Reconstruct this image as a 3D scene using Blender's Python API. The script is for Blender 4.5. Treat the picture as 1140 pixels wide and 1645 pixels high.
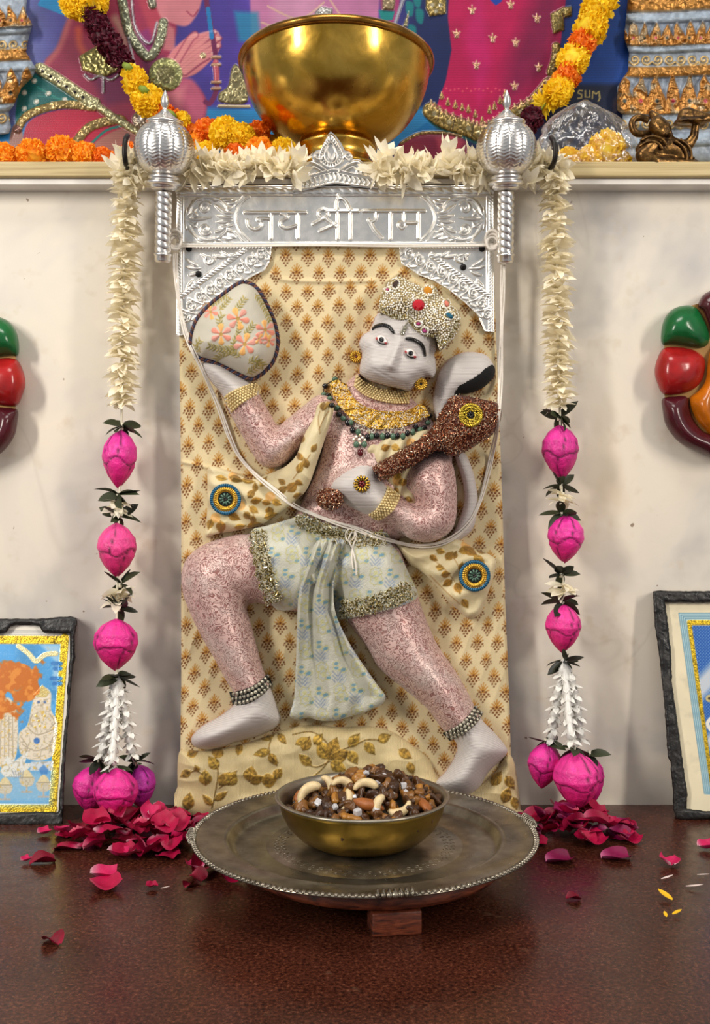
import bpy, math, random
import numpy as np
from mathutils import Vector, Matrix, Quaternion
for _o in list(bpy.data.objects): bpy.data.objects.remove(_o)
SC = bpy.context.scene; COL = SC.collection
random.seed(7); RNG = np.random.default_rng(7)
# ---------------------------------------------------------------- camera, world, lamps, exposure
F, D, HC, CX, CY = 1600.0, 1.143, 0.336, 570.0, 822.5      # focal (px), camera to wall, camera height, image centre
cam_d = bpy.data.cameras.new('camera'); cam = bpy.data.objects.new('camera', cam_d); COL.objects.link(cam)
cam.location = (0, -D, HC); cam.rotation_euler = (math.pi/2, 0, 0)
cam_d.sensor_fit = 'VERTICAL'; cam_d.sensor_height = 36; cam_d.lens = 36*F/1645; cam_d.clip_start = .01
SC.camera = cam
SC.view_settings.view_transform = 'Standard'; SC.view_settings.look = 'None'
SC.view_settings.exposure = 0.0; SC.view_settings.gamma = 1; SC.view_settings.use_curve_mapping = False
w = bpy.data.worlds.new('world'); SC.world = w; w.use_nodes = True
w.node_tree.nodes['Background'].inputs[0].default_value = (.93, .96, 1, 1)
w.node_tree.nodes['Background'].inputs[1].default_value = .36
def area(name, loc, aim, sx, sy, power, col):
    l = bpy.data.lights.new(name, 'AREA'); l.shape = 'RECTANGLE'; l.size = sx; l.size_y = sy; l.energy = power; l.color = col
    o = bpy.data.objects.new(name, l); COL.objects.link(o); o.location = loc
    o.rotation_euler = (Vector(aim)-Vector(loc)).to_track_quat('-Z', 'Y').to_euler(); return o
area('window_light_left', (-1.55, -1.60, 1.22), (0, 0, .45), .20, 1.0, 38, (1, .93, .84))
area('window_light_right', (1.65, -1.65, 1.28), (0, 0, .45), .20, 1.0, 27, (1, .91, .80))
area('overhead_fill', (0, -.9, 2.3), (0, -.1, .4), .9, .5, 17, (1, .95, .88))  # large soft fill light added overhead, no real fitting
# ---------------------------------------------------------------- helpers
def lin(c):
    c = np.asarray(c, float)
    return np.where(c <= .04045, c/12.92, ((c+.055)/1.055)**2.4)
def rgb(*c): return np.array(c, float)/255
def W(px, py, d):                                   # photograph pixel + distance in front of the wall -> world
    px, py, d = np.broadcast_arrays(np.asarray(px, float), np.asarray(py, float), np.asarray(d, float))
    k = (D-d)/F
    return np.stack([(px-CX)*k, -d, HC+(CY-py)*k], -1)
def FL(px, py, z=0.0):                              # point of a level z seen at that pixel
    dist = (HC-z)*F/(py-CY)
    return Vector(((px-CX)/F*dist, -(D-dist), z))
WLOC = {}
def link(o, parent=None, wl=(0, 0, 0)):
    COL.objects.link(o); WLOC[o.name] = Vector(wl)
    if parent is not None:
        o.parent = parent; o.location = Vector(wl)-WLOC[parent.name]
    else: o.location = wl
    return o
def tag(o, label=None, cat=None, group=None, kind=None):
    if label: o['label'] = label
    if cat: o['category'] = cat
    if group: o['group'] = group
    if kind: o['kind'] = kind
    return o
def thing(name, label, cat, loc, group=None):
    return tag(link(bpy.data.objects.new(name, None), None, loc), label, cat, group)
def raw_mesh(name, V, faces, mats=None, smooth=True, col=None, met=None, mi=None, sharp=None):
    """faces: list of int arrays (n,k)"""
    m = bpy.data.meshes.new(name); V = np.asarray(V, np.float32)
    fl = [np.asarray(f, np.int32) for f in faces if len(f)]
    m.vertices.add(len(V)); m.vertices.foreach_set('co', V.ravel())
    tot = np.concatenate([np.full(len(f), f.shape[1], np.int32) for f in fl])
    idx = np.concatenate([f.ravel() for f in fl])
    m.loops.add(len(idx)); m.loops.foreach_set('vertex_index', idx)
    m.polygons.add(len(tot)); st = np.concatenate([[0], np.cumsum(tot)[:-1]]).astype(np.int32)
    m.polygons.foreach_set('loop_start', st); m.polygons.foreach_set('loop_total', tot)
    if mi is not None: m.polygons.foreach_set('material_index', np.asarray(mi, np.int32))
    m.update(calc_edges=True)
    m.polygons.foreach_set('use_smooth', np.full(len(tot), bool(smooth)))
    if col is not None:
        a = m.attributes.new('Col', 'FLOAT_COLOR', 'POINT')
        c = np.ones((len(V), 4), np.float32); c[:, :3] = lin(col); a.data.foreach_set('color', c.ravel())
    if met is not None:
        a = m.attributes.new('Met', 'FLOAT', 'POINT'); a.data.foreach_set('value', np.asarray(met, np.float32))
    for x in (mats if isinstance(mats, (list, tuple)) else [mats]):
        if x is not None: m.materials.append(x)
    m.update(); m.validate(); return m
def add(name, V, faces, mat, parent=None, smooth=True, col=None, kind=None, met=None, mi=None, label=None, loc=None):
    V = np.asarray(V, float); c = (V.min(0)+V.max(0))/2 if loc is None else np.asarray(loc, float)
    o = bpy.data.objects.new(name, raw_mesh(name, V-c, faces, mat, smooth, col, met, mi))
    link(o, parent, c)
    return tag(o, label, None, None, kind)
def inst(name, mesh, parent, loc, rot=None, scale=1.0):
    o = bpy.data.objects.new(name, mesh); link(o, parent, loc)
    if rot is not None: o.rotation_euler = rot.to_euler() if hasattr(rot, 'to_euler') else rot
    o.scale = (scale,)*3 if np.isscalar(scale) else scale
    return o
# --- primitive shapes -> (V, faces)
def box(x0, x1, y0, y1, z0, z1):
    V = [(x, y, z) for z in (z0, z1) for y in (y0, y1) for x in (x0, x1)]
    return np.array(V, float), [np.array([(0, 2, 3, 1), (4, 5, 7, 6), (0, 1, 5, 4), (2, 6, 7, 3), (0, 4, 6, 2), (1, 3, 7, 5)])]
def bbox(x0, x1, y0, y1, z0, z1, b=.002):           # box with chamfered edges
    import bmesh
    bm = bmesh.new(); V, f = box(x0, x1, y0, y1, z0, z1)
    vs = [bm.verts.new(v) for v in V]
    for q in f[0]: bm.faces.new([vs[i] for i in q])
    bmesh.ops.bevel(bm, geom=list(bm.edges), offset=b, segments=2, affect='EDGES', profile=.5)
    bm.verts.ensure_lookup_table(); bm.verts.index_update()
    V = np.array([v.co[:] for v in bm.verts]); by = {}
    for q in bm.faces: by.setdefault(len(q.verts), []).append([v.index for v in q.verts])
    bm.free(); return V, [np.array(x) for x in by.values()]
def grid_faces(n, m, wrap_m=True, wrap_n=False):
    i = np.arange(n if wrap_n else n-1); j = np.arange(m if wrap_m else m-1)
    I, J = np.meshgrid(i, j, indexing='ij'); I2, J2 = (I+1) % n, (J+1) % m
    return np.stack([I*m+J, I*m+J2, I2*m+J2, I2*m+J], -1).reshape(-1, 4)
def lathe(prof, seg=48, disp=None):                 # prof: (r,z) pairs; disp(theta,k)->dr factor
    P = np.asarray(prof, float); th = np.arange(seg)*2*math.pi/seg
    R = P[:, 0][:, None]*np.ones(seg); Z = P[:, 1][:, None]*np.ones(seg)
    if disp is not None: R = R+disp(th[None, :], np.arange(len(P))[:, None], P)
    V = np.stack([R*np.cos(th), R*np.sin(th), Z], -1).reshape(-1, 3)
    return V, [grid_faces(len(P), seg)]
def tube(P, r, seg=8, caps=True):
    P = np.asarray(P, float); n = len(P); r = np.broadcast_to(np.asarray(r, float), (n,))
    T = np.gradient(P, axis=0); T /= np.linalg.norm(T, axis=1)[:, None]+1e-12
    up = np.array([0.0, 0, 1]) if abs(T[0][2]) < .9 else np.array([1.0, 0, 0])
    N = np.cross(T[0], up); N /= np.linalg.norm(N); Ns = []
    for t in T:
        N = N-t*np.dot(N, t); N /= np.linalg.norm(N)+1e-12; Ns.append(N)
    Ns = np.array(Ns); B = np.cross(T, Ns); th = np.arange(seg)*2*math.pi/seg
    V = P[:, None]+r[:, None, None]*(Ns[:, None]*np.cos(th)[None, :, None]+B[:, None]*np.sin(th)[None, :, None])
    V = V.reshape(-1, 3); f = [grid_faces(n, seg)]
    if caps: f.append(np.array([np.arange(seg)[::-1], (n-1)*seg+np.arange(seg)]))
    return V, f
def ball(n=6, m=10):
    th = np.linspace(0.0, math.pi, n+1); ph = np.arange(m)*2*math.pi/m
    V = np.stack([np.sin(th)[:, None]*np.cos(ph), np.sin(th)[:, None]*np.sin(ph), np.cos(th)[:, None]*np.ones(m)], -1).reshape(-1, 3)
    return V, [grid_faces(n+1, m)]
def join(parts):
    Vs, by, off = [], {}, 0
    for V, f in parts:
        Vs.append(V)
        for a in f: by.setdefault(a.shape[1], []).append(np.asarray(a)+off)
        off += len(V)
    return np.concatenate(Vs), [np.concatenate(x) for x in by.values()]
def stamp(shape, M):                                # copies of a small shape under 4x4 matrices (n,4,4), as one mesh
    V, f = shape; M = np.asarray(M); n = len(M); k = len(V)
    Vh = np.concatenate([V, np.ones((k, 1))], 1)
    VV = np.einsum('nij,kj->nki', M[:, :3, :], Vh).reshape(-1, 3)
    off = (np.arange(n)*k)[:, None, None]
    return VV, [(np.asarray(a)[None]+off).reshape(-1, a.shape[1]) for a in f]
def mats(L, R=None, S=1.0):                         # locations (n,3), rotations list, scales (n,3)
    L = np.asarray(L, float); n = len(L); M = np.zeros((n, 4, 4)); M[:, 3, 3] = 1; M[:, :3, 3] = L
    S = np.broadcast_to(np.asarray(S, float).reshape(-1, 1) if np.ndim(S) < 2 else np.asarray(S, float), (n, 3))
    if R is None: R = np.broadcast_to(np.eye(3), (n, 3, 3))
    M[:, :3, :3] = np.asarray(R)*S[:, None, :]; return M
def rrot(n):
    q = RNG.normal(size=(n, 4)); q /= np.linalg.norm(q, axis=1)[:, None]; a, b, c, d = q.T
    return np.stack([np.stack([1-2*(c*c+d*d), 2*(b*c-a*d), 2*(b*d+a*c)], -1), np.stack([2*(b*c+a*d), 1-2*(b*b+d*d), 2*(c*d-a*b)], -1),
                     np.stack([2*(b*d-a*c), 2*(c*d+a*b), 1-2*(b*b+c*c)], -1)], 1)
def rot_y(a):                                       # in-plane turns as seen from the front (n,3,3)
    a = np.asarray(a, float); c, s, z, o = np.cos(a), np.sin(a), np.zeros_like(a), np.ones_like(a)
    return np.stack([np.stack([c, z, s], -1), np.stack([z, o, z], -1), np.stack([-s, z, c], -1)], 1)
# --- 2-D tools in the picture plane
def spl(pts, closed=True, n=6):
    P = np.asarray(pts, float); m = len(P); out = []
    for i in range(m if closed else m-1):
        g = (lambda k: P[k % m]) if closed else (lambda k: P[min(max(k, 0), m-1)])
        a, b, c, d = g(i-1), g(i), g(i+1), g(i+2)
        for t in np.arange(n)/n:
            out.append(.5*(2*b+(c-a)*t+(2*a-5*b+4*c-d)*t*t+(3*b-a-3*c+d)*t**3))
    if not closed: out.append(P[-1])
    return np.array(out)
def evenly(P, step, off=.5):
    P = np.asarray(P, float); s = np.concatenate([[0], np.cumsum(np.linalg.norm(np.diff(P, axis=0), axis=1))])
    t = np.arange(step*off, s[-1], step); Q = np.stack([np.interp(t, s, P[:, k]) for k in range(P.shape[1])], -1)
    e = min(step, 2.0)*.5; Q2 = np.stack([np.interp(t+e, s, P[:, k]) for k in range(P.shape[1])], -1); Q1 = np.stack([np.interp(t-e, s, P[:, k]) for k in range(P.shape[1])], -1)
    dv = Q2-Q1
    return Q, np.arctan2(dv[:, 1], dv[:, 0])
def sdp(X, Y, pts):
    P = np.asarray(pts, float); d2 = np.full(X.shape, 1e12); ins = np.zeros(X.shape, bool)
    for (ax, ay), (bx, by) in zip(P, np.roll(P, -1, 0)):
        ex, ey = bx-ax, by-ay; wx, wy = X-ax, Y-ay
        t = np.clip((wx*ex+wy*ey)/(ex*ex+ey*ey+1e-12), 0, 1)
        np.minimum(d2, (wx-ex*t)**2+(wy-ey*t)**2, out=d2)
        if ay != by: ins ^= ((ay > Y) != (by > Y)) & (X < ex*(Y-ay)/(by-ay)+ax)
    d = np.sqrt(d2); return np.where(ins, -d, d)
def dln(X, Y, pts, w=None):                         # distance to a polyline (minus its half width when w is given)
    P = np.asarray(pts, float); best = np.full(X.shape, 1e9)
    w = None if w is None else np.broadcast_to(np.asarray(w, float), (len(P),))
    for i in range(len(P)-1):
        (ax, ay), (bx, by) = P[i], P[i+1]; ex, ey = bx-ax, by-ay; wx, wy = X-ax, Y-ay
        t = np.clip((wx*ex+wy*ey)/(ex*ex+ey*ey+1e-12), 0, 1); d = np.hypot(wx-ex*t, wy-ey*t)
        if w is not None: d = d-(w[i]*(1-t)+w[i+1]*t)
        np.minimum(best, d, out=best)
    return best
def vnoise(X, Y, s, seed=0):                        # smooth value noise, cell size s, 0..1
    g = np.random.default_rng(seed).random((97, 97)); x, y = X/s+31.7, Y/s+17.3
    xi, yi = np.floor(x).astype(int), np.floor(y).astype(int); fx, fy = x-xi, y-yi; fx, fy = fx*fx*(3-2*fx), fy*fy*(3-2*fy)
    a, b, c, d = g[yi % 97, xi % 97], g[yi % 97, (xi+1) % 97], g[(yi+1) % 97, xi % 97], g[(yi+1) % 97, (xi+1) % 97]
    return (a*(1-fx)+b*fx)*(1-fy)+(c*(1-fx)+d*fx)*fy
def fbm(X, Y, s, seed=0, o=3): return sum(vnoise(X, Y, s/2**k, seed+k)/2**k for k in range(o))/sum(1/2**k for k in range(o))
def infl(sd, R, H):
    t = np.clip(-sd/R, 0, 1); return H*np.sqrt(np.maximum(1-(1-t)**2, 0))
class Grid:
    def __init__(s, x0, y0, x1, y1, step, col=(128, 128, 128)):
        s.x = np.arange(x0, x1+step*.5, step); s.y = np.arange(y0, y1+step*.5, step); s.st = step
        s.X, s.Y = np.meshgrid(s.x, s.y); s.C = np.ones(s.X.shape+(3,))*rgb(*col); s.h = np.zeros(s.X.shape); s.met = np.zeros(s.X.shape)
    def sub(s, pts, pad):
        P = np.asarray(pts, float); a, b = P.min(0)-pad, P.max(0)+pad
        i0, i1 = np.searchsorted(s.y, (a[1], b[1])); j0, j1 = np.searchsorted(s.x, (a[0], b[0]))
        return slice(max(i0-1, 0), i1+1), slice(max(j0-1, 0), j1+1)
    def paint(s, sl, wgt, col):
        c = np.asarray(col, float)
        if c.ndim == 1: c = c/255
        s.C[sl] = s.C[sl]*(1-wgt[..., None])+c*wgt[..., None]
    def poly(s, pts, col, a=1, soft=1.2, h=0, smooth=False, met=None, R=6):
        if smooth: pts = spl(pts)
        sl = s.sub(pts, soft+2); sd = sdp(s.X[sl], s.Y[sl], pts); wg = np.clip(.5-sd/soft, 0, 1)*a
        if col is not None: s.paint(sl, wg, col)
        if h: s.h[sl] += infl(sd, R, h)
        if met is not None: s.met[sl] = s.met[sl]*(1-wg)+met*wg
    def line(s, pts, w, col, a=1, soft=1.0, h=0, met=None):
        sl = s.sub(pts, np.max(w)+soft+2); d = dln(s.X[sl], s.Y[sl], pts, np.asarray(w)*.5); wg = np.clip(.5-d/soft, 0, 1)*a
        if col is not None: s.paint(sl, wg, col)
        if h: s.h[sl] = np.maximum(s.h[sl], infl(d, np.max(w)*.5, h))
        if met is not None: s.met[sl] = s.met[sl]*(1-wg)+met*wg
    def disk(s, x, y, r, col, a=1, h=0, met=None): s.line([(x, y), (x+.01, y)], 2*r, col, a, 1.0, h, met)
HMS = 2.0; HM = np.full((830, 580), -1.0)           # front surface so far: depth at every second pixel
def hm_put(X, Y, d, ok):
    i = np.clip(np.round(Y[ok]/HMS).astype(int), 0, 829); j = np.clip(np.round(X[ok]/HMS).astype(int), 0, 579)
    np.maximum.at(HM, (i, j), d[ok])
def hm(px, py, r=1):
    i = np.clip(np.round(np.asarray(py)/HMS).astype(int), r, 829-r); j = np.clip(np.round(np.asarray(px)/HMS).astype(int), r, 579-r)
    return np.mean([HM[i+a, j+b] for a in range(-r, r+1) for b in range(-r, r+1)], axis=0)
def relief(name, G, sd, d, back, mat, parent=None, color=True, met=False, region=None, put=True, kind=None, label=None, smooth=True):
    """surface of depth d over the area sd<0 of grid G, closed down to depth 'back' round its rim"""
    X, Y = G.X, G.Y; ny, nx = X.shape; ins = sd < 0; N = ny*nx
    d = np.broadcast_to(d, X.shape); back = np.broadcast_to(back, X.shape)
    A = [X.ravel(), Y.ravel(), d.ravel(), back.ravel()]
    if color: A += [G.C[..., k].ravel() for k in range(3)]
    if met: A.append(G.met.ravel())
    A = np.stack(A, -1); s = sd.ravel(); idx = np.arange(N).reshape(ny, nx)
    def edge(a, b):
        t = np.clip(s[a]/(s[a]-s[b]+1e-12), .02, .98)[:, None]; r = A[a]*(1-t)+A[b]*t
        inn = np.where((s[a] < 0)[:, None], A[a], A[b]); r[:, 3:] = inn[:, 3:]; return r
    ha, hb = idx[:, :-1].ravel(), idx[:, 1:].ravel(); va, vb = idx[:-1].ravel(), idx[1:].ravel()
    hx = (s[ha] < 0) != (s[hb] < 0); vx = (s[va] < 0) != (s[vb] < 0)
    vid = np.full(N, -1); inn = s < 0; vid[inn] = np.arange(inn.sum()); n0 = inn.sum()
    hid = np.full(len(ha), -1); hid[hx] = n0+np.arange(hx.sum()); n1 = n0+hx.sum()
    wid = np.full(len(va), -1); wid[vx] = n1+np.arange(vx.sum())
    P = np.concatenate([A[inn], edge(ha[hx], hb[hx]), edge(va[vx], vb[vx])])
    hid = hid.reshape(ny, nx-1); wid = wid.reshape(ny-1, nx); vid = vid.reshape(ny, nx)
    case = ins[:-1, :-1]*1+ins[:-1, 1:]*2+ins[1:, 1:]*4+ins[1:, :-1]*8
    faces, segs, reg = [], [], []
    for c in range(1, 16):
        I, J = np.nonzero(case == c)
        if not len(I): continue
        cor = [vid[I, J], vid[I, J+1], vid[I+1, J+1], vid[I+1, J]]; edg = [hid[I, J], wid[I, J+1], hid[I+1, J], wid[I, J]]
        pl = []
        for k in range(4):
            if c >> k & 1: pl.append((0, cor[k]))
            if (c >> k & 1) != (c >> ((k+1) % 4) & 1): pl.append((1, edg[k]))
        faces.append(np.stack([p[1] for p in pl][::-1], -1))
        if region is not None: reg.append(region[I, J])
        for p, q in zip(pl, pl[1:]+pl[:1]):
            if p[0] and q[0]: segs.append(np.stack([p[1], q[1]], -1))
    V = W(P[:, 0], P[:, 1], P[:, 2]); col = P[:, 4:7] if color else None; mt = P[:, 7 if color else 4] if met else None
    if segs:
        S = np.concatenate(segs); u = np.unique(S); mp = np.full(len(P), -1); mp[u] = np.arange(len(u)); k = len(V); m = len(u)
        V = np.concatenate([V, V[u], W(P[u, 0], P[u, 1], P[u, 3])])
        sk = np.stack([k+mp[S[:, 0]], k+mp[S[:, 1]], k+m+mp[S[:, 1]], k+m+mp[S[:, 0]]], -1)
        faces.append(sk)
        if col is not None: col = np.concatenate([col, col[u], col[u]])
        if mt is not None: mt = np.concatenate([mt, mt[u], mt[u]])
        if region is not None: reg.append(np.zeros(len(sk), int))
    # faces of one size must be grouped with their regions
    if put: hm_put(X, Y, d, ins)
    return add(name, V, faces, mat, parent, smooth, col, kind, mt, np.concatenate(reg) if region is not None else None, label)
# --- materials
class NT:
    def __init__(s, name):
        s.m = bpy.data.materials.new(name); s.m.use_nodes = True; s.t = s.m.node_tree; s.b = s.t.nodes['Principled BSDF']; s.out = s.t.nodes['Material Output']
        s._c = None
    def n(s, typ, **kw):
        x = s.t.nodes.new(typ)
        for k, v in kw.items():
            if k.startswith('_'): setattr(x, k[1:], v)
            else: s.put(x.inputs[k.replace('__', ' ')], v)
        return x
    def put(s, sock, v):
        if isinstance(v, bpy.types.NodeSocket): s.t.links.new(v, sock)
        else: sock.default_value = v
    def coord(s):
        if s._c is None: s._c = s.n('ShaderNodeTexCoord').outputs['Object']
        return s._c
    def noise(s, scale, detail=3, dist=0, rough=.55, vec=None):
        x = s.n('ShaderNodeTexNoise', Scale=scale, Detail=detail, Distortion=dist, Roughness=rough); s.put(x.inputs['Vector'], vec or s.coord()); return x.outputs['Fac']
    def voro(s, scale, feature='F1', out='Distance', vec=None):
        x = s.n('ShaderNodeTexVoronoi', Scale=scale); x.feature = feature; s.put(x.inputs['Vector'], vec or s.coord()); return x.outputs[out]
    def ramp(s, fac, stops, interp='LINEAR'):
        x = s.n('ShaderNodeValToRGB', Fac=fac); x.color_ramp.interpolation = interp; e = x.color_ramp.elements
        while len(e) < len(stops): e.new(.5)
        for q, (p, c) in zip(e, stops):
            q.position = p; q.color = tuple(lin(rgb(*c)))+(1,) if np.ndim(c) else (c, c, c, 1)
        return x.outputs['Color']
    def mix(s, fac, a, b, mode='MIX'):
        x = s.n('ShaderNodeMix'); x.data_type = 'RGBA'; x.blend_type = mode
        s.put(x.inputs[0], fac); s.put(x.inputs[6], a); s.put(x.inputs[7], b); return x.outputs[2]
    def math(s, op, a, b=0.0):
        x = s.n('ShaderNodeMath'); x.operation = op; s.put(x.inputs[0], a); s.put(x.inputs[1], b); return x.outputs[0]
    def bump(s, h, strength=.3, dist=.001):
        x = s.n('ShaderNodeBump', Strength=strength, Distance=dist, Height=h); s.put(s.b.inputs['Normal'], x.outputs[0]); return x
    def attr(s, name='Col', out='Color'):
        x = s.n('ShaderNodeAttribute'); x.attribute_name = name; return x.outputs[out]
    def set(s, **kw):
        for k, v in kw.items(): s.put(s.b.inputs[k.replace('__', ' ')], v)
        return s
def L4(c): return tuple(lin(rgb(*c)))+(1,)
def simple(name, c, rough=.5, metal=0, var=.12, vs=60, bump=0, bs=200, bd=.0006, attr=False, spec=.5, **kw):
    t = NT(name); base = t.attr() if attr else L4(c)
    if var:
        f = t.ramp(t.noise(vs, 4), [(.3, 1-var), (.7, 1+0*var)])
        base = t.mix(1.0, base, f, 'MULTIPLY')
    t.set(Base__Color=base, Roughness=rough, Metallic=metal); t.b.inputs['Specular IOR Level'].default_value = spec
    if bump: t.bump(t.noise(bs, 4), bump, bd)
    t.set(**kw); return t.m
# ---------------------------------------------------------------- setting
def struct(name, VF, mat, smooth=False, col=None): return tag(add(name, *VF, mat, None, smooth, col), kind='structure')
t = NT('marble_wall'); n1 = t.noise(5.5, 4, .4); n2 = t.noise(38, 3); n3 = t.noise(300, 2)
c = t.ramp(n1, [(.30, (182, 178, 174)), (.47, (216, 208, 195)), (.62, (225, 215, 198)), (.8, (210, 193, 166))])
c = t.mix(t.ramp(n2, [(.60, 0), (.78, .35)]), c, L4((190, 170, 140)))
spots = t.ramp(t.noise(70, 2), [(.735, 0), (.76, .8)]); c = t.mix(spots, c, L4((120, 95, 70)))
cr = t.math('ABSOLUTE', t.math('SUBTRACT', t.noise(1.3, 4, .6), .5)); c = t.mix(t.ramp(cr, [(0, .13), (.0012, 0)]), c, L4((150, 140, 125)))
t.set(Base__Color=c, Roughness=.42); t.b.inputs['Specular IOR Level'].default_value = .35; t.bump(n3, .12, .0005); M_wall = t.m
t = NT('brown_granite'); a = t.noise(12, 3); b = t.noise(330, 3, 0, .7); g = t.voro(420)
c = t.ramp(b, [(.30, (20, 8, 6)), (.48, (68, 32, 22)), (.60, (92, 48, 33)), (.75, (132, 84, 62))])
c = t.mix(1.0, c, t.ramp(a, [(.3, .62), (.7, 1.0)]), 'MULTIPLY')
c = t.mix(t.ramp(g, [(.05, .6), (.16, 0)]), c, L4((38, 16, 10)))
c = t.mix(t.ramp(t.noise(46, 5), [(.66, 0), (.80, .4)]), c, L4((142, 110, 88)))
t.set(Base__Color=c, Roughness=t.ramp(t.noise(55, 4), [(.3, .20), (.7, .34)])); t.b.inputs['Specular IOR Level'].default_value = .34; t.bump(b, .10, .0004); M_floor = t.m
t = NT('pale_wood_edging'); mp = t.n('ShaderNodeMapping', Vector=t.coord()); mp.inputs['Scale'].default_value = (3, 40, 160)
c = t.ramp(t.noise(2.2, 4, .6, vec=mp.outputs[0]), [(.3, (156, 134, 90)), (.55, (186, 166, 118)), (.7, (196, 178, 134))])
t.set(Base__Color=c, Roughness=.5); M_edge = t.m
M_strip = simple('marble_strip', (236, 231, 224), .5, var=.18, vs=30)
XW = .95
zw = float(W(0, 296, .024)[2]); zs = float(W(0, 283.5, .03)[2]); zt = float(W(0, 259, .03)[2]); ZSH = zt
struct('wall_back', box(-XW, XW, 0, .03, -.02, zw), M_wall)
struct('trim_2', box(-XW, XW, -.024, .17, zw, zs-.0006), M_strip)
struct('trim_1', bbox(-XW, XW, -.03, .17, zs, zt, .0015), M_edge)
M_nw = simple('niche_wall_paint', (214, 208, 196), .7)
struct('wall_niche', box(-XW, XW, .165, .195, zt, 1.30), M_nw)
struct('floor', box(-XW, XW, -.95, .0, -.03, 0), M_floor)
# ---------------------------------------------------------------- printed wall poster with raised ornaments (stands at the back of the shelf)
M_print = NT('poster_print'); t = M_print
t.set(Base__Color=t.attr(), Roughness=.28, Metallic=t.math('MULTIPLY', t.attr('Met', 'Fac'), .75)); t.b.inputs['Specular IOR Level'].default_value = .4
t.bump(t.noise(700, 2), .25, .0004); M_print = t.m
def gold_field(X, Y, s, seed):                      # curled ridges, 0..1
    n = vnoise(X+3*vnoise(X, Y, s*1.4, seed+5), Y+3*vnoise(X, Y, s*1.2, seed+6), s, seed); return np.clip(1-np.abs(n-.5)*5, 0, 1)
G = Grid(-100, -30, 1240, 262, 1.5, (74, 84, 168)); X, Y = G.X, G.Y
PD = -.158
# ground colours
def blend(x0, x1, c0, c1, sl=None):
    f = np.clip((X-x0)/(x1-x0), 0, 1)[..., None]; return c0*(1-f)+c1*f
base = blend(50, 130, rgb(104, 112, 178), rgb(70, 60, 150)); base = base*(1-np.clip((X-300)/120, 0, 1))[..., None]+rgb(96, 70, 180)*np.clip((X-300)/120, 0, 1)[..., None]
f = np.clip((X-600)/70, 0, 1)[..., None]; base = base*(1-f)+rgb(28, 42, 96)*f
f = np.clip((X-880)/60, 0, 1)[..., None]; base = base*(1-f)+rgb(26, 80, 178)*f
f = (np.clip((Y-130)/10, 0, 1)*np.clip((X-860)/20, 0, 1))[..., None]; base = base*(1-f)+rgb(16, 28, 62)*f
f = (np.clip((Y-168)/10, 0, 1)*np.clip((X-300)/10, 0, 1)*np.clip((720-X)/30, 0, 1))[..., None]; base = base*(1-f)+rgb(46, 140, 205)*f
f = (np.clip((Y-218)/6, 0, 1)*np.clip((X-940)/10, 0, 1))[..., None]; base = base*(1-f)+rgb(22, 88, 182)*f
f = (np.clip((Y-195)/20, 0, 1)*np.clip((90-X)/30, 0, 1))[..., None]; base = base*(1-f)+rgb(44, 140, 214)*f
G.C[:] = base*(.94+.12*fbm(X, Y, 40, 3))[..., None]
# kneeling figure, folded hands
G.poly([(80, -30), (112, 2), (116, 30), (60, 8)], (40, 150, 215))
G.poly([(112, 28), (150, 18), (200, -30), (262, -30), (284, 40), (272, 108), (318, 140), (332, 172), (312, 214), (220, 222), (120, 168), (72, 108), (92, 76)], (166, 54, 88), smooth=True, soft=5)
G.line(spl([(112, 30), (96, 75), (74, 104)], False), [9]*13, (206, 116, 112), .7, 7)
G.line(spl([(126, 48), (128, 72), (140, 92)], False), [10]*13, (238, 110, 74), .7, 9); G.line(spl([(185, 30), (200, 62), (192, 90)], False), [13]*13, (214, 176, 150), .75, 10)
G.poly([(140, 110), (200, 112), (215, 160), (170, 170)], (120, 44, 92), .8, 12)
G.poly([(206, 60), (262, 34), (262, 66), (232, 92)], (150, 56, 120), .9, 6)
G.poly([(210, -30), (232, 26), (246, 66), (262, 36), (250, -30)], (196, 74, 92), .8, 8)
G.poly([(250, -30), (324, -30), (322, 8), (312, 30), (298, 42), (276, 37), (256, 24)], (222, 136, 146), smooth=True, soft=4); G.line(spl([(300, 18), (310, 26), (318, 16)], False), 2.5, (160, 60, 90), .8)
G.poly([(262, 34), (280, 46), (282, 84), (262, 80)], (214, 130, 136), .9, 5)
G.poly([(268, 100), (276, 82), (300, 60), (318, 54), (346, 49), (354, 62), (352, 80), (338, 98), (312, 120), (284, 124)], (230, 140, 146), smooth=True, soft=3, h=.001, R=14)
for k, (ex, ey) in enumerate([(345, 52), (353, 62), (352, 74), (345, 86)]):
    fp = spl([(288+k*3, 104+k*4), (314+k*2, 78+k*7), (ex, ey)], False); G.line(fp, np.interp(np.linspace(0, 1, len(fp)), [0, .7, 1], [13, 11, 8]), (150, 62, 92), .9, 2); G.line(fp+np.array([-.5, -1.5]), np.interp(np.linspace(0, 1, len(fp)), [0, .7, 1], [11, 8.5, 5.5]), (234, 150, 152), 1, 3, .0004); G.line([(ex-4, ey-1), (ex-1, ey)], 4, (250, 200, 196), .8, 1.5)
fp = spl([(284, 98), (296, 78), (306, 62), (313, 56)], False); G.line(fp, 13, (160, 66, 96), .8, 2); G.line(fp, 9, (236, 152, 154), 1, 3); G.disk(326, 89, 5, (196, 176, 130), h=.002, met=.5)
G.poly([(258, 142), (300, 125), (322, 146), (330, 178), (312, 204), (272, 192)], (196, 96, 128), smooth=True, soft=7); G.poly([(262, 150), (298, 138), (290, 178)], (228, 140, 150), .7, 12)
G.poly([(226, 96), (262, 90), (268, 140), (240, 150)], (90, 40, 84), .6, 9)
G.poly([(58, 118), (128, 164), (92, 166), (46, 182), (26, 206), (30, 150)], (22, 104, 104), smooth=True, soft=2)
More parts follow.
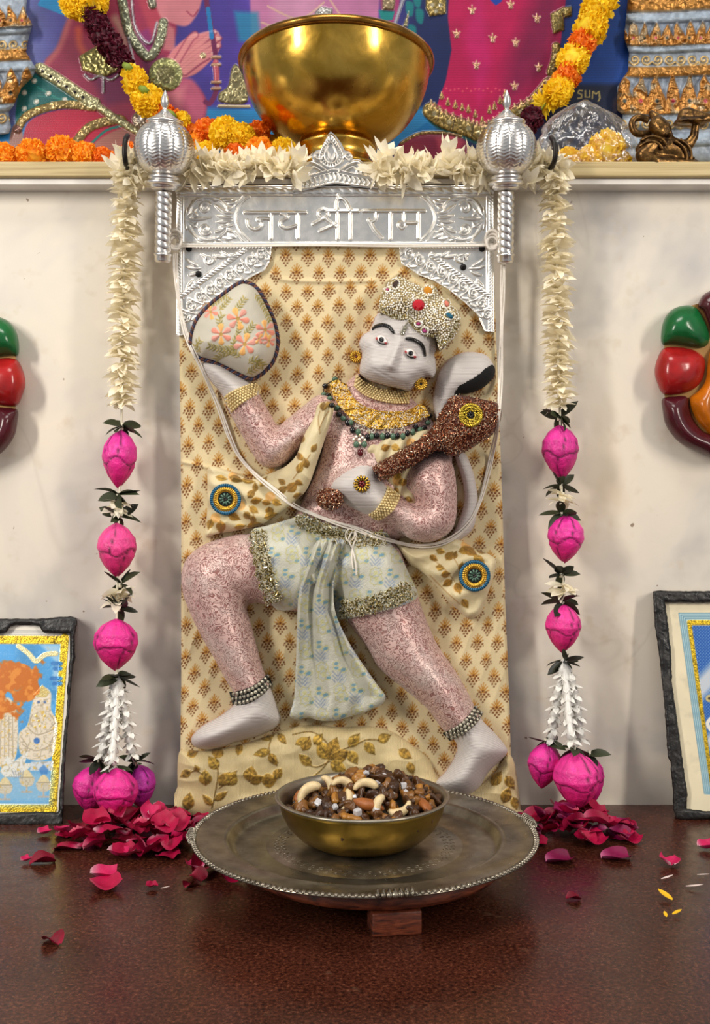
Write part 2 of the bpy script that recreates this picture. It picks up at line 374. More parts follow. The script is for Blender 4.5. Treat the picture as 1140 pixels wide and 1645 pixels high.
G.line([(60, 140), (100, 162)], 3, (52, 150, 140), .8); G.line([(62, 154), (110, 160)], 2, (50, 140, 132), .8)
for p in [(55, 130), (39, 149), (78, 150), (59, 163), (104, 160), (39, 174), (84, 167)]: G.disk(*p, 4.2, (206, 206, 190), h=.0012); G.disk(*p, 2, (250, 250, 240))
G.poly([(38, 216), (54, 190), (100, 176), (150, 178), (186, 190), (222, 216), (200, 238), (110, 262), (40, 262)], (186, 30, 66), smooth=True, soft=2); G.poly([(50, 204), (100, 186), (190, 206), (120, 250), (60, 250)], (214, 38, 76), .5, 26)
GC = (206, 176, 112)
def goldline(p, w, c=GC, h=.0022, seed=1, met=.6):
    p = spl(p, False); G.line(p, w, c, 1, 1.2, h, met)
goldline([(28, 208), (46, 184), (98, 168), (150, 172)], 13); goldline([(120, 232), (144, 204), (186, 192), (196, 194)], 15)
G.line(spl([(146, 231), (170, 210), (196, 202)], False), 4, (30, 130, 120))
G.poly([(150, 232), (196, 206), (222, 224), (214, 262), (150, 262)], (182, 116, 106), smooth=True, soft=3)
G.poly([(14, 262), (16, 218), (24, 200), (36, 212), (38, 262)], (170, 120, 110), smooth=True, soft=3)
SG = (236, 230, 176)
G.poly([(127, 90), (158, 72), (176, 84), (205, 112), (184, 116), (166, 124), (150, 118), (132, 112)], (200, 188, 112), h=.004, met=.6)
for q in ([(136, 120), (146, 128), (160, 122), (178, 128), (192, 118)], [(166, 124), (166, 148)]): G.line(spl(q, False), 4, (206, 200, 206), h=.0018, met=.4)
goldline([(192, -30), (198, 10), (208, 52), (232, 88), (246, 86), (258, 60), (262, 36)], 15, (186, 190, 156), .003); G.line(spl([(210, -30), (216, 40), (240, 70), (252, 36)], False), 3.5, (222, 216, 226), h=.003, met=.4); G.line(spl([(206, 60), (216, 108)], False), 4, (214, 206, 214), h=.002)
G.disk(266, 120, 27, (186, 186, 120), h=.004, met=.6); G.disk(266, 120, 15, (120, 110, 70), .7, met=.4)
goldline([(64, 110), (90, 126), (140, 160), (152, 166)], 19, SG, .0045); goldline([(150, 166), (185, 190), (222, 212)], 12, SG, .0045)
for k in range(6): G.disk(68+k*13, 114+k*8.5, 2.6, (40, 30, 40))
G.disk(226, 192, 14, (176, 156, 130), h=.003, met=.5); G.disk(226, 192, 6, (236, 226, 214))
goldline([(238, -30), (245, 8)], 13, (176, 172, 150), .003)
G.line(spl([(326, -30), (338, 40), (346, 90), (348, 140), (338, 165), (330, 164)], False), 8, (120, 44, 90)); G.line([(334, 14), (340, 60)], 7, (40, 130, 200)); G.line([(346, 100), (348, 128)], 9, (200, 90, 110), h=.002)
for yy in (92, 104, 132, 142): G.line([(341, yy), (353, yy)], 5, (196, 150, 120), h=.002)
G.poly([(355, 164), (352, 150), (366, 138), (372, 110), (380, 104), (392, 124), (396, 164)], (190, 178, 128), smooth=True, h=.003, met=.6)
G.line([(352, 170), (400, 171)], 5, (210, 190, 150), h=.002)
# robes behind the big bowl
G.poly([(400, -30), (612, -30), (606, 50), (560, 120), (430, 120), (404, 60)], (206, 128, 176), soft=5); G.poly([(440, -30), (520, -30), (500, 90), (436, 80)], (224, 160, 196), .8, 20)
for k, q in enumerate(([(430, 10), (480, 30), (520, 4)], [(530, 0), (560, 36), (604, 30)], [(420, 36), (470, 50), (505, 30)])): G.line(spl(q, False), 3, (236, 196, 170), .8)
G.poly([(376, 18), (414, 20), (420, 70), (384, 66)], (40, 150, 190), .8, 8)
G.poly([(505, 20), (515, 10), (534, 14), (532, 38), (512, 38)], (204, 200, 196), h=.003, met=.5)
G.poly([(608, -30), (644, -30), (640, 30), (614, 48)], (172, 60, 120), soft=4); G.poly([(614, -30), (640, -30), (632, 16), (614, 16)], (192, 168, 130), h=.003, met=.5); G.poly([(608, 16), (634, 18), (630, 32), (612, 34)], (26, 140, 140), soft=2)
G.line([(634, 38), (650, -10)], 5, (170, 170, 190), h=.002)
for p in ((672, 4), (676, 30), (664, 56), (660, 18)): G.poly([(p[0]-8, p[1]-16), (p[0]+4, p[1]-12), (p[0]+2, p[1]+8), (p[0]-7, p[1]+3)], (22, 138, 140), .9, 3, smooth=True)
G.poly([(646, 44), (657, 16), (654, 42)], (206, 196, 150), h=.002, met=.6)
G.poly([(684, -30), (716, -30), (716, 22), (690, 26), (684, 14)], (206, 178, 104), h=.003, met=.6)
for p in ((694, 8), (707, 8), (700, 18)): G.disk(*p, 3.4, (236, 224, 190), h=.002)
# red skirt with gold motifs
SK = [(722, -30), (719, 28), (725, 80), (716, 128), (702, 168), (716, 188), (772, 206), (800, 186), (842, 164), (880, 122), (900, 70), (912, -30)]
G.poly(SK, (198, 22, 88), soft=1.5); G.poly([(866, -30), (840, 40), (812, 110), (810, 170), (880, 122), (908, -30)], (118, 22, 70), .75, 34); G.poly([(770, -30), (745, 60), (770, 170), (790, 100)], (212, 40, 130), .45, 16)
G.poly([(786, -30), (804, -30), (806, 2), (796, 9), (787, 0)], (30, 70, 180))
for mx, my in [(758, 15), (820, 6), (862, 28), (733, 53), (791, 60), (828, 67), (765, 103), (865, 107), (826, 137), (868, -12)]:
    G.disk(mx, my+5, 3.3, (236, 196, 160), h=.0015, met=.4); G.disk(mx, my+5, 1.4, (150, 80, 60), .8)
    for dx, dy in ((-6, -2), (0, -6), (6, -2)): G.line([(mx+dx*.3, my+1), (mx+dx, my+dy)], [3.5, 1.5], (242, 190, 140), h=.0012, met=.4)
for mx, my in [(709, 153), (719, 164), (731, 168), (742, 172), (752, 175), (763, 183), (774, 193), (786, 176), (794, 170), (803, 161), (811, 150)]:
    G.line([(mx, my-6), (mx, my+3)], [1.5, 7], (214, 180, 104), h=.0015, met=.5); G.disk(mx, my+3, 1.8, (120, 60, 50), .8)
for k in range(16): G.disk(710+k*6.6, 148-6*abs(math.sin(k*1.3)), 1.6, (236, 90, 110), .9)
HEM = [(692, 178), (716, 194), (752, 206), (772, 214), (792, 206), (826, 184), (856, 168), (884, 136)]
G.line(spl([(q[0], q[1]+16) for q in HEM], False), 8, (22, 92, 98)); goldline(HEM, 27, (190, 160, 88), .003); G.line(spl(HEM, False)+np.array([0, -13]), 4, (150, 40, 70), .5)
for q in spl([(q[0], q[1]-13) for q in HEM], False)[::2]: G.line([(q[0], q[1]-4), (q[0]+1, q[1]+3)], 3, (228, 190, 130), h=.0015, met=.5)
for q in spl(HEM, False)[2::5]: G.disk(q[0], q[1], 4, (236, 220, 170), h=.0025); G.line([(q[0]+9, q[1]-9), (q[0]+5, q[1]+12)], 1.6, (70, 50, 40), .8)
G.poly([(650, 222), (686, 196), (704, 214), (660, 226)], (24, 120, 190), soft=2)
G.poly([(640, 232), (668, 216), (704, 214), (742, 222), (752, 240), (740, 262), (640, 262)], (142, 30, 66), smooth=True, soft=2, h=.002, R=14); G.line(spl([(644, 230), (672, 215), (706, 213), (740, 219)], False), 5, (186, 150, 90), h=.002, met=.6)
G.poly([(700, 222), (724, 216), (744, 228), (738, 242), (706, 244)], (206, 74, 96), .9, 8); G.disk(722, 229, 5, (206, 200, 120), h=.003, met=.5)
G.poly([(884, 26), (884, 22), (904, 12), (906, 48), (888, 54)], (190, 166, 96), h=.003, met=.6); G.poly([(902, 12), (918, 10), (918, 26), (906, 28)], (190, 166, 96), h=.003, met=.6)
goldline([(893, 74), (891, 94), (884, 116)], 13, (196, 166, 96), .003)
for k in range(9): G.line([(884, 84+k*4), (900, 86+k*4)], 1, (90, 60, 40), .6)
# gold lettering at the right: 'sum'
LT = (216, 196, 120)
for q in ([(935, 146), (930, 145), (928, 149), (934, 152), (934, 157), (928, 158)], [(940, 146), (940, 156), (947, 156), (947, 146)], [(951, 158), (952, 147), (957, 151), (962, 147), (963, 158), (961, 162)]): G.line(q, 2.2, LT)
G.C *= (.68+.05*np.sin(Y*1.6)*(1-G.met)+.14*G.met+.10*(fbm(X, Y, 30, 19)-.5))[..., None]
gf = gold_field(X, Y, 4.0, 11); G.h += G.met*.0024*gf; G.C *= (1.12-.62*G.met*(1-gf))[..., None]  # gilding darkened between its ridges: shade of the crevices put into the colour
poster = thing('wall_poster', 'large devotional poster in blue, red and violet with gilded ornaments behind the shelf', 'poster', (0, .165, ZSH))
sdr = np.maximum.reduce([-100-X, X-1240, -30-Y, Y-261])
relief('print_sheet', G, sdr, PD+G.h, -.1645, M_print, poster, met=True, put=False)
# two modelled clay pillars at the sides of the poster
M_clay = NT('gilded_clay'); t = M_clay; t.set(Base__Color=t.attr(), Roughness=.36, Metallic=t.math('MULTIPLY', t.attr('Met', 'Fac'), .8)); t.bump(t.noise(260, 4), .5, .0012); M_clay = t.m
def pillar(x0, x1, prof, bands, face, seed):
    g = Grid(x0, -30, x1, 261, 1.5, (140, 152, 170)); X, Y = g.X, g.Y
    ex = np.interp(g.y, [p[1] for p in prof], [p[0] for p in prof])[:, None]
    sd = ((ex-X) if face < 0 else (X-ex)); sd = np.maximum.reduce([sd, x0+1-X, X-x1+1, -29-Y, Y-260])
    g.C[:] = (rgb(128, 142, 164)*(1-fbm(X, Y, 26, seed)[..., None])+rgb(178, 188, 196)*fbm(X, Y, 26, seed)[..., None])
    h = infl(sd, 30, .012)+.0016*fbm(X, Y, 9, seed+1); sag = .02*(X-ex)*face
    for kind, ya, yb in bands:
        yc = (ya+yb)/2; Ys = Y-np.sin((X-x0)*.03)*2
        u = np.clip(1-np.abs(Ys-yc)/((yb-ya)/2), 0, 1)
        if kind == 'roll':
            h += .006*np.sqrt(np.clip(1-(1-u)**2, 0, 1)); g.paint((slice(None), slice(None)), np.clip(u*3, 0, 1)*.8, (150, 166, 182))
        elif kind == 'gold':
            h += .006*np.sqrt(np.clip(1-(1-u)**2, 0, 1)); wv = np.clip(u*3, 0, 1); g.paint((slice(None), slice(None)), wv, (176, 124, 58)); h += .002*u*gold_field(X, Y, 6, seed+14); g.met = np.maximum(g.met, wv*.8)
        elif kind == 'lotus':
            per = 26 if yb-ya > 55 else 18
            Xw = X+7*(vnoise(X, Y, 15, seed+8)-.5); ph = np.abs(((Xw-x0)/per) % 1-.5)*2; top = ya+(yb-ya)*.55*ph**1.5+9*(vnoise(X, Y*0+yc, 13, seed+9)-.5); inn = np.clip((Ys-top)/3, 0, 1)*np.clip((yb-Ys)/3, 0, 1)
            h += inn*(.004+.004*np.sqrt(np.clip(1-ph**2, 0, 1))); g.paint((slice(None), slice(None)), inn, (184, 128, 62)); g.met = np.maximum(g.met, inn*.8); h += inn*.0035*gold_field(X, Y, 7, seed+12); g.paint((slice(None), slice(None)), inn*.6*np.clip((fbm(X, Y, 11, seed+13)-.5)*6, 0, 1), (150, 150, 140))
            for k, cx in enumerate(np.arange(x0+per/2, x1, per)):
                cy = yb-(yb-ya)*.33; c = [(30, 50, 46), (170, 30, 60)][k % 2]; q = 4 if per > 20 else 2.6
                g.poly([(cx, cy-q), (cx+q, cy), (cx, cy+q), (cx-q, cy)], c, h=.001); g.met[g.sub([(cx, cy)], 3)] = 0
        elif kind == 'scroll':
            for k, cx in enumerate(np.arange(x0+20, x1, 37)):
                for sgn in (-1, 1):
                    th = np.linspace(0, 9, 26); r = np.linspace(2, 11, 26)
                    q = [(cx+sgn*9+sgn*rr*math.cos(a)*.8, yc+rr*math.sin(a)*.8) for a, rr in zip(th, r)]; sl = g.sub(q, 4); dd = dln(g.X[sl], g.Y[sl], q, 1.6)
                    h[sl] = np.maximum(h[sl], h[sl]+infl(dd, 1.6, .003)); ww = np.clip(.5-dd, 0, 1); g.paint(sl, ww, (196, 164, 104)); g.met[sl] = np.maximum(g.met[sl], ww*.7)
    g.C *= (.72+.4*fbm(X, Y, 7, seed+3))[..., None]
    return relief('pillar', g, sd, -.157+h, -.1645, M_clay, poster, met=True, put=False)
pillar(990, 1245, [(1010, -30), (1006, 20), (1002, 60), (1010, 85), (1008, 115), (1000, 125), (976, 165), (1000, 185), (998, 215), (1004, 240), (1004, 262)],
       [('gold', -20, 20), ('roll', 20, 36), ('lotus', 34, 74), ('roll', 72, 84), ('scroll', 82, 110), ('gold', 104, 124), ('lotus', 118, 184), ('roll', 182, 206), ('scroll', 184, 214), ('roll', 214, 236)], -1, 40)
pillar(-100, 66, [(44, -30), (42, 20), (52, 40), (44, 70), (42, 84), (58, 110), (52, 125), (34, 142), (22, 170), (14, 180), (18, 205), (14, 215), (-40, 222), (-40, 262)],
       [('lotus', 6, 46), ('roll', 42, 56), ('scroll', 58, 86), ('gold', 78, 100), ('roll', 100, 116), ('lotus', 110, 168), ('roll', 166, 180), ('scroll', 172, 206)], 1, 50)
# ---------------------------------------------------------------- leaning panel with printed cloth, rocky cloth base
dpan = lambda y: .022+(np.asarray(y, float)-298)/1012*.024
TAU = 2*math.pi
def dots(u, v, x, y, r): return np.clip((r-np.hypot(u-x, v-y))/.8+.5, 0, 1)
def seg(u, v, a, b, w): return np.clip(.5-(dln(u, v, [a, b])-w/2)/.8, 0, 1)
def lattice(U, V, cw, ch, sx, sy):
    i, j = np.floor((U-sx)/cw), np.floor((V-sy)/ch); return U-sx-(i+.5)*cw, V-sy-(j+.5)*ch, i, j
def block_print(G, Ux, Uy, seed=0, sx=0, sy=0, amt=1.0):
    """paisley block print: fan of ochre leaves over a cluster of dark dots, in staggered rows"""
    for k in range(2):
        u, v, i, j = lattice(Ux, Uy, 34.4, 54, sx+17.2*k, sy+27*k); jit = np.sin(i*12.9+j*78.2+k*3)
        u = u+jit*1.6; v = v+np.cos(i*7.1+j*3.3)*1.6; wash = np.clip(1-np.hypot(u/9.5, (v-1)/14), 0, 1)
        G.C[:] = G.C*(1-.16*amt*np.clip(wash*2, 0, 1)[..., None])+rgb(226, 176, 106)*.16*amt*np.clip(wash*2, 0, 1)[..., None]
        leaf = np.zeros_like(u)
        for a, b in [((0, -3), (0, -14)), ((0, -3), (-3.6, -11)), ((0, -3), (3.6, -11)), ((0, -1), (-7, -8)), ((0, -1), (7, -8)), ((-1, 1), (-9, -3)), ((1, 1), (9, -3)), ((0, 0), (-4.6, -4.6)), ((0, 0), (4.6, -4.6))]:
            leaf = np.maximum(leaf, seg(u, v, a, b, 1.7))
        G.paint((slice(None), slice(None)), leaf*.85*amt, (176, 118, 38))
        dt = np.zeros_like(u)
        for x, y, r in [(-4.8, 0, 1.9), (0, -1.4, 1.9), (4.8, 0, 1.9), (-8.2, 3.4, 1.7), (-2.5, 3.8, 1.9), (2.5, 3.8, 1.9), (8.2, 3.4, 1.7), (-5.3, 7.6, 1.8), (0, 8, 1.9), (5.3, 7.6, 1.8), (-9.8, 6.5, 1.1), (9.8, 6.5, 1.1), (-2.6, 12, 1.6), (2.6, 12, 1.6), (0, 16, 1.5)]:
            dt = np.maximum(dt, dots(u, v, x, y, r))
        G.paint((slice(None), slice(None)), dt*.9*amt, (104, 56, 24))
t = NT('printed_cotton'); wv = t.n('ShaderNodeTexWave', Scale=480.0, Distortion=1.5); t.put(wv.inputs['Vector'], t.coord()); wv.bands_direction = 'Z'
t.set(Base__Color=t.mix(1.0, t.attr(), t.ramp(t.noise(900, 2), [(.3, .9), (.7, 1.0)]), 'MULTIPLY'), Roughness=.85); t.b.inputs['Specular IOR Level'].default_value = .2
t.bump(t.math('ADD', wv.outputs['Fac'], t.noise(500, 2)), .18, .0005); M_cotton = t.m
panel = thing('relief_panel', 'tall leaning panel covered in cream block-printed cotton behind the padded figure', 'panel', W(555, 1308, .03))
G = Grid(276, 292, 836, 1322, 1.4, (231, 212, 168)); X, Y = G.X, G.Y
edge = [(286, 303), (790, 303), (795, 500), (805, 760), (811, 960), (818, 1130), (823, 1314), (288, 1314), (291, 1100), (291, 800), (288, 560)]
wx, wy = 12*(fbm(X, Y, 90, 5)-.5)+X*.03*np.clip((Y-600)/500, 0, 1), 12*(fbm(X, Y, 80, 9)-.5)-np.clip(430-X, 0, 200)*.18*np.clip((Y-640)/200, 0, 1)
G.C *= (.88+.10*fbm(X, Y, 50, 2))[..., None]; block_print(G, X+wx, Y+wy, sx=441, sy=385)
hh = .0022*fbm(X, Y, 60, 21)+.0016*(1-np.abs(2*vnoise(X+Y*.35, Y*.25-X*.1, 40, 22)-1))**3
for q, s_ in [([(436, 440), (455, 449), (520, 452), (600, 451)], 3.5), ([(292, 742), (330, 750), (370, 757), (420, 765)], 3), ([(620, 452), (650, 430), (668, 404)], 4), ([(584, 470), (560, 560), (560, 600)], 9), ([(640, 1160), (700, 1215), (718, 1240)], 7), ([(745, 890), (720, 960), (700, 1010)], 8), ([(300, 700), (340, 800), (330, 860)], 10)]:
    dd = dln(X, Y, spl(q, False)); hh = hh+.0022*np.exp(-(dd/s_)**2)
sde = sdp(X, Y, edge); dfront = dpan(Y)+hh-.004*np.clip(1+sde/5, 0, 1)**2
relief('printed_cloth', G, sde, dfront, dpan(Y)-.0205, M_cotton, panel)
M_pink = simple('pink_piping_cloth', (196, 138, 130), .8)
# gathered cloth base under the feet, cream silk with gold thread vines
t = NT('gold_thread_silk'); wv = t.n('ShaderNodeTexWave', Scale=260.0, Distortion=3.0); t.put(wv.inputs['Vector'], t.coord()); wv.bands_direction = 'X'
t.set(Base__Color=t.mix(1.0, t.attr(), t.ramp(t.math('ADD', wv.outputs['Fac'], t.noise(200, 2)), [(.3, .86), (1, 1.0)]), 'MULTIPLY'), Roughness=.55, Metallic=t.math('MULTIPLY', t.attr('Met', 'Fac'), .7))
t.b.inputs['Sheen Weight'].default_value = .15; t.bump(t.math('ADD', wv.outputs['Fac'], t.math('MULTIPLY', t.noise(1500, 1), t.attr('Met', 'Fac'))), .5, .0007); M_silk = t.m
G = Grid(280, 1156, 842, 1318, 1.3, (204, 184, 136)); X, Y = G.X, G.Y
rock = [(286, 1216), (294, 1204), (320, 1206), (350, 1203), (400, 1192), (440, 1178), (470, 1168), (505, 1164), (545, 1168), (590, 1166), (626, 1174), (655, 1192), (686, 1216), (702, 1244), (730, 1262), (768, 1262), (796, 1238), (815, 1212), (826, 1226), (832, 1262), (836, 1300), (834, 1314), (560, 1315), (288, 1315), (285, 1264)]
sdr = sdp(X, Y, spl(rock, n=4))
h = infl(sdr, 34, .017)+.012*(fbm(X, Y*1.3, 70, 33)-.4)*np.clip(-sdr/20, 0, 1)+.0022*(1-np.abs(2*vnoise(X*.5+Y*.3, Y*1.2-X*.25, 34, 34)-1))**2
def leafm(x, y, a, L, wd, c, hgt=.0012, fill=True):
    ca, sa = math.cos(a), math.sin(a); P = [(x+ca*L*t-sa*wd*math.sin(math.pi*t**.8)*s, y+sa*L*t+ca*wd*math.sin(math.pi*t**.8)*s) for s, ts in ((1, np.linspace(0, 1, 7)), (-1, np.linspace(1, 0, 7)[1:-1])) for t in ts]
    G.poly(P, c, h=hgt, R=wd, met=.8); G.line([(x, y), (x+ca*L, y+sa*L)], 1.1, (112, 84, 30), .7)
GLD = (190, 150, 62); GLD2 = (206, 168, 72)
def vine(pts, leaves, w=1.8):
    G.line(spl(pts, False), w, (150, 118, 50), 1, 1, .0008, .7)
    for x, y, a, L, wd in leaves: leafm(x, y, a, L, wd, GLD if (x*7+y) % 3 < 1.5 else GLD2)
vine([(340, 1298), (346, 1270), (350, 1240), (345, 1215)], [(340, 1296), (342, 1290)] and [(341, 1294, -2.3, 24, 6), (344, 1286, -.6, 26, 6), (352, 1262, -.9, 28, 10), (350, 1236, -2.2, 26, 9), (346, 1218, -1.2, 22, 10), (330, 1262, -1.6, 26, 11), (318, 1240, -2.0, 12, 5), (306, 1238, 2.6, 20, 7)])
vine([(330, 1250), (316, 1238), (300, 1244)], []); vine([(352, 1266), (372, 1250), (380, 1238)], [(366, 1262, -1.1, 26, 11)])
vine([(446, 1225), (432, 1208), (436, 1186), (446, 1172)], [(434, 1206, 2.9, 28, 7), (432, 1210, 1.0, 24, 7), (440, 1182, 3.0, 26, 7), (446, 1178, .9, 22, 6)])
vine([(500, 1250), (520, 1232), (532, 1214), (545, 1206)], [(500, 1230, -2.4, 28, 8), (486, 1206, -1.1, 26, 9), (500, 1248, .3, 22, 7), (528, 1220, -2.1, 36, 12), (528, 1218, -1.2, 36, 12), (530, 1220, -.4, 34, 12), (530, 1224, .5, 30, 10)])
vine([(486, 1224), (508, 1232), (530, 1222)], []); vine([(470, 1180), (500, 1176), (522, 1190), (536, 1214)], [(474, 1196, -.5, 24, 6), (504, 1196, -.9, 22, 8)])
vine([(545, 1206), (570, 1196), (590, 1188), (618, 1190)], [(560, 1200, -.9, 28, 9), (586, 1192, .9, 26, 8), (606, 1190, -.4, 24, 8), (560, 1206, 1.0, 26, 9)])
for q in [(400, 1256, -1.4, 26, 12), (402, 1258, -.5, 24, 8), (300, 1302, -1.4, 30, 10), (420, 1256, -.2, 26, 12), (440, 1250, -.9, 20, 8), (382, 1214, -1.4, 26, 6), (640, 1204, .6, 26, 8), (656, 1224, 1.2, 22, 7), (790, 1262, -1.0, 28, 9), (812, 1246, 1.0, 26, 8), (808, 1290, -1.2, 28, 9), (824, 1280, 1.3, 22, 7), (300, 1214, -.4, 20, 7), (460, 1290, -.7, 24, 8), (430, 1290, -2.2, 20, 7)]: leafm(*q, GLD)
G.C *= (.9+.2*fbm(X, Y, 26, 36))[..., None]; G.h += G.met*.0008*vnoise(X, Y, 2.6, 37); G.C *= (1-.42*G.met*np.clip((vnoise(X, Y, 3.0, 39)-.35)*2, 0, 1))[..., None]
relief('gathered_cloth', G, sdr, dpan(Y)+.001+h+G.h, dpan(Y)-.002, M_silk, panel, met=True)
# ---------------------------------------------------------------- embossed silver plate work
t = NT('embossed_silver'); f = t.noise(90, 4)
t.set(Base__Color=t.ramp(f, [(.3, (214, 212, 208)), (.7, (240, 237, 231))]), Metallic=1.0, Roughness=t.ramp(f, [(.3, .42), (.7, .28)])); t.bump(t.noise(420, 3), .22, .0006); M_silver = t.m
def ridge(g, pts, w, h, close=False, n=5, sp=True):
    p = spl(pts, close, n) if sp else np.asarray(pts, float)
    if close: p = np.vstack([p, p[:1]])
    sl = g.sub(p, np.max(w)+2); d = dln(g.X[sl], g.Y[sl], p, np.asarray(w)/2 if np.ndim(w) == 0 else np.interp(np.linspace(0, 1, len(p)), np.linspace(0, 1, len(w)), w)/2)
    g.h[sl] = np.maximum(g.h[sl], infl(d, np.max(w)/2, h))
def spiral(g, cx, cy, r, a0, turns, w, h, sg=1):
    th = np.linspace(0, turns*TAU, int(14*turns)+4); rr = r*(1-.85*th/th[-1])
    ridge(g, np.stack([cx+rr*np.cos(a0+sg*th), cy+rr*np.sin(a0+sg*th)], -1), [w, w*.8, w*.5], h, sp=False)
def petal(g, x, y, a, L, wd, h):
    t_ = np.linspace(0, 1, 9); ridge(g, np.stack([x+L*t_*np.cos(a), y+L*t_*np.sin(a)+2*np.sin(t_*3)], -1), list(wd*np.sin(np.pi*(.12+.86*t_))), h, sp=False)
def twist(g, a, b, w, h, slope=1.0, per=6.0):
    d = dln(g.X, g.Y, [a, b], w/2); al = np.array([b[0]-a[0], b[1]-a[1]])/math.hypot(b[0]-a[0], b[1]-a[1])
    s = (g.X-a[0])*al[0]+(g.Y-a[1])*al[1]; c = -(g.X-a[0])*al[1]+(g.Y-a[1])*al[0]
    g.h = np.maximum(g.h, infl(d, w*.4, h)*(.55+.45*np.abs(np.cos(math.pi*(s+slope*c)/per))))
SLB = .0075                                            # the plate stands this far off the cloth
G = Grid(280, 294, 797, 398, .8); X, Y = G.X, G.Y
G.h += .0007*fbm(X, Y, 26, 61)
twist(G, (284, 306), (791, 306), 11, .0016, -.9, 15); ridge(G, [(284, 314), (791, 314)], 3, .0014, sp=False); ridge(G, [(284, 391), (791, 391)], 5, .0022, sp=False)
ridge(G, [(284, 299.5), (791, 299.5)], 2, .0012, sp=False)
for m in (0, 1):
    fx = (lambda x: 1076-x) if m else (lambda x: x); P = lambda q: [(fx(a), b) for a, b in q]; A = lambda a: math.pi-a if m else a; sg = -1 if m else 1
    twist(G, (fx(288), 312), (fx(288), 388), 7, .0014, 1, 5); ridge(G, P([(294, 314), (294, 388)]), 2.5, .0012, sp=False)
    ridge(G, P([(400, 316), (388, 326), (381, 338), (378, 350), (381, 362), (388, 374), (400, 386)]), 3.2, .0020)
    ridge(G, P([(390, 316), (384, 324), (378, 330)]), 4, .0016); ridge(G, P([(390, 386), (384, 378), (378, 372)]), 4, .0016)
    for a, L, wd in [(-1.15, 34, 7), (-.7, 26, 6), (-.05, 44, 6), (.6, 26, 6), (1.05, 34, 7), (-1.45, 20, 5), (1.4, 20, 5)]: petal(G, fx(297), 351, A(a), L, wd, .0022)
    for s in (-1, 1):
        cy = 351+s*17
        spiral(G, fx(329), cy, 10, A(.6*s), 1.6, 4, .0024, sg*s); ridge(G, P([(300, 351+s*4), (316, 351+s*30), (345, 351+s*33), (362, 351+s*22), (366, 351+s*8)]), [3, 5, 5, 3], .0022)
        for bx, by, a, L in [(345, 22, -.5, 22), (352, 14, -.2, 24), (340, 30, .3, 16), (356, 30, .1, 18), (348, 5, -.1, 26), (316, 32, .2, 14), (362, 14, .5, 14), (310, 14, -.9, 12)]: petal(G, fx(bx), 351+s*by, A(s*a), L, 6, .0021)
        petal(G, fx(366), 351+s*24, A(s*.4), 16, 7, .0016)
LW, LH = 5.4, .0032
LET = [[(393, 341.5), (491, 341.5)], [(435, 343), (435, 383)], [(435, 352), (424, 351), (414, 352), (419, 357), (419, 363), (414, 368), (406, 368), (399, 362), (397, 354)], [(478.5, 343), (478.5, 382)], [(451, 343), (460, 344.5), (461, 350), (452, 355), (450, 361), (456, 366), (466, 366), (477, 362)],
       [(519, 336), (526, 339), (527, 346), (520, 351), (513, 347), (512, 340), (519, 336)], [(521, 350), (514, 354), (503, 360)], [(522, 351), (530, 357), (541, 365)], [(514, 371), (526, 366), (541, 359)], [(542, 336), (542, 383)], [(563, 336), (563, 383)], [(524, 339), (576, 339)],
       [(541, 338), (540, 328), (543, 320), (549, 319), (556, 325), (562, 337)], [(543, 320), (543, 314)],
       [(583, 339), (682, 339)], [(603, 340), (604, 348), (601, 354), (595, 357), (592, 353)], [(594, 356), (602, 370), (613, 382)], [(627, 340), (627, 383)], [(648.5, 340), (648.5, 354), (650, 362), (645, 367), (640, 361), (644, 357), (656, 358), (671, 357.5)], [(672, 340), (672, 382)]]
for q in LET: ridge(G, q, LW, LH, n=4)
plate = thing('silver_nameplate', 'embossed silver plate with Devanagari lettering across the top of the panel', 'nameplate', W(538, 392, .03))
pl = np.maximum.reduce([283-X, X-793, 297-Y, Y-394.5])
relief('embossed_plate', G, pl, dpan(Y)+SLB+G.h, dpan(Y)+.003, M_silver, plate, color=False)
M_screw = simple('black_screw', (24, 22, 22), .45, .6)
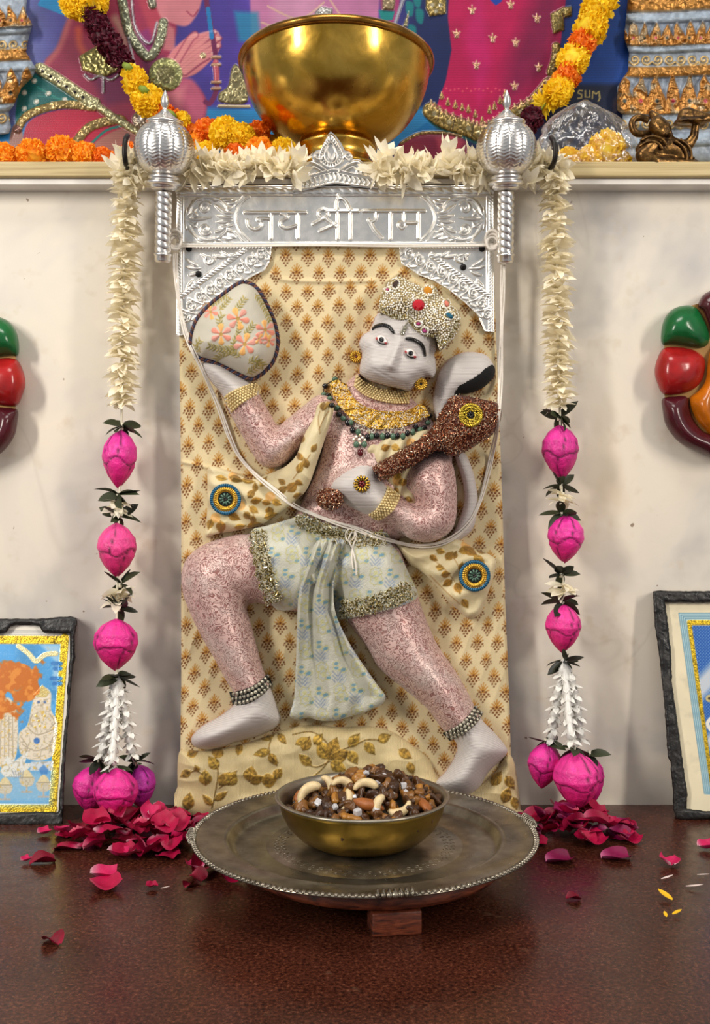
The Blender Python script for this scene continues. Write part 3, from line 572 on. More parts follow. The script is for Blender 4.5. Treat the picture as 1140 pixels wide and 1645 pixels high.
def bracket(side, poly, label, screws, diag, band):
    b = thing('silver_bracket', label, 'bracket', W(*poly[0], .03), 'silver corner brackets')
    P0 = np.array(poly, float); g = Grid(P0[:, 0].min()-3, P0[:, 1].min()-3, P0[:, 0].max()+3, P0[:, 1].max()+3, .8); X, Y = g.X, g.Y
    sd = sdp(X, Y, P0); s = 1 if side < 0 else -1; x0 = P0[0][0]
    twist(g, (x0+s*5, 396), (x0+s*5, P0[:, 1].max()-2), 8, .0016, s, 5); twist(g, (x0, 397), (P0[1][0], 397), 6, .0014, s, 5); ridge(g, [(x0+s*11, 400), (x0+s*11, 480)], 2, .001, sp=False)
    twist(g, diag[0], diag[1], 9, .0019, -s, 6)
    # scroll band below the diagonal
    Q, an = evenly(spl(band, False), 20)
    for k, (q, a) in enumerate(zip(Q, an)):
        nx, ny = -math.sin(a)*s, math.cos(a)*s
        spiral(g, q[0]-nx*3, q[1]-ny*3, 8.2, a+1, 1.7, 3.0, .0023, s); petal(g, q[0]+nx*7, q[1]+ny*7, a+.5*s, 13, 4.5, .0019); petal(g, q[0]-nx*10, q[1]-ny*10, a+.35*s, 12, 4, .0018)
        ridge(g, [(q[0]+9*math.cos(a)-nx*12, q[1]+9*math.sin(a)-ny*12), (q[0]+10*math.cos(a), q[1]+10*math.sin(a)), (q[0]+13*math.cos(a)+nx*13, q[1]+13*math.sin(a)+ny*13)], [2, 3.2, 4.5], .0023)
        petal(g, q[0]-nx*2, q[1]-ny*2, a+2.2, 8, 3, .0015)
    for (px, py, a, L) in [(16, 20, .5, 22), (16, 32, .1, 24), (20, 46, -.4, 20), (40, 12, .4, 26), (60, 14, .1, 24), (72, 8, .5, 20), (26, 54, .8, 18), (50, 26, -.6, 20), (18, 64, -.9, 16), (84, 12, .2, 16)]:
        petal(g, x0+s*px, 396+py, a if s > 0 else math.pi-a, L, 6, .002)
    spiral(g, x0+s*52, 417, 8, 0, 1.5, 3.5, .0022, s)
    ridge(g, np.vstack([P0[1:], P0[1:][-1:]]), 3.2, .0016, sp=False)
    relief('embossed_plate', g, sd, dpan(Y)+.005+g.h, dpan(Y)+.0015, M_silver, b, color=False)
    for x, y in screws:
        c = W(x, y, float(dpan(y))+.0062); V, f = lathe([(0, .0016), (.0022, .0015), (.0034, .0004), (.0036, 0), (.0036, -.002), (0, -.002)], 14, None)
        V = V[:, [0, 2, 1]]*np.array([1, -1, 1]); slot = box(-.0022, .0022, -.0024, -.0013, -.0004, .0004)
        add('screw', *join([(V+c, f), (slot[0]+c, slot[1])]), M_screw, b)
LB = [(283, 393), (436, 393), (435, 408), (432, 422), (425, 434), (403, 445), (384, 456), (367, 470), (352, 479), (342, 488), (327, 503), (315, 520), (305, 537), (283.5, 539)]
bracket(-1, LB, 'embossed silver corner bracket above the flowered cushion', [(303, 399), (318.5, 440)], [(391, 402), (288, 477)], [(296, 520), (312, 488), (336, 470), (362, 450), (390, 430), (424, 408)])
RB = [(793, 393), (641, 393), (642, 412), (645, 424), (656, 430), (671, 441), (697, 451), (719, 464), (744, 484), (757, 496), (767, 506), (773, 520), (778, 532), (794, 533)]
bracket(1, RB, 'embossed silver corner bracket above the beaded crown, by the right edge', [(774, 399), (744, 429)], [(693, 410), (784, 474)], [(784, 516), (768, 484), (742, 462), (716, 444), (688, 430), (652, 408)])
# crest on top of the plate
G = Grid(462, 208, 616, 312, .7); X, Y = G.X, G.Y
crest_p = [(531, 211), (539, 218), (548, 230), (554, 242), (561, 243), (566, 250), (567, 256), (578, 256), (587, 267), (586, 277), (594, 281), (607, 284), (608, 303), (590, 302), (572, 300), (555, 297), (540, 295.5), (526, 297), (510, 301), (490, 306), (470, 308), (468, 287), (476, 283), (478, 278), (484, 273), (492, 264), (502, 258), (500, 250), (507, 242), (514, 240), (520, 228), (525, 218)]
sd = sdp(X, Y, crest_p); drop = [(531, 217), (545, 236), (551, 250), (547, 261), (531, 268), (516, 261), (513, 250), (518, 236)]
ridge(G, drop, 4, .002, True); Q, an = evenly(np.vstack([spl(drop), spl(drop)[:1]]), 5.2)
for q, a in zip(Q, an): ridge(G, [(q[0], q[1]), (q[0]*.8+531*.2, q[1]*.8+248*.2)], 3, .0026, sp=False)
ridge(G, [(531, 228), (541, 246), (539, 258), (531, 262), (523, 258), (521, 246)], 3, .0034, True); petal(G, 531, 257, -1.9, 16, 5, .0034); petal(G, 533, 258, -1.2, 18, 5, .0034)
for s in (-1, 1):
    fx = lambda x: 535+s*(x-535)
    ridge(G, [(fx(545), 274), (fx(560), 264), (fx(574), 260), (fx(584), 270), (fx(580), 277)], [4, 6, 6, 3], .003); ridge(G, [(fx(556), 273), (fx(566), 268), (fx(574), 272)], 4, .0026); spiral(G, fx(559), 250, 7, 0, 1.3, 4, .0026); spiral(G, fx(578), 274, 6, 1, 1.3, 3.5, .0026)
top = [(470, 288), (500, 281), (525, 274), (537, 272), (555, 276), (580, 281), (606, 286)]; bot = [(471, 305), (500, 301), (525, 295), (540, 293), (558, 295), (580, 298), (606, 301)]
ridge(G, top, 2.6, .0024); ridge(G, bot, 2.6, .0024); ridge(G, np.array(top)+np.array([0, 5]), 1.4, .002)
for q, q2 in zip(evenly(spl(top, False), 8)[0], evenly(spl(bot, False), 8)[0]): ridge(G, [(q[0]-1, q[1]+5), (q[0]+3, (q[1]+q2[1])/2+2), (q2[0]-1, q2[1]-3)], [2.5, 4.5, 2.5], .0027)
crest = thing('silver_crest', 'small embossed silver crest with a leaf-shaped drop above the nameplate', 'crest', W(538, 304, .035))
relief('embossed_plate', G, sd, .034+.0015+G.h, .0315, M_silver, crest, color=False)
# ---------------------------------------------------------------- the two silver maces
t = NT('polished_silver'); t.set(Base__Color=L4((222, 218, 214)), Metallic=1.0, Roughness=.30); t.bump(t.noise(160, 3), .12, .0008); M_psilver = t.m
def mace_head(th, k, P):
    z = P[:, 1][:, None]; w = np.clip((P[:, 0][:, None]-.012)/.018, 0, 1)
    lob = np.abs(np.cos(7*th)); ch = np.cos(z/.0034*TAU*.5*2+ (np.abs(((th*14/TAU) % 1)-.5)*2)*TAU*.8)
    return w*(.0010*lob**.3-.001+.0006*ch)
R = .0325; prof = [(R*math.cos(a), R*.93*math.sin(a)) for a in np.linspace(-1.22, 1.0, 54)]
V_head, f_head = lathe(prof, 168, mace_head)
V_cap, f_cap = lathe([(0.0, -.001), (.019, .0255), (.0205, .0265), (.0195, .0285), (.0165, .0295), (.011, .0325), (.006, .0365), (.0025, .0405), (.0028, .042), (.0047, .0455), (.0046, .0495), (.003, .0545), (.001, .0585), (0, .060)], 40, lambda th, k, P: np.where((P[:, 1] > .0285)[:, None] & (P[:, 1] < .037)[:, None], .0006*np.cos(16*th), 0))
V_col, f_col = lathe([(0, -.027), (.014, -.0275), (.0172, -.029), (.0172, -.0315), (.015, -.0325), (.0185, -.034), (.0195, -.036), (.0185, -.0375), (.015, -.0385), (.0155, -.040), (.0125, -.0425), (.009, -.0435), (0, -.0435)], 40)
V_han, f_han = lathe([(0, 0)]+[(.0088, z) for z in np.linspace(-.002, -.083, 130)]+[(0, -.083)], 40, lambda th, k, P: np.where(P[:, 0][:, None] > .001, .0012*(np.abs(np.cos(1.0*(th+P[:, 1][:, None]*330)))**.6)-.001, 0))
V_end, f_end = lathe([(0, -.082), (.0092, -.082), (.0098, -.0835), (.0094, -.0855), (.0088, -.0865), (.0088, -.0915), (.0078, -.0945), (.004, -.0955), (0, -.0957)], 32)
meshes = {n: raw_mesh('mace_'+n, V, f, M_psilver) for n, V, f in [('head', V_head, f_head), ('cap', V_cap, f_cap), ('collar', V_col, f_col), ('handle', V_han, f_han), ('end', V_end, f_end)]}
def silver_mace(hx, hy, bx, by, label):
    d1, d2 = .068, .046; C0, C1 = W(hx, hy, d1), W(bx, by, d2)
    t = thing('silver_mace', label, 'mace', C1, 'silver maces'); ax = Vector(C0-C1).normalized(); q = Vector((0, 0, 1)).rotation_difference(ax).to_matrix()
    base = Vector(C0)-ax*.0435; L = (base-Vector(C1)).length; s = L/.0955
    for n, m, l, sc in [('round_head', 'head', Vector(C0), 1), ('finial', 'cap', Vector(C0), 1), ('collar', 'collar', Vector(C0), 1), ('handle', 'handle', base, (1, 1, s)), ('end_cap', 'end', base, (1, 1, s))]:
        inst(n, meshes[m], t, l, q, sc)
    return t
silver_mace(264, 239, 261.5, 423, 'silver mace with ribbed round head at the left end of the nameplate')
silver_mace(813, 239, 811.5, 424, 'silver mace with ribbed round head at the right end of the nameplate')
# ---------------------------------------------------------------- the padded cloth figure on the panel
statue = thing('deity_statue', 'padded monkey-faced deity figure in pink brocade, kneeling on one leg across the panel', 'statue', W(560, 1200, .05))
G = Grid(284, 496, 826, 1284, 1.7, (214, 172, 166)); X, Y = G.X, G.Y
FACE = [(612, 498), (602, 509), (594, 530), (582, 538), (576, 553), (581, 568), (578, 585), (578, 600), (592, 611), (616, 619), (640, 624), (657, 628), (671, 616), (684, 606), (695, 607), (700, 596), (699, 578), (697, 570), (701, 557), (702, 535), (716, 500), (680, 470), (640, 470)]
TORSO = [(510, 656), (540, 632), (574, 600), (590, 616), (660, 640), (705, 690), (727, 722), (718, 770), (690, 820), (655, 862), (560, 866), (478, 838), (487, 800), (505, 760), (517, 720), (514, 680)]
ARM_L = [(322, 583), (336, 610), (356, 634), (368, 662), (392, 706), (413, 740), (431, 751), (455, 747), (476, 728), (500, 712), (530, 700), (545, 650), (514, 634), (487, 652), (460, 674), (446, 683), (436, 668), (420, 640), (415, 626), (400, 611), (378, 596), (350, 580)]
ARM_R = [(701, 724), (719, 733), (730, 757), (734, 804), (731, 838), (719, 858), (690, 871), (659, 866), (641, 850), (620, 838), (594, 828), (569, 817), (546, 802), (531, 784), (537, 771), (557, 756), (578, 747), (599, 751), (611, 770), (622, 784), (638, 799), (659, 809), (672, 814), (674, 808), (662, 788), (658, 765), (671, 742)]
LEG_L = [(480, 846), (440, 848), (403, 857), (378, 859), (341, 869), (317, 881), (298, 900), (291, 928), (295, 958), (307, 989), (324, 1024), (344, 1058), (361, 1090), (374, 1112), (377, 1128), (354, 1149), (324, 1166), (308, 1183), (309, 1196), (322, 1203), (346, 1203), (383, 1191), (418, 1181), (442, 1169), (451, 1156), (447, 1142), (440, 1120), (432, 1098), (422, 1073), (413, 1041), (403, 1002), (397, 974), (418, 969), (447, 976), (500, 980), (560, 920)]
LEG_R = [(520, 900), (545, 965), (556, 995), (587, 1037), (608, 1073), (650, 1108), (686, 1139), (710, 1171), (733, 1194), (730, 1214), (714, 1240), (698, 1258), (715, 1274), (745, 1280), (768, 1267), (784, 1241), (813, 1212), (810, 1196), (791, 1174), (777, 1160), (766, 1143), (749, 1108), (728, 1073), (703, 1037), (686, 999), (668, 950), (655, 918), (632, 872), (560, 860)]
TAIL_U = [(703, 690), (695, 648), (697, 629), (703, 602), (717, 580), (737, 568), (754, 565), (776, 568), (787, 577), (795, 593), (791, 608), (774, 624), (752, 632), (736, 634), (729, 650), (722, 690)]
TAIL_L = [(728, 725), (745, 726), (757, 750), (764, 777), (767, 807), (761, 846), (742, 866), (722, 870), (735, 840), (745, 807), (742, 771)]
TUFT = [(786, 586), (796, 591), (794, 609), (776, 627), (752, 637), (728, 638), (735, 621), (749, 612), (766, 602)]
S = lambda p, n=4: spl(p, n=n)
def part(p, R, H, b0, n=4):
    sl = G.sub(p, 30); sd = np.full(X.shape, 60.0); sd[sl] = sdp(X[sl], Y[sl], S(p, n)); return sd, np.where(sd < 0, b0+infl(sd, R, H), -1.0)
sT, hT = part(TORSO, 60, .030, .006); sA, hA = part(ARM_L, 34, .036, .006); sB, hB = part(ARM_R, 36, .032, .036); sL, hL = part(LEG_L, 52, .044, .006); sR, hR = part(LEG_R, 52, .044, .006)
sF, hF = part(FACE, 46, .030, .032); sU, hU = part(TAIL_U, 26, .022, .006); sV, hV = part(TAIL_L, 16, .016, .006)
# features of the face: turned about 20 degrees in the picture plane
def fl(x, y): return (X-x)*.93+(Y-y)*.37, -(X-x)*.37+(Y-y)*.93
u, v = fl(630, 578); nose = np.exp(-((u-np.clip(u*0, 0, 0))/(5+np.clip(v+34, 0, 60)*.11))**2)*np.clip((v+40)/34, 0, 1)*np.clip((20-v)/9, 0, 1)
u2, v2 = fl(622, 602); muz = np.exp(-(u2/44)**2-(v2/20)**2); lip = np.exp(-(np.abs(u2)/30)**4-((v2-2-2.2*np.sin(u2*.05))/1.6)**2)
soc = sum(np.exp(-((fl(*e)[0])/13)**2-((fl(*e)[1])/8)**2) for e in ((612, 546), (659, 567))); chk = sum(np.exp(-((X-cx)/16)**2-((Y-cy)/14)**2) for cx, cy in ((592, 578), (672, 600)))
feat = np.where((sF < 0) & (hF > 0), .0075*nose+.0045*muz-.0014*lip-.0025*soc+.003*chk, 0)*np.clip(-sF/6, 0, 1)
# hand: low grooves between the closed fingers of the gloved fist
for q in ([(536, 786), (552, 792), (568, 798)], [(545, 798), (556, 801), (566, 806)], [(534, 775), (546, 779), (556, 780)]): hB = hB-np.where(sB < 0, .0026*np.exp(-(dln(X, Y, q)/2.2)**2), 0)
hB = hB-np.where(sB < 0, .004*np.exp(-(dln(X, Y, spl([(700, 752), (706, 768), (716, 764)], False))/3)**2)+.003*np.exp(-(dln(X, Y, [(676, 812), (694, 824)])/5)**2), 0)
hL = hL-np.where(sL < 0, .006*np.exp(-(dln(X, Y, spl([(398, 972), (392, 958), (378, 948)], False))/7)**2), 0); hA = hA-np.where(sA < 0, .007*np.exp(-(dln(X, Y, [(446, 683), (440, 706)])/6)**2), 0)
hT = hT+np.where(sT < 0, .004*np.exp(-((X-560)/40)**2-((Y-735)/28)**2), 0)
# feet: toe lines
H = np.maximum.reduce([hT, hA, hB, hL, hR, hF, hU, hV]); sd = np.minimum.reduce([sT, sA, sB, sL, sR, sF, sU, sV])
def blur(a, n):
    for _ in range(n):
        p = np.pad(a, 1, 'edge'); a = (p[:-2, 1:-1]+p[2:, 1:-1]+p[1:-1, :-2]+p[1:-1, 2:]+4*a)/8
    return a
Hb = blur(np.maximum(H, 0), 44); near = np.clip(-sd/17, 0, 1); near = near*near*(3-2*near); HB = np.maximum(H, 0)*(1-near)+Hb*near
HB = HB+feat*(hF >= H-1e-6)+np.where(sd < 0, .0008*(fbm(X, Y, 22, 71)-.5), 0)
BODY_G, BODY_H, BODY_SD = G, HB, sd
# which cloth: 0 pink brocade, 1 white knit, 2 black tuft
dark = sdp(X, Y, S(TUFT))
white = (hF >= H-1e-6) & (sF < 0) | ((sU < 0) & (hU >= H-1e-6)) | ((sV < 0) & (hV >= H-1e-6))
cut = lambda ax, ay, bx, by: (bx-ax)*(Y-ay)-(by-ay)*(X-ax)          # side of a line
white |= (sA < 0) & (cut(362, 662, 420, 630) < 0) & (X < 424) & (Y < 668)
white |= (sB < 0) & (hB >= H-1e-6) & (cut(594, 842, 640, 786) < 0) & (X < 640)
white |= (sL < 0) & (cut(366, 1122, 438, 1098) > 0) & (Y > 1090); white |= (sR < 0) & (cut(712, 1188, 776, 1146) > 0) & (Y > 1140)
white &= ~((Y > 606) & (cut(578, 604, 664, 634) > 0) & (sF > -3) & (X > 560) & (X < 690) & (Y < 660))
reg = np.where((dark < 0) & white, 2, np.where(white, 1, 0))
t = NT('pink_brocade'); co = t.coord()
n = t.noise(125, 1.5, 1.3); k = t.math('ABSOLUTE', t.math('SUBTRACT', t.math('FRACT', t.math('MULTIPLY', n, 6.0)), .5))
m = t.ramp(k, [(.10, 1), (.24, 0)]); c = t.mix(m, L4((220, 184, 176)), L4((156, 104, 98)))
c = t.mix(t.ramp(t.noise(26, 3), [(.5, 0), (.7, .45)]), c, L4((222, 212, 204)))
c = t.mix(t.math('MULTIPLY', t.ramp(t.voro(620), [(.06, 1), (.16, 0)]), .8), c, L4((250, 246, 240)))  # small white points: sparkle painted into the brocade colour
t.set(Base__Color=c, Roughness=t.mix(m, (.45,)*3+(1,), (.26,)*3+(1,)), Metallic=.2); t.b.inputs['Sheen Weight'].default_value = .2
t.bump(t.math('SUBTRACT', 1.0, m), .75, .0012); M_brocade = t.m
t = NT('white_knit'); wv = t.n('ShaderNodeTexWave', Scale=210.0, Distortion=2.0); t.put(wv.inputs['Vector'], t.coord()); wv.bands_direction = 'Z'; wv.inputs['Detail Scale'].default_value = .3
c = t.mix(t.ramp(wv.outputs['Fac'], [(.2, .5), (.8, 0)]), L4((206, 199, 194)), L4((172, 165, 164)))
gl = t.ramp(t.voro(1500), [(.05, 1), (.16, 0)]); c = t.mix(t.math('MULTIPLY', gl, .5), c, L4((248, 248, 250)))
t.set(Base__Color=c, Roughness=t.ramp(gl, [(0, .6), (1, .2)])); t.bump(wv.outputs['Fac'], .4, .0005); M_knit = t.m
M_tuft = simple('black_velvet', (10, 9, 10), .9, bump=.5, bs=900)
relief('body', G, sd, dpan(Y)+HB, dpan(Y)-.001, [M_brocade, M_knit, M_tuft], statue, color=False, region=reg)
HMI = lambda x, y, r=1: hm(x, y, r)
def bodyh(GX, GY):                                     # body height at other grids
    i = np.clip((GY-496)/1.7, 0, HB.shape[0]-1.01); j = np.clip((GX-284)/1.7, 0, HB.shape[1]-1.01); i0, j0 = i.astype(int), j.astype(int); a, b = i-i0, j-j0
    return (HB[i0, j0]*(1-a)+HB[i0+1, j0]*a)*(1-b)+(HB[i0, j0+1]*(1-a)+HB[i0+1, j0+1]*a)*b
# ---- loin cloth of pale brocade
def brocade_print(G, U, V, seed):
    sl = (slice(None), slice(None)); G.C *= (.92+.13*fbm(U, V, 16, seed))[..., None]
    for k in range(2):
        u, v, i, j = lattice(U, V, 56, 70, 28*k, 35*k)
        for du, dv, r in ((-12, -14, 9.5), (13, 10, 9)):
            rr = np.hypot(u-du, (v-dv)*1.1); an = np.arctan2(v-dv, u-du); pet = r*(1+.10*np.cos(7*an))
            G.paint(sl, np.clip(1-np.abs(rr-pet)/1.3, 0, 1)*.75, (172, 164, 84)); G.paint(sl, np.clip(1-np.abs(rr-pet*.68)/1.1, 0, 1)*.5, (150, 166, 176)); G.paint(sl, np.clip((r*.42-rr)/1, 0, 1)*.6, (190, 188, 120))
        for du, dv in ((8, -22), (18, -18), (-20, 6), (-8, 16), (24, 26)):
            rr = np.hypot((u-du), (v-dv)*1.5); G.paint(sl, np.clip((4.2-rr)/1, 0, 1)*.85, (98, 140, 158)); G.paint(sl, np.clip(1-np.abs(rr-5.6)/1, 0, 1)*.7, (172, 166, 92))
        for q in range(6):
            s = 1 if q % 2 else -1; y0 = 22+q//2*6; G.paint(sl, seg(u, v, (-18, y0+4), (-18+s*8, y0-5), 1.7)*.85, (122, 136, 158)); G.paint(sl, seg(u, v, (18, y0-30), (18+s*6, y0-38), 1.5)*.55, (140, 154, 174))
        G.paint(sl, seg(u, v, (-18, 18), (-18, 40), 1.4)*.6, (150, 160, 170))
t = NT('pale_blue_brocade'); t.set(Base__Color=t.attr(), Roughness=.5, Metallic=.1); t.b.inputs['Sheen Weight'].default_value = .25
t.bump(t.math('ADD', t.noise(700, 2), t.math('MULTIPLY', t.noise(180, 2, 1), 1.5)), .45, .0008); M_dhoti = t.m
G = Grid(398, 822, 676, 1000, 1.4, (192, 191, 176)); X, Y = G.X, G.Y
DH = [(404, 853), (427, 845), (470, 832), (482, 826), (520, 840), (560, 852), (606, 854), (624, 858), (628, 874), (640, 888), (655, 918), (669, 948), (668, 962), (640, 975), (600, 985), (546, 995), (538, 978), (530, 940), (500, 940), (478, 976), (444, 979), (432, 958), (420, 925), (410, 890)]
sdd = sdp(X, Y, S(DH, 3)); brocade_print(G, X+.15*Y, Y, 81)
wr = .0022*(1-np.abs(2*vnoise(X*.9-Y*.35, Y*.25, 26, 83)-1))**2+.0012*fbm(X, Y, 30, 84)
bh = blur(np.maximum(bodyh(X, Y), .012), 10)
relief('loin_cloth', G, sdd, dpan(Y)+bh+.0035+wr+infl(sdd, 5, .002), dpan(Y)+np.minimum(bodyh(X, Y), .03)*.6, M_dhoti, statue)
G = Grid(458, 862, 626, 1164, 1.4, (192, 191, 176)); X, Y = G.X, G.Y
PL = [(510, 868), (497, 902), (480, 952), (477, 1002), (475, 1066), (472, 1122), (465, 1150), (478, 1156), (493, 1153), (518, 1158), (542, 1157), (562, 1151), (582, 1146), (600, 1138), (614, 1131), (619, 1118), (606, 1100), (594, 1083), (570, 1048), (552, 1016), (538, 981), (536, 936), (545, 890), (554, 868)]
sdd = sdp(X, Y, S(PL, 3)); brocade_print(G, X, Y*.94+X*.1, 91)
lx = np.interp(Y, [868, 950, 1066, 1150], [510, 481, 475, 466]); rx = np.interp(Y, [868, 936, 981, 1048, 1118, 1150], [554, 537, 538, 570, 618, 612]); tt = np.clip((X-lx)/(rx-lx), 0, 1)
fold = .0045*np.cos(TAU*(tt*1.9+.12*np.sin(Y*.012)))*np.clip((Y-872)/30, 0, 1)+.0015*np.cos(TAU*(tt*4.3+Y*.002))
lift = np.interp(Y, [866, 900, 960, 1060, 1160], [.056, .056, .046, .032, .026])
relief('front_pleat', G, sdd, dpan(Y)+lift+fold*1.2+infl(sdd, 10, .006), dpan(Y)+np.interp(Y, [866, 960, 1060, 1160], [.038, .02, .014, .012]), M_dhoti, statue)
# ---- long sash: cream silk with gold leaves
t = NT('cream_sash_silk'); t.set(Base__Color=t.attr(), Roughness=.5, Metallic=t.math('MULTIPLY', t.attr('Met', 'Fac'), .6)); t.b.inputs['Sheen Weight'].default_value = .2
t.bump(t.math('ADD', t.noise(600, 2), t.math('MULTIPLY', t.attr('Met', 'Fac'), t.noise(1600, 1))), .4, .0007); M_sash = t.m
def sash(name, pts, hfun, leaves, flowers=(), bx=None, base=(210, 194, 152), orange=()):
    global G
    P = np.array(pts, float); G = Grid(P[:, 0].min()-5, P[:, 1].min()-5, P[:, 0].max()+5, P[:, 1].max()+5, 1.3, base); X, Y = G.X, G.Y; sd = sdp(X, Y, S(pts, 3))
    G.C *= (.93+.12*fbm(X, Y, 24, 95))[..., None]
    for x, y in orange: G.disk(x, y, 8, (226, 160, 70), .7)
    for q in leaves: leafm(*q, [(176, 128, 40), (196, 152, 58), (160, 120, 44)][int(q[0]) % 3], .001)
    for q in flowers: G.line(spl(q, False), 1.4, (150, 104, 40), .8, 1, .0006)
    h = hfun(X, Y, sd)
    G.C *= (1-.25*G.met*vnoise(X, Y, 2.4, 5))[..., None]
    return relief(name, G, sd, h+G.h, h-.006 if bx is None else bx(X, Y), M_sash, statue, met=True)
SL = [(512, 648), (505, 668), (498, 682), (487, 702), (476, 731), (460, 748), (444, 756), (424, 764), (403, 770), (384, 764), (368, 757), (336, 749), (333, 776), (333, 818), (329, 860), (340, 860), (352, 857), (372, 854), (396, 849), (420, 843), (459, 817), (476, 803), (494, 784), (512, 734), (526, 692), (535, 664), (534, 646)]
def hsl(X, Y, sd):
    up = np.clip((X-440)/40, 0, 1); b = dpan(Y)+.010+up*.030
    return b+infl(sd, 18, .012)+.003*(1-np.abs(2*vnoise(X*.7+Y*.5, Y*.6-X*.5, 26, 97)-1))**2+.002*np.cos((Y-X*.35)*.22)*np.clip((470-X)/40, 0, 1)+.0015*np.cos(X*.5+Y*.12)*np.clip((700-Y)/30, 0, 1)
LVL = [(398, 800, -.9, 18, 6), (402, 806, -.2, 20, 6), (400, 814, .6, 18, 6), (410, 790, -1.6, 16, 5), (418, 782, -1.0, 20, 5), (404, 828, 1.2, 16, 5), (392, 822, .9, 16, 6), (420, 806, .2, 16, 5), (366, 826, .4, 22, 7), (354, 836, 1.5, 22, 8), (340, 834, 1.9, 18, 6), (346, 766, .2, 20, 5), (368, 766, .3, 24, 6), (388, 770, .2, 22, 5), (436, 804, .4, 18, 6), (432, 814, 1.5, 14, 7), (446, 792, -.6, 20, 6), (424, 832, -.3, 24, 7), (396, 846, -.2, 26, 6), (376, 848, -.2, 20, 5), (462, 790, -.8, 22, 8), (470, 798, -.1, 20, 6), (478, 760, -1.2, 20, 6), (486, 740, -2.2, 18, 5), (494, 752, -1.9, 18, 6), (500, 726, -1.0, 16, 5), (474, 772, .5, 14, 5), (458, 778, -2.5, 14, 5), (482, 712, -1.3, 16, 6), (518, 660, -1.4, 16, 6), (526, 654, -1.0, 14, 6)]
sash('shoulder_sash', SL, hsl, LVL, [[(400, 812), (408, 830), (406, 842)], [(512, 690), (520, 672), (528, 660)], [(514, 696), (511, 674), (514, 660)], [(470, 770), (486, 748), (498, 730)]], lambda X, Y: dpan(Y)+.002+np.clip((X-440)/40, 0, 1)*.012, orange=[(386, 812), (434, 798), (346, 832), (374, 766)])
SR = [(632, 868), (658, 880), (686, 882), (712, 873), (732, 865), (764, 882), (795, 897), (793, 922), (783, 955), (771, 986), (752, 993), (736, 980), (721, 968), (704, 946), (686, 926), (668, 912), (656, 904)]
sash('hip_sash', SR, lambda X, Y, sd: dpan(Y)+.010+infl(sd, 20, .013)+.004*np.cos((Y+X*.55)*.12)*np.clip(-sd/14, 0, 1)+.003*(fbm(X, Y, 20, 98)-.5), [(690, 892, .6, 16, 5), (716, 900, -.9, 18, 7), (700, 884, .2, 16, 5), (726, 932, 2.6, 18, 6), (732, 936, 1.2, 20, 6), (740, 918, -1.4, 16, 6), (736, 886, -.2, 26, 7), (744, 880, .5, 26, 7), (760, 892, .7, 26, 7), (764, 882, .2, 22, 6), (708, 924, -.2, 16, 6), (728, 898, -1.2, 14, 5), (700, 910, .3, 14, 5), (780, 926, 1.8, 20, 6), (742, 962, 1.0, 18, 6)], [[(690, 896), (712, 912), (730, 934)], [(728, 896), (738, 914), (738, 936)], [(690, 924), (716, 950), (738, 970)]], lambda X, Y: dpan(Y)+.001, orange=[(748, 876), (736, 944)])
SC_ = [(588, 722), (612, 706), (642, 697), (668, 694), (690, 692), (694, 720), (676, 742), (662, 756), (657, 776), (664, 792), (673, 810), (660, 813), (640, 800), (626, 782), (618, 762), (604, 742)]
sash('chest_sash', SC_, lambda X, Y, sd: dpan(Y)+bodyh(X, Y)*0+.034+infl(sd, 14, .006)+.002*np.cos((X+Y*.4)*.25), [(612, 722, -.4, 16, 6), (628, 716, .4, 16, 6), (634, 770, -1.0, 16, 7), (640, 776, -.2, 16, 6), (632, 784, .8, 12, 5), (650, 800, .4, 14, 5)], (), orange=[(660, 712), (638, 772)])
# round beaded medallions on the sash ends
M_bead = simple('beads_pale_gold', (232, 208, 150), .25, .25, var=.2, vs=300)
M_cry = NT('crystal_bugle_beads'); t = M_cry; c = t.ramp(t.noise(420, 2), [(.36, (92, 76, 32)), (.48, (176, 156, 92)), (.60, (250, 246, 226))]); t.set(Base__Color=c, Roughness=.15, Metallic=.6); M_cry = t.m  # near-white end of the ramp paints the beads' sparkle
M_blue = simple('blue_beads', (40, 112, 150), .25, .2, var=.5, vs=400); M_gold = simple('gold_thread', (214, 168, 62), .3, .8, var=.3, vs=300); M_dark = simple('dark_stone', (26, 24, 22), .15)
M_teal = simple('green_crystal', (92, 124, 106), .12, .3, var=.5, vs=400)
SPH = ball(5, 8); SPH_F = ball(8, 12); CYL = (lambda V, f: (V[:, [2, 1, 0]], f))(*lathe([(0, -1), (.5, -1), (.5, 1), (0, 1)], 6))
def px2m(d): return (D-d)/F
def on(px, py, lift=0.0, r=1): return W(px, py, hm(px, py, r)+lift)
def medallion(name, x, y, r, parent, rings, label=None):
    d0 = float(np.max(hm(x+r*.8*np.cos(np.arange(12)*TAU/12), y+r*.8*np.sin(np.arange(12)*TAU/12), 0)))-.0006; d0 = max(d0, float(hm(x, y, 1))); k = px2m(d0); root = None
    disc = lathe([(0, .0018), (.7, .0016), (1.0, .0004), (1.0, -.004), (0, -.004)], 28); V = disc[0]*np.array([r*k, r*k, 1]); V = V[:, [0, 2, 1]]*np.array([1, -1, 1])+W(x, y, d0)
    root = add(name, V, disc[1], M_dark, parent)
    for nm, rad, bw, bl, n, m in rings:
        th = np.arange(n)*TAU/n+.1; L = np.stack([x+rad*np.cos(th), y+rad*np.sin(th)], -1); L = W(L[:, 0], L[:, 1], d0+.0022)
        o = add(nm, *stamp(CYL, mats(L, rot_y(th), np.tile([bl*k, bw*k, bw*k], (n, 1)))), m, root, kind='stuff')
    return root
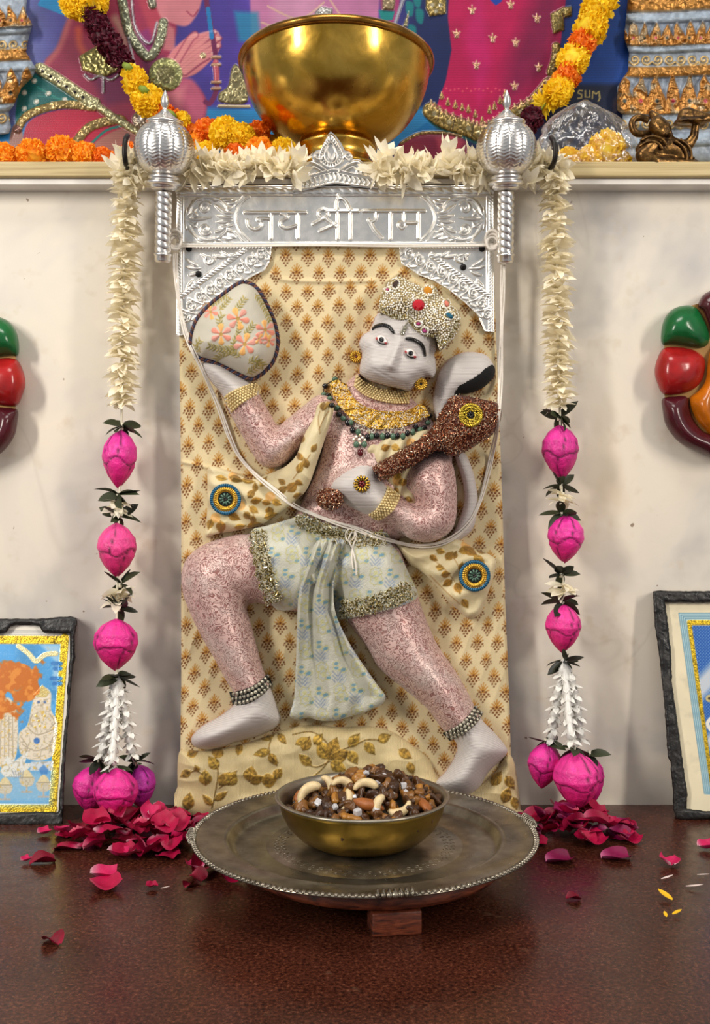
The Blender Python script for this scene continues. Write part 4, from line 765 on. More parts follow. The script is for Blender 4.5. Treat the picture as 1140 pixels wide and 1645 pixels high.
MED = [('blue_bead_ring', 22.5, 3.6, 2.6, 44, M_blue), ('gold_bead_ring', 16.2, 3.4, 4.4, 36, M_gold), ('pale_bead_ring', 19.6, 2.2, 1, 48, M_bead), ('crystal_ring', 6.5, 3.6, 3.6, 10, M_teal), ('dark_centre', 2, 4, 2, 3, M_dark)]
medallion('medallion', 362, 802, 25, statue, MED); medallion('medallion', 762, 925, 25.5, statue, MED)
# ---- sequin trims: bands of bugle beads
def scatter(name, P, n, lift, size, mat, parent, layers=1, kind='stuff', lab=None, flat=.6, shape=CYL):
    """n beads strewn over the polygon P of the front surface"""
    P = np.asarray(P, float); a, b = P.min(0), P.max(0); pts = []
    while sum(map(len, pts)) < n:
        q = RNG.uniform(a, b, (n*3, 2)); pts.append(q[sdp(q[:, 0], q[:, 1], P) < 0])
    q = np.concatenate(pts)[:n]; k = px2m(.06); L = on(q[:, 0], q[:, 1], RNG.uniform(0, lift, n)); ln = RNG.uniform(.7, 1.4, n)*size*k; wd = RNG.uniform(.8, 1.2, n)*size*.62*k
    th = RNG.uniform(0, TAU, n); R = rot_y(th); tl = rrot(n); R = np.where((RNG.random(n) < flat)[:, None, None], R, tl)
    return add(name, *stamp(shape, mats(L, R, np.stack([ln, wd, wd], -1))), mat, parent, smooth=False, kind=kind, label=lab)
def band(path, w, sc=0.0): # polygon round a path, scalloped edge
    p = spl(path, False); t_ = np.gradient(p, axis=0); t_ /= np.linalg.norm(t_, axis=1)[:, None]; nrm = np.stack([-t_[:, 1], t_[:, 0]], -1); s = np.cumsum(np.r_[0, np.linalg.norm(np.diff(p, axis=0), axis=1)])
    ww = (w/2+sc*np.abs(np.sin(s*math.pi/20)))[:, None]; return np.vstack([p+nrm*ww, (p-nrm*ww)[::-1]])
scatter('belt_trim', band([(476, 832), (500, 842), (530, 856), (560, 862), (590, 868), (618, 862)], 14, 6), 620, .003, 2.8, M_cry, statue)
scatter('hem_trim', band([(414, 852), (416, 880), (424, 915), (432, 945), (440, 968)], 19, 6), 620, .004, 2.9, M_cry, statue)
scatter('hem_trim', band([(546, 980), (575, 976), (605, 968), (635, 958), (662, 944)], 20, 6), 680, .004, 2.9, M_cry, statue)
# ---- bangles, anklets, choker: rows of small beads
def rows(name, A, B, n, r, mat, lift=.0, core=None):
    A, B = spl(A, False, 8), spl(B, False, 8); k = px2m(.07); parts = []; root = None
    t_ = np.linspace(0, 1, 24); bd = []
    Pg = np.vstack([A, B[::-1]]); 
    if core is not None:
        g = Grid(Pg[:, 0].min()-3, Pg[:, 1].min()-3, Pg[:, 0].max()+3, Pg[:, 1].max()+3, 1.5); sd = sdp(g.X, g.Y, Pg); d = hm(g.X, g.Y); root = relief(name, g, sd, d+.0012, d-.004, core, statue, color=False)
    for i in range(n):
        f = (i+.5)/n; P = A*(1-f)+B*f; q, an = evenly(P, 2*r*.96, .5 if i % 2 else 1.0); L = on(q[:, 0], q[:, 1], lift+r*k*.3, 0); M = mats(L, None, np.full((len(q), 3), r*k)); o = add('bead_row' if root else name, *stamp(SPH, M), mat, root or statue, kind='stuff')
    return root
rows('bangle', [(358, 640), (366, 632), (386, 622), (404, 616), (413, 616)], [(371, 664), (386, 650), (402, 640), (414, 634), (420, 634)], 6, 2.5, M_bead, .002, M_bead)
rows('bangle', [(622, 779), (620, 790), (612, 806), (602, 820), (592, 827)], [(643, 795), (640, 806), (630, 822), (616, 832), (606, 836)], 6, 2.5, M_bead, .002, M_bead)
M_ank = simple('silver_grey_crystals', (206, 200, 180), .15, .5, var=.6, vs=700); M_cord = simple('black_cord', (28, 32, 30), .7)
rows('anklet', [(368, 1112), (390, 1108), (412, 1098), (430, 1082)], [(374, 1134), (398, 1130), (420, 1118), (438, 1100)], 3, 3.3, M_ank, .002, M_cord)
rows('anklet', [(710, 1178), (730, 1168), (750, 1152), (762, 1134)], [(722, 1190), (744, 1180), (764, 1164), (776, 1146)], 3, 3.3, M_ank, .002, M_cord)
rows('choker', [(572, 600), (584, 612), (606, 622), (630, 627), (657, 629)], [(568, 620), (584, 634), (606, 643), (632, 648), (657, 648)], 6, 2.3, M_bead, .004, M_bead)
# ---- eyes, brows, forehead mark, earrings
M_black = simple('black_enamel', (14, 12, 12), .18, var=0); M_white = simple('white_enamel', (238, 228, 222), .2, var=.03); M_red = simple('red_enamel', (176, 64, 66), .3); 
def blob(name, pts, R, H, mat, parent, base=.0, back=.004, step=.7, sm=True, label=None):
    P = S(pts, 5) if sm else np.array(pts, float); g = Grid(P[:, 0].min()-2, P[:, 1].min()-2, P[:, 0].max()+2, P[:, 1].max()+2, step); sd = sdp(g.X, g.Y, P); d = hm(g.X, g.Y)
    return relief(name, g, sd, d+base+infl(sd, R, H), d-back, mat, parent, color=False, label=label)
def eye(cx, cy, a):
    ca, sa = math.cos(a), math.sin(a); T = lambda q: [(cx+ca*x-sa*y, cy+sa*x+ca*y) for x, y in q]
    o = blob('eye', T([(-9.5, -1), (-5, -5.5), (1, -6.2), (6, -3.5), (10, 2.5), (4, 5.5), (-3, 5.2), (-7.5, 2.5)]), 4, .0035, M_white, statue, .001)
    blob('eye_rim', T([(-10.5, 0), (-8, -2), (-6.5, 0), (-7, 3)]), 2, .001, M_red, o, .0003); blob('eye_rim', T([(6, 3), (8.5, 1), (11, 3.5), (8, 6)]), 2, .001, M_red, o, .0003)
    blob('lower_lid', T([(-7, 3), (-2, 5.2), (5, 5.6), (8, 5), (4, 7), (-3, 6.6)]), 1.5, .001, M_black, o, .0006); blob('pupil', [(cx+4*math.cos(k), cy-.2+4*math.sin(k)) for k in np.arange(8)*TAU/8], 2, .0012, M_black, o, .0006)
eye(612.5, 545.5, .28); eye(659.5, 567.5, .30)
def stroke_blob(name, path, ws, H, mat, parent, label=None, base=.0):
    p = spl(path, False, 8); w_ = np.interp(np.linspace(0, 1, len(p)), np.linspace(0, 1, len(ws)), ws)/2; g = Grid(p[:, 0].min()-8, p[:, 1].min()-8, p[:, 0].max()+8, p[:, 1].max()+8, .8); sd = dln(g.X, g.Y, p, w_); d = hm(g.X, g.Y)
    return relief(name, g, sd, d+base+infl(sd, max(ws)/2, H), d-.004, mat, parent, color=False, label=label)
stroke_blob('eyebrow', [(595, 531), (602, 525), (613, 522), (624, 525), (630, 532), (632, 535)], [1.5, 5.5, 6.5, 6.5, 5.5, 3], .0035, M_black, statue)
stroke_blob('eyebrow', [(653, 544), (662, 545), (674, 551), (680, 559), (683, 571)], [5, 6.5, 6.5, 5.5, 3.5], .0035, M_black, statue)
g_ = [(655, 517), (651, 524), (647, 533), (644, 540), (648, 537)]
stroke_blob('forehead_mark', [(654, 517), (650, 526), (646, 535)], [1.5, 4, 8], .002, M_ank, statue); scatter('forehead_crystals', band([(653, 520), (646, 536)], 6), 26, .002, 1.6, M_ank, statue)
for x, y in ((572, 573), (676, 617)):
    o = medallion('earring', x, y, 8.5, statue, [('gold_ring', 7.4, 3, 3, 16, M_gold), ('gold_ring', 4.6, 2.6, 2.4, 12, M_gold)]); add('red_stone', SPH_F[0]*np.array([2.6, 2.2, 3.2])*px2m(.08)+on(x, y, .002), SPH_F[1], simple('red_stone', (96, 16, 20), .1), o)
# ---- crown
CR = [(608, 502), (610, 482), (615, 466), (622, 455), (632, 447), (643, 444), (652, 449), (660, 454), (668, 456), (678, 462), (686, 458), (693, 457), (701, 462), (705, 474), (716, 480), (722, 490), (735, 497), (739, 512), (736, 530), (724, 549), (709, 562), (703, 557), (702, 543), (690, 541), (676, 536), (664, 526), (657, 513), (645, 513), (630, 511), (618, 505)]
g = Grid(600, 438, 746, 570, 1.2); sdc = sdp(g.X, g.Y, S(CR, 3)); M_crown = simple('crown_cloth', (170, 150, 104), .5, .3, var=.4, vs=300)
crown = relief('crown', g, sdc, dpan(g.Y)+.046+infl(sdc, 34, .022), dpan(g.Y)+.004, M_crown, statue, color=False)
M_pearl = NT('small_pearls'); t = M_pearl; t.set(Base__Color=t.ramp(t.noise(330, 2), [(.34, (214, 190, 120)), (.44, (244, 236, 216)), (.66, (252, 250, 244))]), Roughness=.18, Metallic=.15); M_pearl = t.m
q = RNG.uniform((604, 440), (742, 566), (16000, 2)); q = q[sdp(q[:, 0], q[:, 1], S(CR, 3)) < -.5]; keep = []; occ = {}
for p in q:
    c_ = (int(p[0]/3), int(p[1]/3))
    if all(np.hypot(*(p-z)) > 2.9 for a in (-1, 0, 1) for b in (-1, 0, 1) for z in occ.get((c_[0]+a, c_[1]+b), [])): occ.setdefault(c_, []).append(p); keep.append(p)
q = np.array(keep); L = on(q[:, 0], q[:, 1], .0006, 0); add('pearl_cover', *stamp(SPH, mats(L, None, np.tile((RNG.uniform(1.4, 1.9, len(q))*px2m(.08))[:, None], (1, 3)))), M_pearl, crown, kind='stuff')
for pa in ([(622, 503), (632, 508), (645, 510), (655, 508), (660, 516), (670, 528), (684, 536), (698, 538)], [(612, 492), (618, 500), (628, 504)], [(704, 540), (708, 552), (720, 542), (730, 526), (734, 510)]):
    Q, an = evenly(spl(pa, False), 3.0); n_ = len(Q); L = on(Q[:, 0], Q[:, 1], .0015, 0); k_ = px2m(.08); add('bugle_bead_edge', *stamp(CYL, mats(L, rot_y(an+math.pi/2), np.tile([4.2*k_, 2.4*k_, 2.4*k_], (n_, 1)))), M_cry, crown, smooth=False, kind='stuff')
def gem(name, x, y, rx, ry, c, parent, a=0, ring=None):
    V, f = lathe([(0, .55), (.55, .5), (1, 0), (.8, -.4), (0, -.4)], 12); k_ = px2m(.085); V = V*np.array([rx*k_, ry*k_, max(rx, ry)*k_*.7]); ca, sa = math.cos(a), math.sin(a); V[:, :2] = V[:, :2]@np.array([[ca, -sa], [sa, ca]]); V = V[:, [0, 2, 1]]*np.array([1, -1, 1])+on(x, y, .003)
    m = simple(name+'_glass', c, .06, .1, var=.0, spec=.8); m.node_tree.nodes['Principled BSDF'].inputs['Coat Weight'].default_value = .6
    o = add(name, V, f, m, parent, smooth=False)
    th = np.arange(16)*TAU/16; P = np.stack([x+(rx+2.2)*np.cos(th), y+(ry+2.2)*np.sin(th)], -1); add('setting', *stamp(SPH, mats(on(P[:, 0], P[:, 1], .0022), None, np.full((16, 3), 1.7*k_))), M_pearl, o, kind='stuff')
gem('red_gem', 672, 490, 9.5, 9, (196, 18, 34), crown); gem('amber_gem', 687, 466.5, 7, 6.5, (214, 140, 16), crown, .5); gem('blue_gem', 722, 507, 6.5, 4, (22, 96, 122), crown, .6); gem('dark_gem', 635, 456, 4.5, 6.5, (70, 50, 40), crown, .4); gem('pink_gem', 672, 520, 3.6, 2.4, (178, 50, 110), crown); gem('pink_gem', 682, 531, 3.6, 3.4, (196, 70, 140), crown, .6); gem('pink_gem', 622, 465, 2.4, 2.2, (206, 90, 140), crown); gem('coral_gem', 717, 488, 4, 5, (226, 130, 110), crown, -.4)
# ---- gold collar and the string of dark and green beads
CI = [(556, 617), (568, 639), (585, 652), (606, 659), (635, 661), (660, 657), (674, 649), (684, 655)]; CO = [(690, 668), (674, 676), (651, 684), (624, 689), (598, 688), (571, 678), (556, 665), (540, 645), (530, 617), (542, 610)]
g = Grid(524, 604, 696, 694, 1.0); Pc = np.vstack([spl(CI, False), spl(CO, False)]); sdc = sdp(g.X, g.Y, Pc); hc = hm(g.X, g.Y, 3); t = NT('gold_filigree')
t.set(Base__Color=t.ramp(t.noise(500, 2), [(.3, (130, 84, 20)), (.5, (218, 170, 60)), (.7, (250, 222, 140))]), Metallic=.85, Roughness=.28); t.bump(t.noise(900, 2), .8, .001); M_fil = t.m
collar = relief('gold_collar', g, sdc, np.maximum(hc, dpan(g.Y)+.022)+.004+.0016*gold_field(g.X, g.Y, 4, 88), dpan(g.Y)+.012, M_fil, statue, color=False)
AI, AO = spl(CI, False, 10), spl(CO, False, 10)[::-1]; qi = evenly(AI, 1)[0]; qo = evenly(AO, 1)[0]
for f_ in np.linspace(.08, .93, 9):
    a, b = qi[int(f_*(len(qi)-1))], qo[int(f_*(len(qo)-1))]
    for o_ in (-1.6, 1.6):
        tt = np.linspace(.06, .94, 6)[:, None]; p = a*(1-tt)+b*tt+np.array([o_, 0]); add('gold_bar', *tube(on(p[:, 0], p[:, 1], .0008), .0007, 6), M_gold, collar)
ring_ = np.vstack([AI*.93+AO[np.linspace(0, len(AO)-1, len(AI)).astype(int)]*.07]); Q, _ = evenly(ring_, 3); add('collar_edge', *stamp(SPH, mats(on(Q[:, 0], Q[:, 1], .0006), None, np.full((len(Q), 3), .0011))), M_gold, collar, kind='stuff')
scatter('collar_crystals', Pc, 420, .0022, 1.5, M_pearl, collar, flat=.8)
scatter('collar_fringe', band([(571, 682), (598, 692), (624, 693), (651, 688)], 9), 90, .002, 2, M_pearl, collar)
NB = [(538, 609), (522, 620), (520, 634), (527, 635), (530, 640), (533, 651), (541, 655), (544, 666), (551, 672), (558, 679), (564, 678), (566, 691), (575, 694), (590, 702), (597, 701), (605, 700), (614, 701), (622, 700), (631, 701), (638, 700), (647, 701), (654, 696), (663, 694), (668, 686), (675, 690), (681, 687), (687, 679), (690, 668)]
neck = thing('bead_necklace', 'necklace of green and black stone beads hanging below the gold collar', 'necklace', on(600, 700))
M_gb = simple('green_stone', (84, 116, 92), .3, var=.35, vs=250); M_kb = simple('black_stone', (18, 16, 18), .2); M_rb = simple('dark_red_stone', (84, 14, 22), .15)
gm, km = raw_mesh('green_bead', *SPH_F, M_gb), raw_mesh('black_bead', *SPH_F, M_kb); NL = []
for i, (x, y) in enumerate(NB): 
    p = on(x, y, .0022); NL.append(p); inst('bead', gm if i % 2 == 0 else km, neck, p, None, (.0029, .0027, .0037) if 8 < i < 24 else (.0034, .0027, .0029))
for x, y in ((572, 714), (585, 714)): inst('bead', gm, neck, on(x, y, .002), None, (.0032, .0027, .0036))
rm = raw_mesh('red_bead', *SPH_F, M_rb); inst('pendant_bead', rm, neck, on(578.5, 727, .002), None, (.0032, .0027, .0044))
tl_ = np.array([(566, 700), (578, 705), (590, 702)], float); add('pendant_crystals', *stamp(SPH, mats(on(*(np.array([(572, 702), (577, 706), (582, 703), (578, 699), (568, 706), (586, 707), (578, 712)], float).T), .002), None, np.full((7, 3), .0017))), M_pearl, neck, kind='stuff')
th_ = spl(np.array(NL), False, 3); add('thread', *tube(th_, .0006, 5), M_dark, neck)
medallion('hand_brooch', 581, 777.5, 12, statue, [('gold_ring', 10, 3.6, 4, 14, M_gold), ('dark_stones', 7.4, 3, 3, 10, M_dark), ('red_stones', 2.4, 4, 3, 5, simple('deep_red_stone', (120, 20, 26), .15))])
# ---------------------------------------------------------------- flowered cushion (the carried hill)
CU = [(392, 453), (378, 458), (364, 468), (336, 490), (316, 513), (307, 538), (307, 557), (319, 574), (336, 580), (353, 586), (381, 600), (403, 609), (414, 605), (424, 598), (439, 580), (446, 553), (442, 521), (428, 488), (411, 461)]
cush = thing('embroidered_cushion', 'small padded hill-shaped cushion embroidered with pink flowers, held up on the raised hand', 'cushion', W(380, 600, .05))
G = Grid(300, 446, 452, 616, 1.0, (196, 190, 174)); X, Y = G.X, G.Y; sd = sdp(X, Y, S(CU, 5)); G.C *= (.93+.1*fbm(X, Y, 22, 101))[..., None]
def flower(x, y, r, a0=0):
    for k in range(6):
        a = a0+k*TAU/6+.2; G.line([(x+r*.25*math.cos(a), y+r*.25*math.sin(a)), (x+r*.85*math.cos(a), y+r*.85*math.sin(a))], [2.5, r*.62], [(222, 138, 116), (234, 176, 96), (214, 150, 134)][k % 3], .95, 1, .0011)
        G.line([(x+r*.2*math.cos(a), y+r*.2*math.sin(a)), (x+r*math.cos(a), y+r*math.sin(a))], .9, (190, 100, 84), .5)
    G.disk(x, y, r*.2, (176, 140, 70))
def sprig(pts, n=6, L=8):
    p = spl(pts, False); G.line(p, 1.2, (126, 112, 56), .9, 1, .0006); Q, an = evenly(p, 5)
    for k, (q, a) in enumerate(zip(Q, an)):
        for s in (-1, 1): b = a+s*.8; G.line([q, q+np.array([math.cos(b), math.sin(b)])*L*.55, q+np.array([math.cos(b), math.sin(b)])*L], [1, 2.8, .8], [(134, 124, 60), (168, 150, 84)][(k+s) % 2], .95, 1, .0008)
sprig([(384, 556), (370, 560), (350, 560), (336, 556)]); sprig([(386, 574), (372, 566), (356, 570), (346, 578)]); sprig([(392, 540), (400, 530), (406, 522)]); sprig([(378, 500), (388, 486), (394, 478)]); sprig([(356, 528), (352, 514), (356, 506)]); sprig([(378, 570), (374, 552), (382, 536), (384, 520)], L=6)
sprig([(396, 600), (412, 590), (420, 580)], L=9); sprig([(398, 584), (410, 578), (424, 588)], L=9); sprig([(322, 566), (314, 556), (322, 546)]); sprig([(366, 472), (350, 484), (338, 492)], L=6); sprig([(410, 472), (424, 494), (434, 516)], L=7); sprig([(352, 498), (362, 488), (370, 478)], L=6)
for f_ in [(382, 512, 16, 0), (355, 537, 15, .3), (393, 553, 16, .6), (426, 530, 14, .2), (338, 501, 11, .1), (432, 548, 9, .5), (416, 544, 8, .9)]: flower(*f_)
t = NT('embroidered_cotton'); t.set(Base__Color=t.attr(), Roughness=.75); t.bump(t.noise(700, 2), .3, .0005); M_emb = t.m
relief('padded_cloth', G, sd, dpan(Y)+.010+infl(sd, 46, .044)+.0015*fbm(X, Y, 30, 102)+G.h, dpan(Y)+.001, M_emb, cush)
Q = spl(CU, True, 8); Q = np.vstack([Q, Q[:1]]); cs = np.cumsum(np.r_[0, np.linalg.norm(np.diff(Q, axis=0), axis=1)])
for k, (c_, nm) in enumerate([((58, 34, 40), 'dark'), ((126, 70, 50), 'rust'), ((46, 52, 92), 'blue')]):
    ph = cs*.55+k*TAU/3; Q2 = np.array(evenly(Q, 2.0)[0]); ph = np.arange(len(Q2))*1.1+k*TAU/3; an = evenly(Q, 2.0)[1]; off = 1.7*np.cos(ph)
    px_, py_ = Q2[:, 0]-np.sin(an)*off, Q2[:, 1]+np.cos(an)*off; dd = dpan(py_)+.024+.0016*np.sin(ph); add('edging_cord', *tube(W(px_, py_, dd), .0013, 6), simple(nm+'_cord', c_, .6, var=.5, vs=120), cush)
# ---------------------------------------------------------------- sequinned club held in the other hand
CB = [(722, 641), (733, 635), (757, 638), (781, 643), (802, 650), (804, 675), (790, 699), (766, 714), (733, 732), (719, 729), (701, 724), (674, 741), (647, 757), (614, 772), (606, 764), (599, 750), (623, 735), (653, 717), (683, 698), (701, 675), (710, 657)]
KN = [(508, 801), (512, 790), (524, 784), (540, 787), (551, 796), (549, 808), (540, 818), (524, 819), (512, 813)]
club = thing('sequinned_club', 'copper-brown sequinned club held slantwise across the chest', 'club', W(690, 700, .08))
M_brn = simple('brown_sequin_cloth', (96, 48, 34), .4, .3, var=.5, vs=200)
t = NT('copper_sequins'); c = t.ramp(t.noise(520, 2), [(.30, (70, 28, 22)), (.46, (140, 72, 48)), (.55, (190, 120, 76)), (.61, (255, 236, 206))]); t.set(Base__Color=c, Metallic=.7, Roughness=.14); M_seq = t.m
for nm, P_, b0, R_, H_, n_ in (('club_head', CB, .050, 36, .034, 2100), ('club_knob', KN, .046, 17, .02, 300)):
    P = np.array(P_, float); g = Grid(P[:, 0].min()-4, P[:, 1].min()-4, P[:, 0].max()+4, P[:, 1].max()+4, 1.4); sd = sdp(g.X, g.Y, S(P_, 4)); o = relief(nm, g, sd, dpan(g.Y)+b0+infl(sd, R_, H_), dpan(g.Y)+b0-.022, M_brn, club, color=False)
    scatter('sequins', S(P_, 3), n_, .0016, 2.5, M_seq, o, flat=.45)
M_brs = simple('yellow_gold_beads', (206, 176, 60), .2, .8, var=.4, vs=400)
medallion('club_brooch', 756, 667, 18.5, club, [('gold_bead_ring', 16.8, 3.6, 2.6, 40, M_brs), ('gold_bead_ring', 12.4, 3, 3.4, 30, M_brs), ('gold_bead_ring', 8.6, 3, 3, 20, M_brs), ('dark_stone_ring', 3.4, 3.4, 3, 7, M_dark)])
# ---------------------------------------------------------------- white sacred thread looped over the figure
thread = thing('white_thread', 'looped white cotton thread hanging from both silver maces across the figure', 'thread', on(566, 850))
M_thr = simple('white_cotton_thread', (232, 224, 212), .8, var=.12, vs=300, bump=.3, bs=1200)
TP = [(281, 405), (281, 430), (285, 470), (293, 515), (303, 548), (318, 580), (333, 612), (352, 655), (368, 700), (384, 733), (410, 762), (440, 787), (470, 811), (500, 825), (540, 840), (570, 849), (604, 862), (640, 872), (672, 877), (704, 874), (730, 862), (752, 842), (768, 812), (780, 772), (790, 730), (798, 690), (802, 640), (804, 580), (806, 500), (808, 424)]
P = spl(TP, False, 8); Q, an = evenly(P, 3); rawd = np.maximum.reduce([hm(Q[:, 0]+a, Q[:, 1]+b, 1) for a in (-3, 0, 3) for b in (-3, 0, 3)]); rawd = np.maximum(rawd, .036)
for _ in range(3): rawd = np.maximum(rawd, np.convolve(np.pad(rawd, 4, 'edge'), np.ones(9)/9, 'valid'))
for _ in range(4): rawd = np.convolve(np.pad(rawd, 3, 'edge'), np.ones(7)/7, 'valid')
for k in (-1, 0, 1):
    wob = k*2.3+.8*np.sin(np.arange(len(Q))*.13+k*2); px_, py_ = Q[:, 0]-np.sin(an)*wob, Q[:, 1]+np.cos(an)*wob; add('strand', *tube(W(px_, py_, rawd+.0014+.0004*k), .0010, 6), M_thr, thread)
xs = np.linspace(283, 792, 60)
for k in (0, 1): add('strand', *tube(W(xs, 393+k*2.4+.8*np.sin(xs*.02+k), .0375+.0004*k), .0010, 6), M_thr, thread)
for cx_, s in ((283, -1), (789, 1)):
    for k in range(3):
        th = np.linspace(0, TAU, 24); add('thread_loop', *tube(W(cx_+s*2+(9+k)*np.cos(th), 391+(10+1.5*k)*np.sin(th)-4*k, .040+.003*np.sin(th+k)), .0017, 6), M_thr, thread)
for q in ([(566, 848), (557, 853), (555, 862), (561, 870), (569, 862), (569, 850)], [(569, 850), (572, 862), (566, 880), (565, 900), (567, 915)], [(568, 850), (560, 866), (566, 884), (571, 905), (572, 925)]):
    q = spl(q, False, 6); add('thread_knot', *tube(W(q[:, 0], q[:, 1], hm(q[:, 0], q[:, 1], 2)+.003), .0009, 6), M_thr, thread)
# ---------------------------------------------------------------- cloth-flower garlands
def quad_strip(L, wd, curve, n=5, cup=.0, tip=.55):
    """one petal or leaf along +x, gently bent up, with a fold along its middle"""
    V = []; t_ = np.linspace(0, 1, n)
    for t in t_:
        wv = wd*math.sin(math.pi*min(t*.88+.10, 1))**.8*(1 if t < 1 else .1)
        z = curve*L*t*t
        V += [(L*t, -wv, z+cup*wv), (L*t, 0, z), (L*t, wv, z+cup*wv)]
    f = []
    for i in range(n-1):
        for k in (0, 1): f.append((i*3+k, i*3+3+k, i*3+4+k, i*3+1+k))
    return np.array(V), [np.array(f)]
def turned(VF, az, el, roll=0, off=(0, 0, 0)):
    V, f = VF; M = Matrix.Rotation(az, 3, 'Z')@Matrix.Rotation(-el, 3, 'Y')@Matrix.Rotation(roll, 3, 'X'); return V@np.array(M).T+np.array(off), f
def whorl(n, L, wd, el, cv, seed, jit=.3, cup=.25):
    r = random.Random(seed); P = []
    for k in range(n):
        P.append(turned(quad_strip(L*r.uniform(.82, 1.1), wd*r.uniform(.8, 1.15), cv+r.uniform(-.2, .2), 5, cup*r.uniform(.3, 1.6)), k*TAU/n+r.uniform(-jit, jit), el+r.uniform(-.25, .25), r.uniform(-.5, .5)))
    P.append(tube([(0, 0, -.004), (0, 0, .004)], .0016, 6)); return join(P)
t = NT('cream_petal_cloth'); c = t.mix(t.ramp(t.noise(120, 2), [(.35, 0), (.7, .5)]), L4((255, 248, 228)), L4((248, 236, 200))); t.set(Base__Color=c, Roughness=.6); t.b.inputs['Subsurface Weight'].default_value = .0
tr = t.n('ShaderNodeBsdfTranslucent', Color=c); mx = t.n('ShaderNodeMixShader', Fac=.3); t.put(mx.inputs[1], t.b.outputs[0]); t.put(mx.inputs[2], tr.outputs[0]); t.put(t.out.inputs['Surface'], mx.outputs[0]); M_petal = t.m
M_leaf = simple('dark_green_leaf_cloth', (54, 62, 34), .55, var=.5, vs=80, bump=.3, bs=300); M_leaf2 = simple('black_green_leaf_cloth', (34, 38, 26), .5, var=.4, vs=80)
M_plastic = simple('white_plastic', (236, 234, 228), .3, var=.06); M_gcord = simple('garland_cord', (236, 228, 206), .7)
FLW = [raw_mesh('cloth_flower_%s' % 'abcde'[k], *whorl(9, .0205, .0054, .12-.1*k % .3, -.25, 30+k), M_petal) for k in range(5)]
STAR = [raw_mesh('star_flower_%s' % 'abcde'[k], *whorl(6, .0215, .0048, .55, .25, 50+k, .25), M_petal) for k in range(5)]
LEAF = [raw_mesh('cloth_leaf_%s' % 'abc'[k], *quad_strip(.0205, .0046, -.25+.2*k, 6, .35), [M_leaf, M_leaf, M_leaf2][k]) for k in range(3)]
def bud_mesh(name, seed, col, col2):
    """closed lotus bud: two tiers of papery shells with grooved seams"""
    r = random.Random(seed); n, m = 44, 48; th = np.arange(m)*TAU/m; v = np.linspace(0, 1, n)
    prof = np.interp(v, [0, .04, .12, .28, .46, .62, .78, .92, .98, 1], [.06, .30, .62, .93, 1.0, .90, .66, .30, .10, .03])
    TH, VV = np.meshgrid(th, v); seam = .54+.05*np.sin(3*TH+seed)+.03*np.sin(5*TH+2*seed)
    k1 = [r.uniform(0, TAU/4)+i*TAU/4+r.uniform(-.2, .2) for i in range(4)]; k2 = [r.uniform(0, TAU/3)+i*TAU/3+r.uniform(-.2, .2) for i in range(3)]
    ad = lambda a: np.abs((TH-a+math.pi) % TAU-math.pi)
    g = np.exp(-((VV-seam)/.013)**2)
    for a in k1: g = np.maximum(g, np.exp(-((ad(a+.12*np.sin(9*VV)))/.045)**2)*(VV < seam))
    for a in k2: g = np.maximum(g, np.exp(-((ad(a+.25*np.sin(6*VV)))/.05)**2)*(VV >= seam)*.9)
    step = np.where(VV < seam, .035, 0); lump = .035*(vnoise(TH*3, VV*9, 1, seed)-.5)+.03*(vnoise(TH*9, VV*20, 1, seed+2)-.5)
    R = prof[:, None]*(1+step+lump-.06*g)+.0; wob = 1+.07*np.cos(2*TH+seed)
    V = np.stack([R*wob*np.cos(TH), R*wob*np.sin(TH), (.5-VV)*2], -1).reshape(-1, 3)
    f = np.clip((VV-.35)/.6, 0, 1)[..., None]; sp = vnoise(TH*6, VV*12, 1, seed+4)[..., None]
    C = rgb(*col)*(1-f)+rgb(*col2)*f; C = C*(.86+.2*sp); C = C*(1-.6*g[..., None])
    return raw_mesh(name, V, [grid_faces(n, m), np.arange(m)[None, ::-1], ((n-1)*m+np.arange(m))[None]], M_bud, True, C.reshape(-1, 3))
t = NT('pink_papery_bud'); t.set(Base__Color=t.attr(), Roughness=.42); t.bump(t.noise(9, 4), .22, .035); M_bud = t.m
BUDS = [bud_mesh('lotus_bud_%s' % 'abcdef'[k], 3+k*2, c1, c2) for k, (c1, c2) in enumerate([((240, 52, 164), (226, 24, 112)), ((244, 70, 150), (222, 34, 104)), ((234, 40, 148), (226, 26, 108)), ((226, 44, 152), (214, 28, 116)), ((196, 44, 170), (176, 30, 124)), ((244, 56, 156), (232, 30, 114))])]
def rz(a, tx=0, ty=0): return Matrix.Rotation(tx, 3, 'X')@Matrix.Rotation(ty, 3, 'Y')@Matrix.Rotation(a, 3, 'Z')
def leaf_whorl(g, x, y, d, n=8, seed=0, droop=0.0, s=1.0):
    r = random.Random(seed); c = Vector(W(x, y, d)); kn = tube([(0, 0, -.004), (0, 0, .004)], .0019, 6); k = add('leaf_whorl', kn[0]+np.array(c), kn[1], M_gcord, g)
    for i in range(n):
        az = i*TAU/n+r.uniform(-.3, .3); m = Matrix.Rotation(az, 3, 'Z')@Matrix.Rotation(r.uniform(-.75, .8)+droop, 3, 'Y')@Matrix.Rotation(r.uniform(-1.1, 1.1), 3, 'X')
        if math.sin(az) > .8: m = Matrix.Rotation(az, 3, 'Z')@Matrix.Rotation(.9+droop, 3, 'Y')          # those against the wall fold down
        inst('leaf', LEAF[r.randrange(3)], k, c, m, s*r.uniform(.95, 1.35))
def put_flower(g, pool, x, y, d, seed, s=1.0, tilt=.25):
    r = random.Random(seed); inst('flower', r.choice(pool), g, W(x, y, d), rz(r.uniform(0, TAU), r.uniform(-tilt, tilt), r.uniform(-tilt, tilt)), s*r.uniform(.88, 1.1))
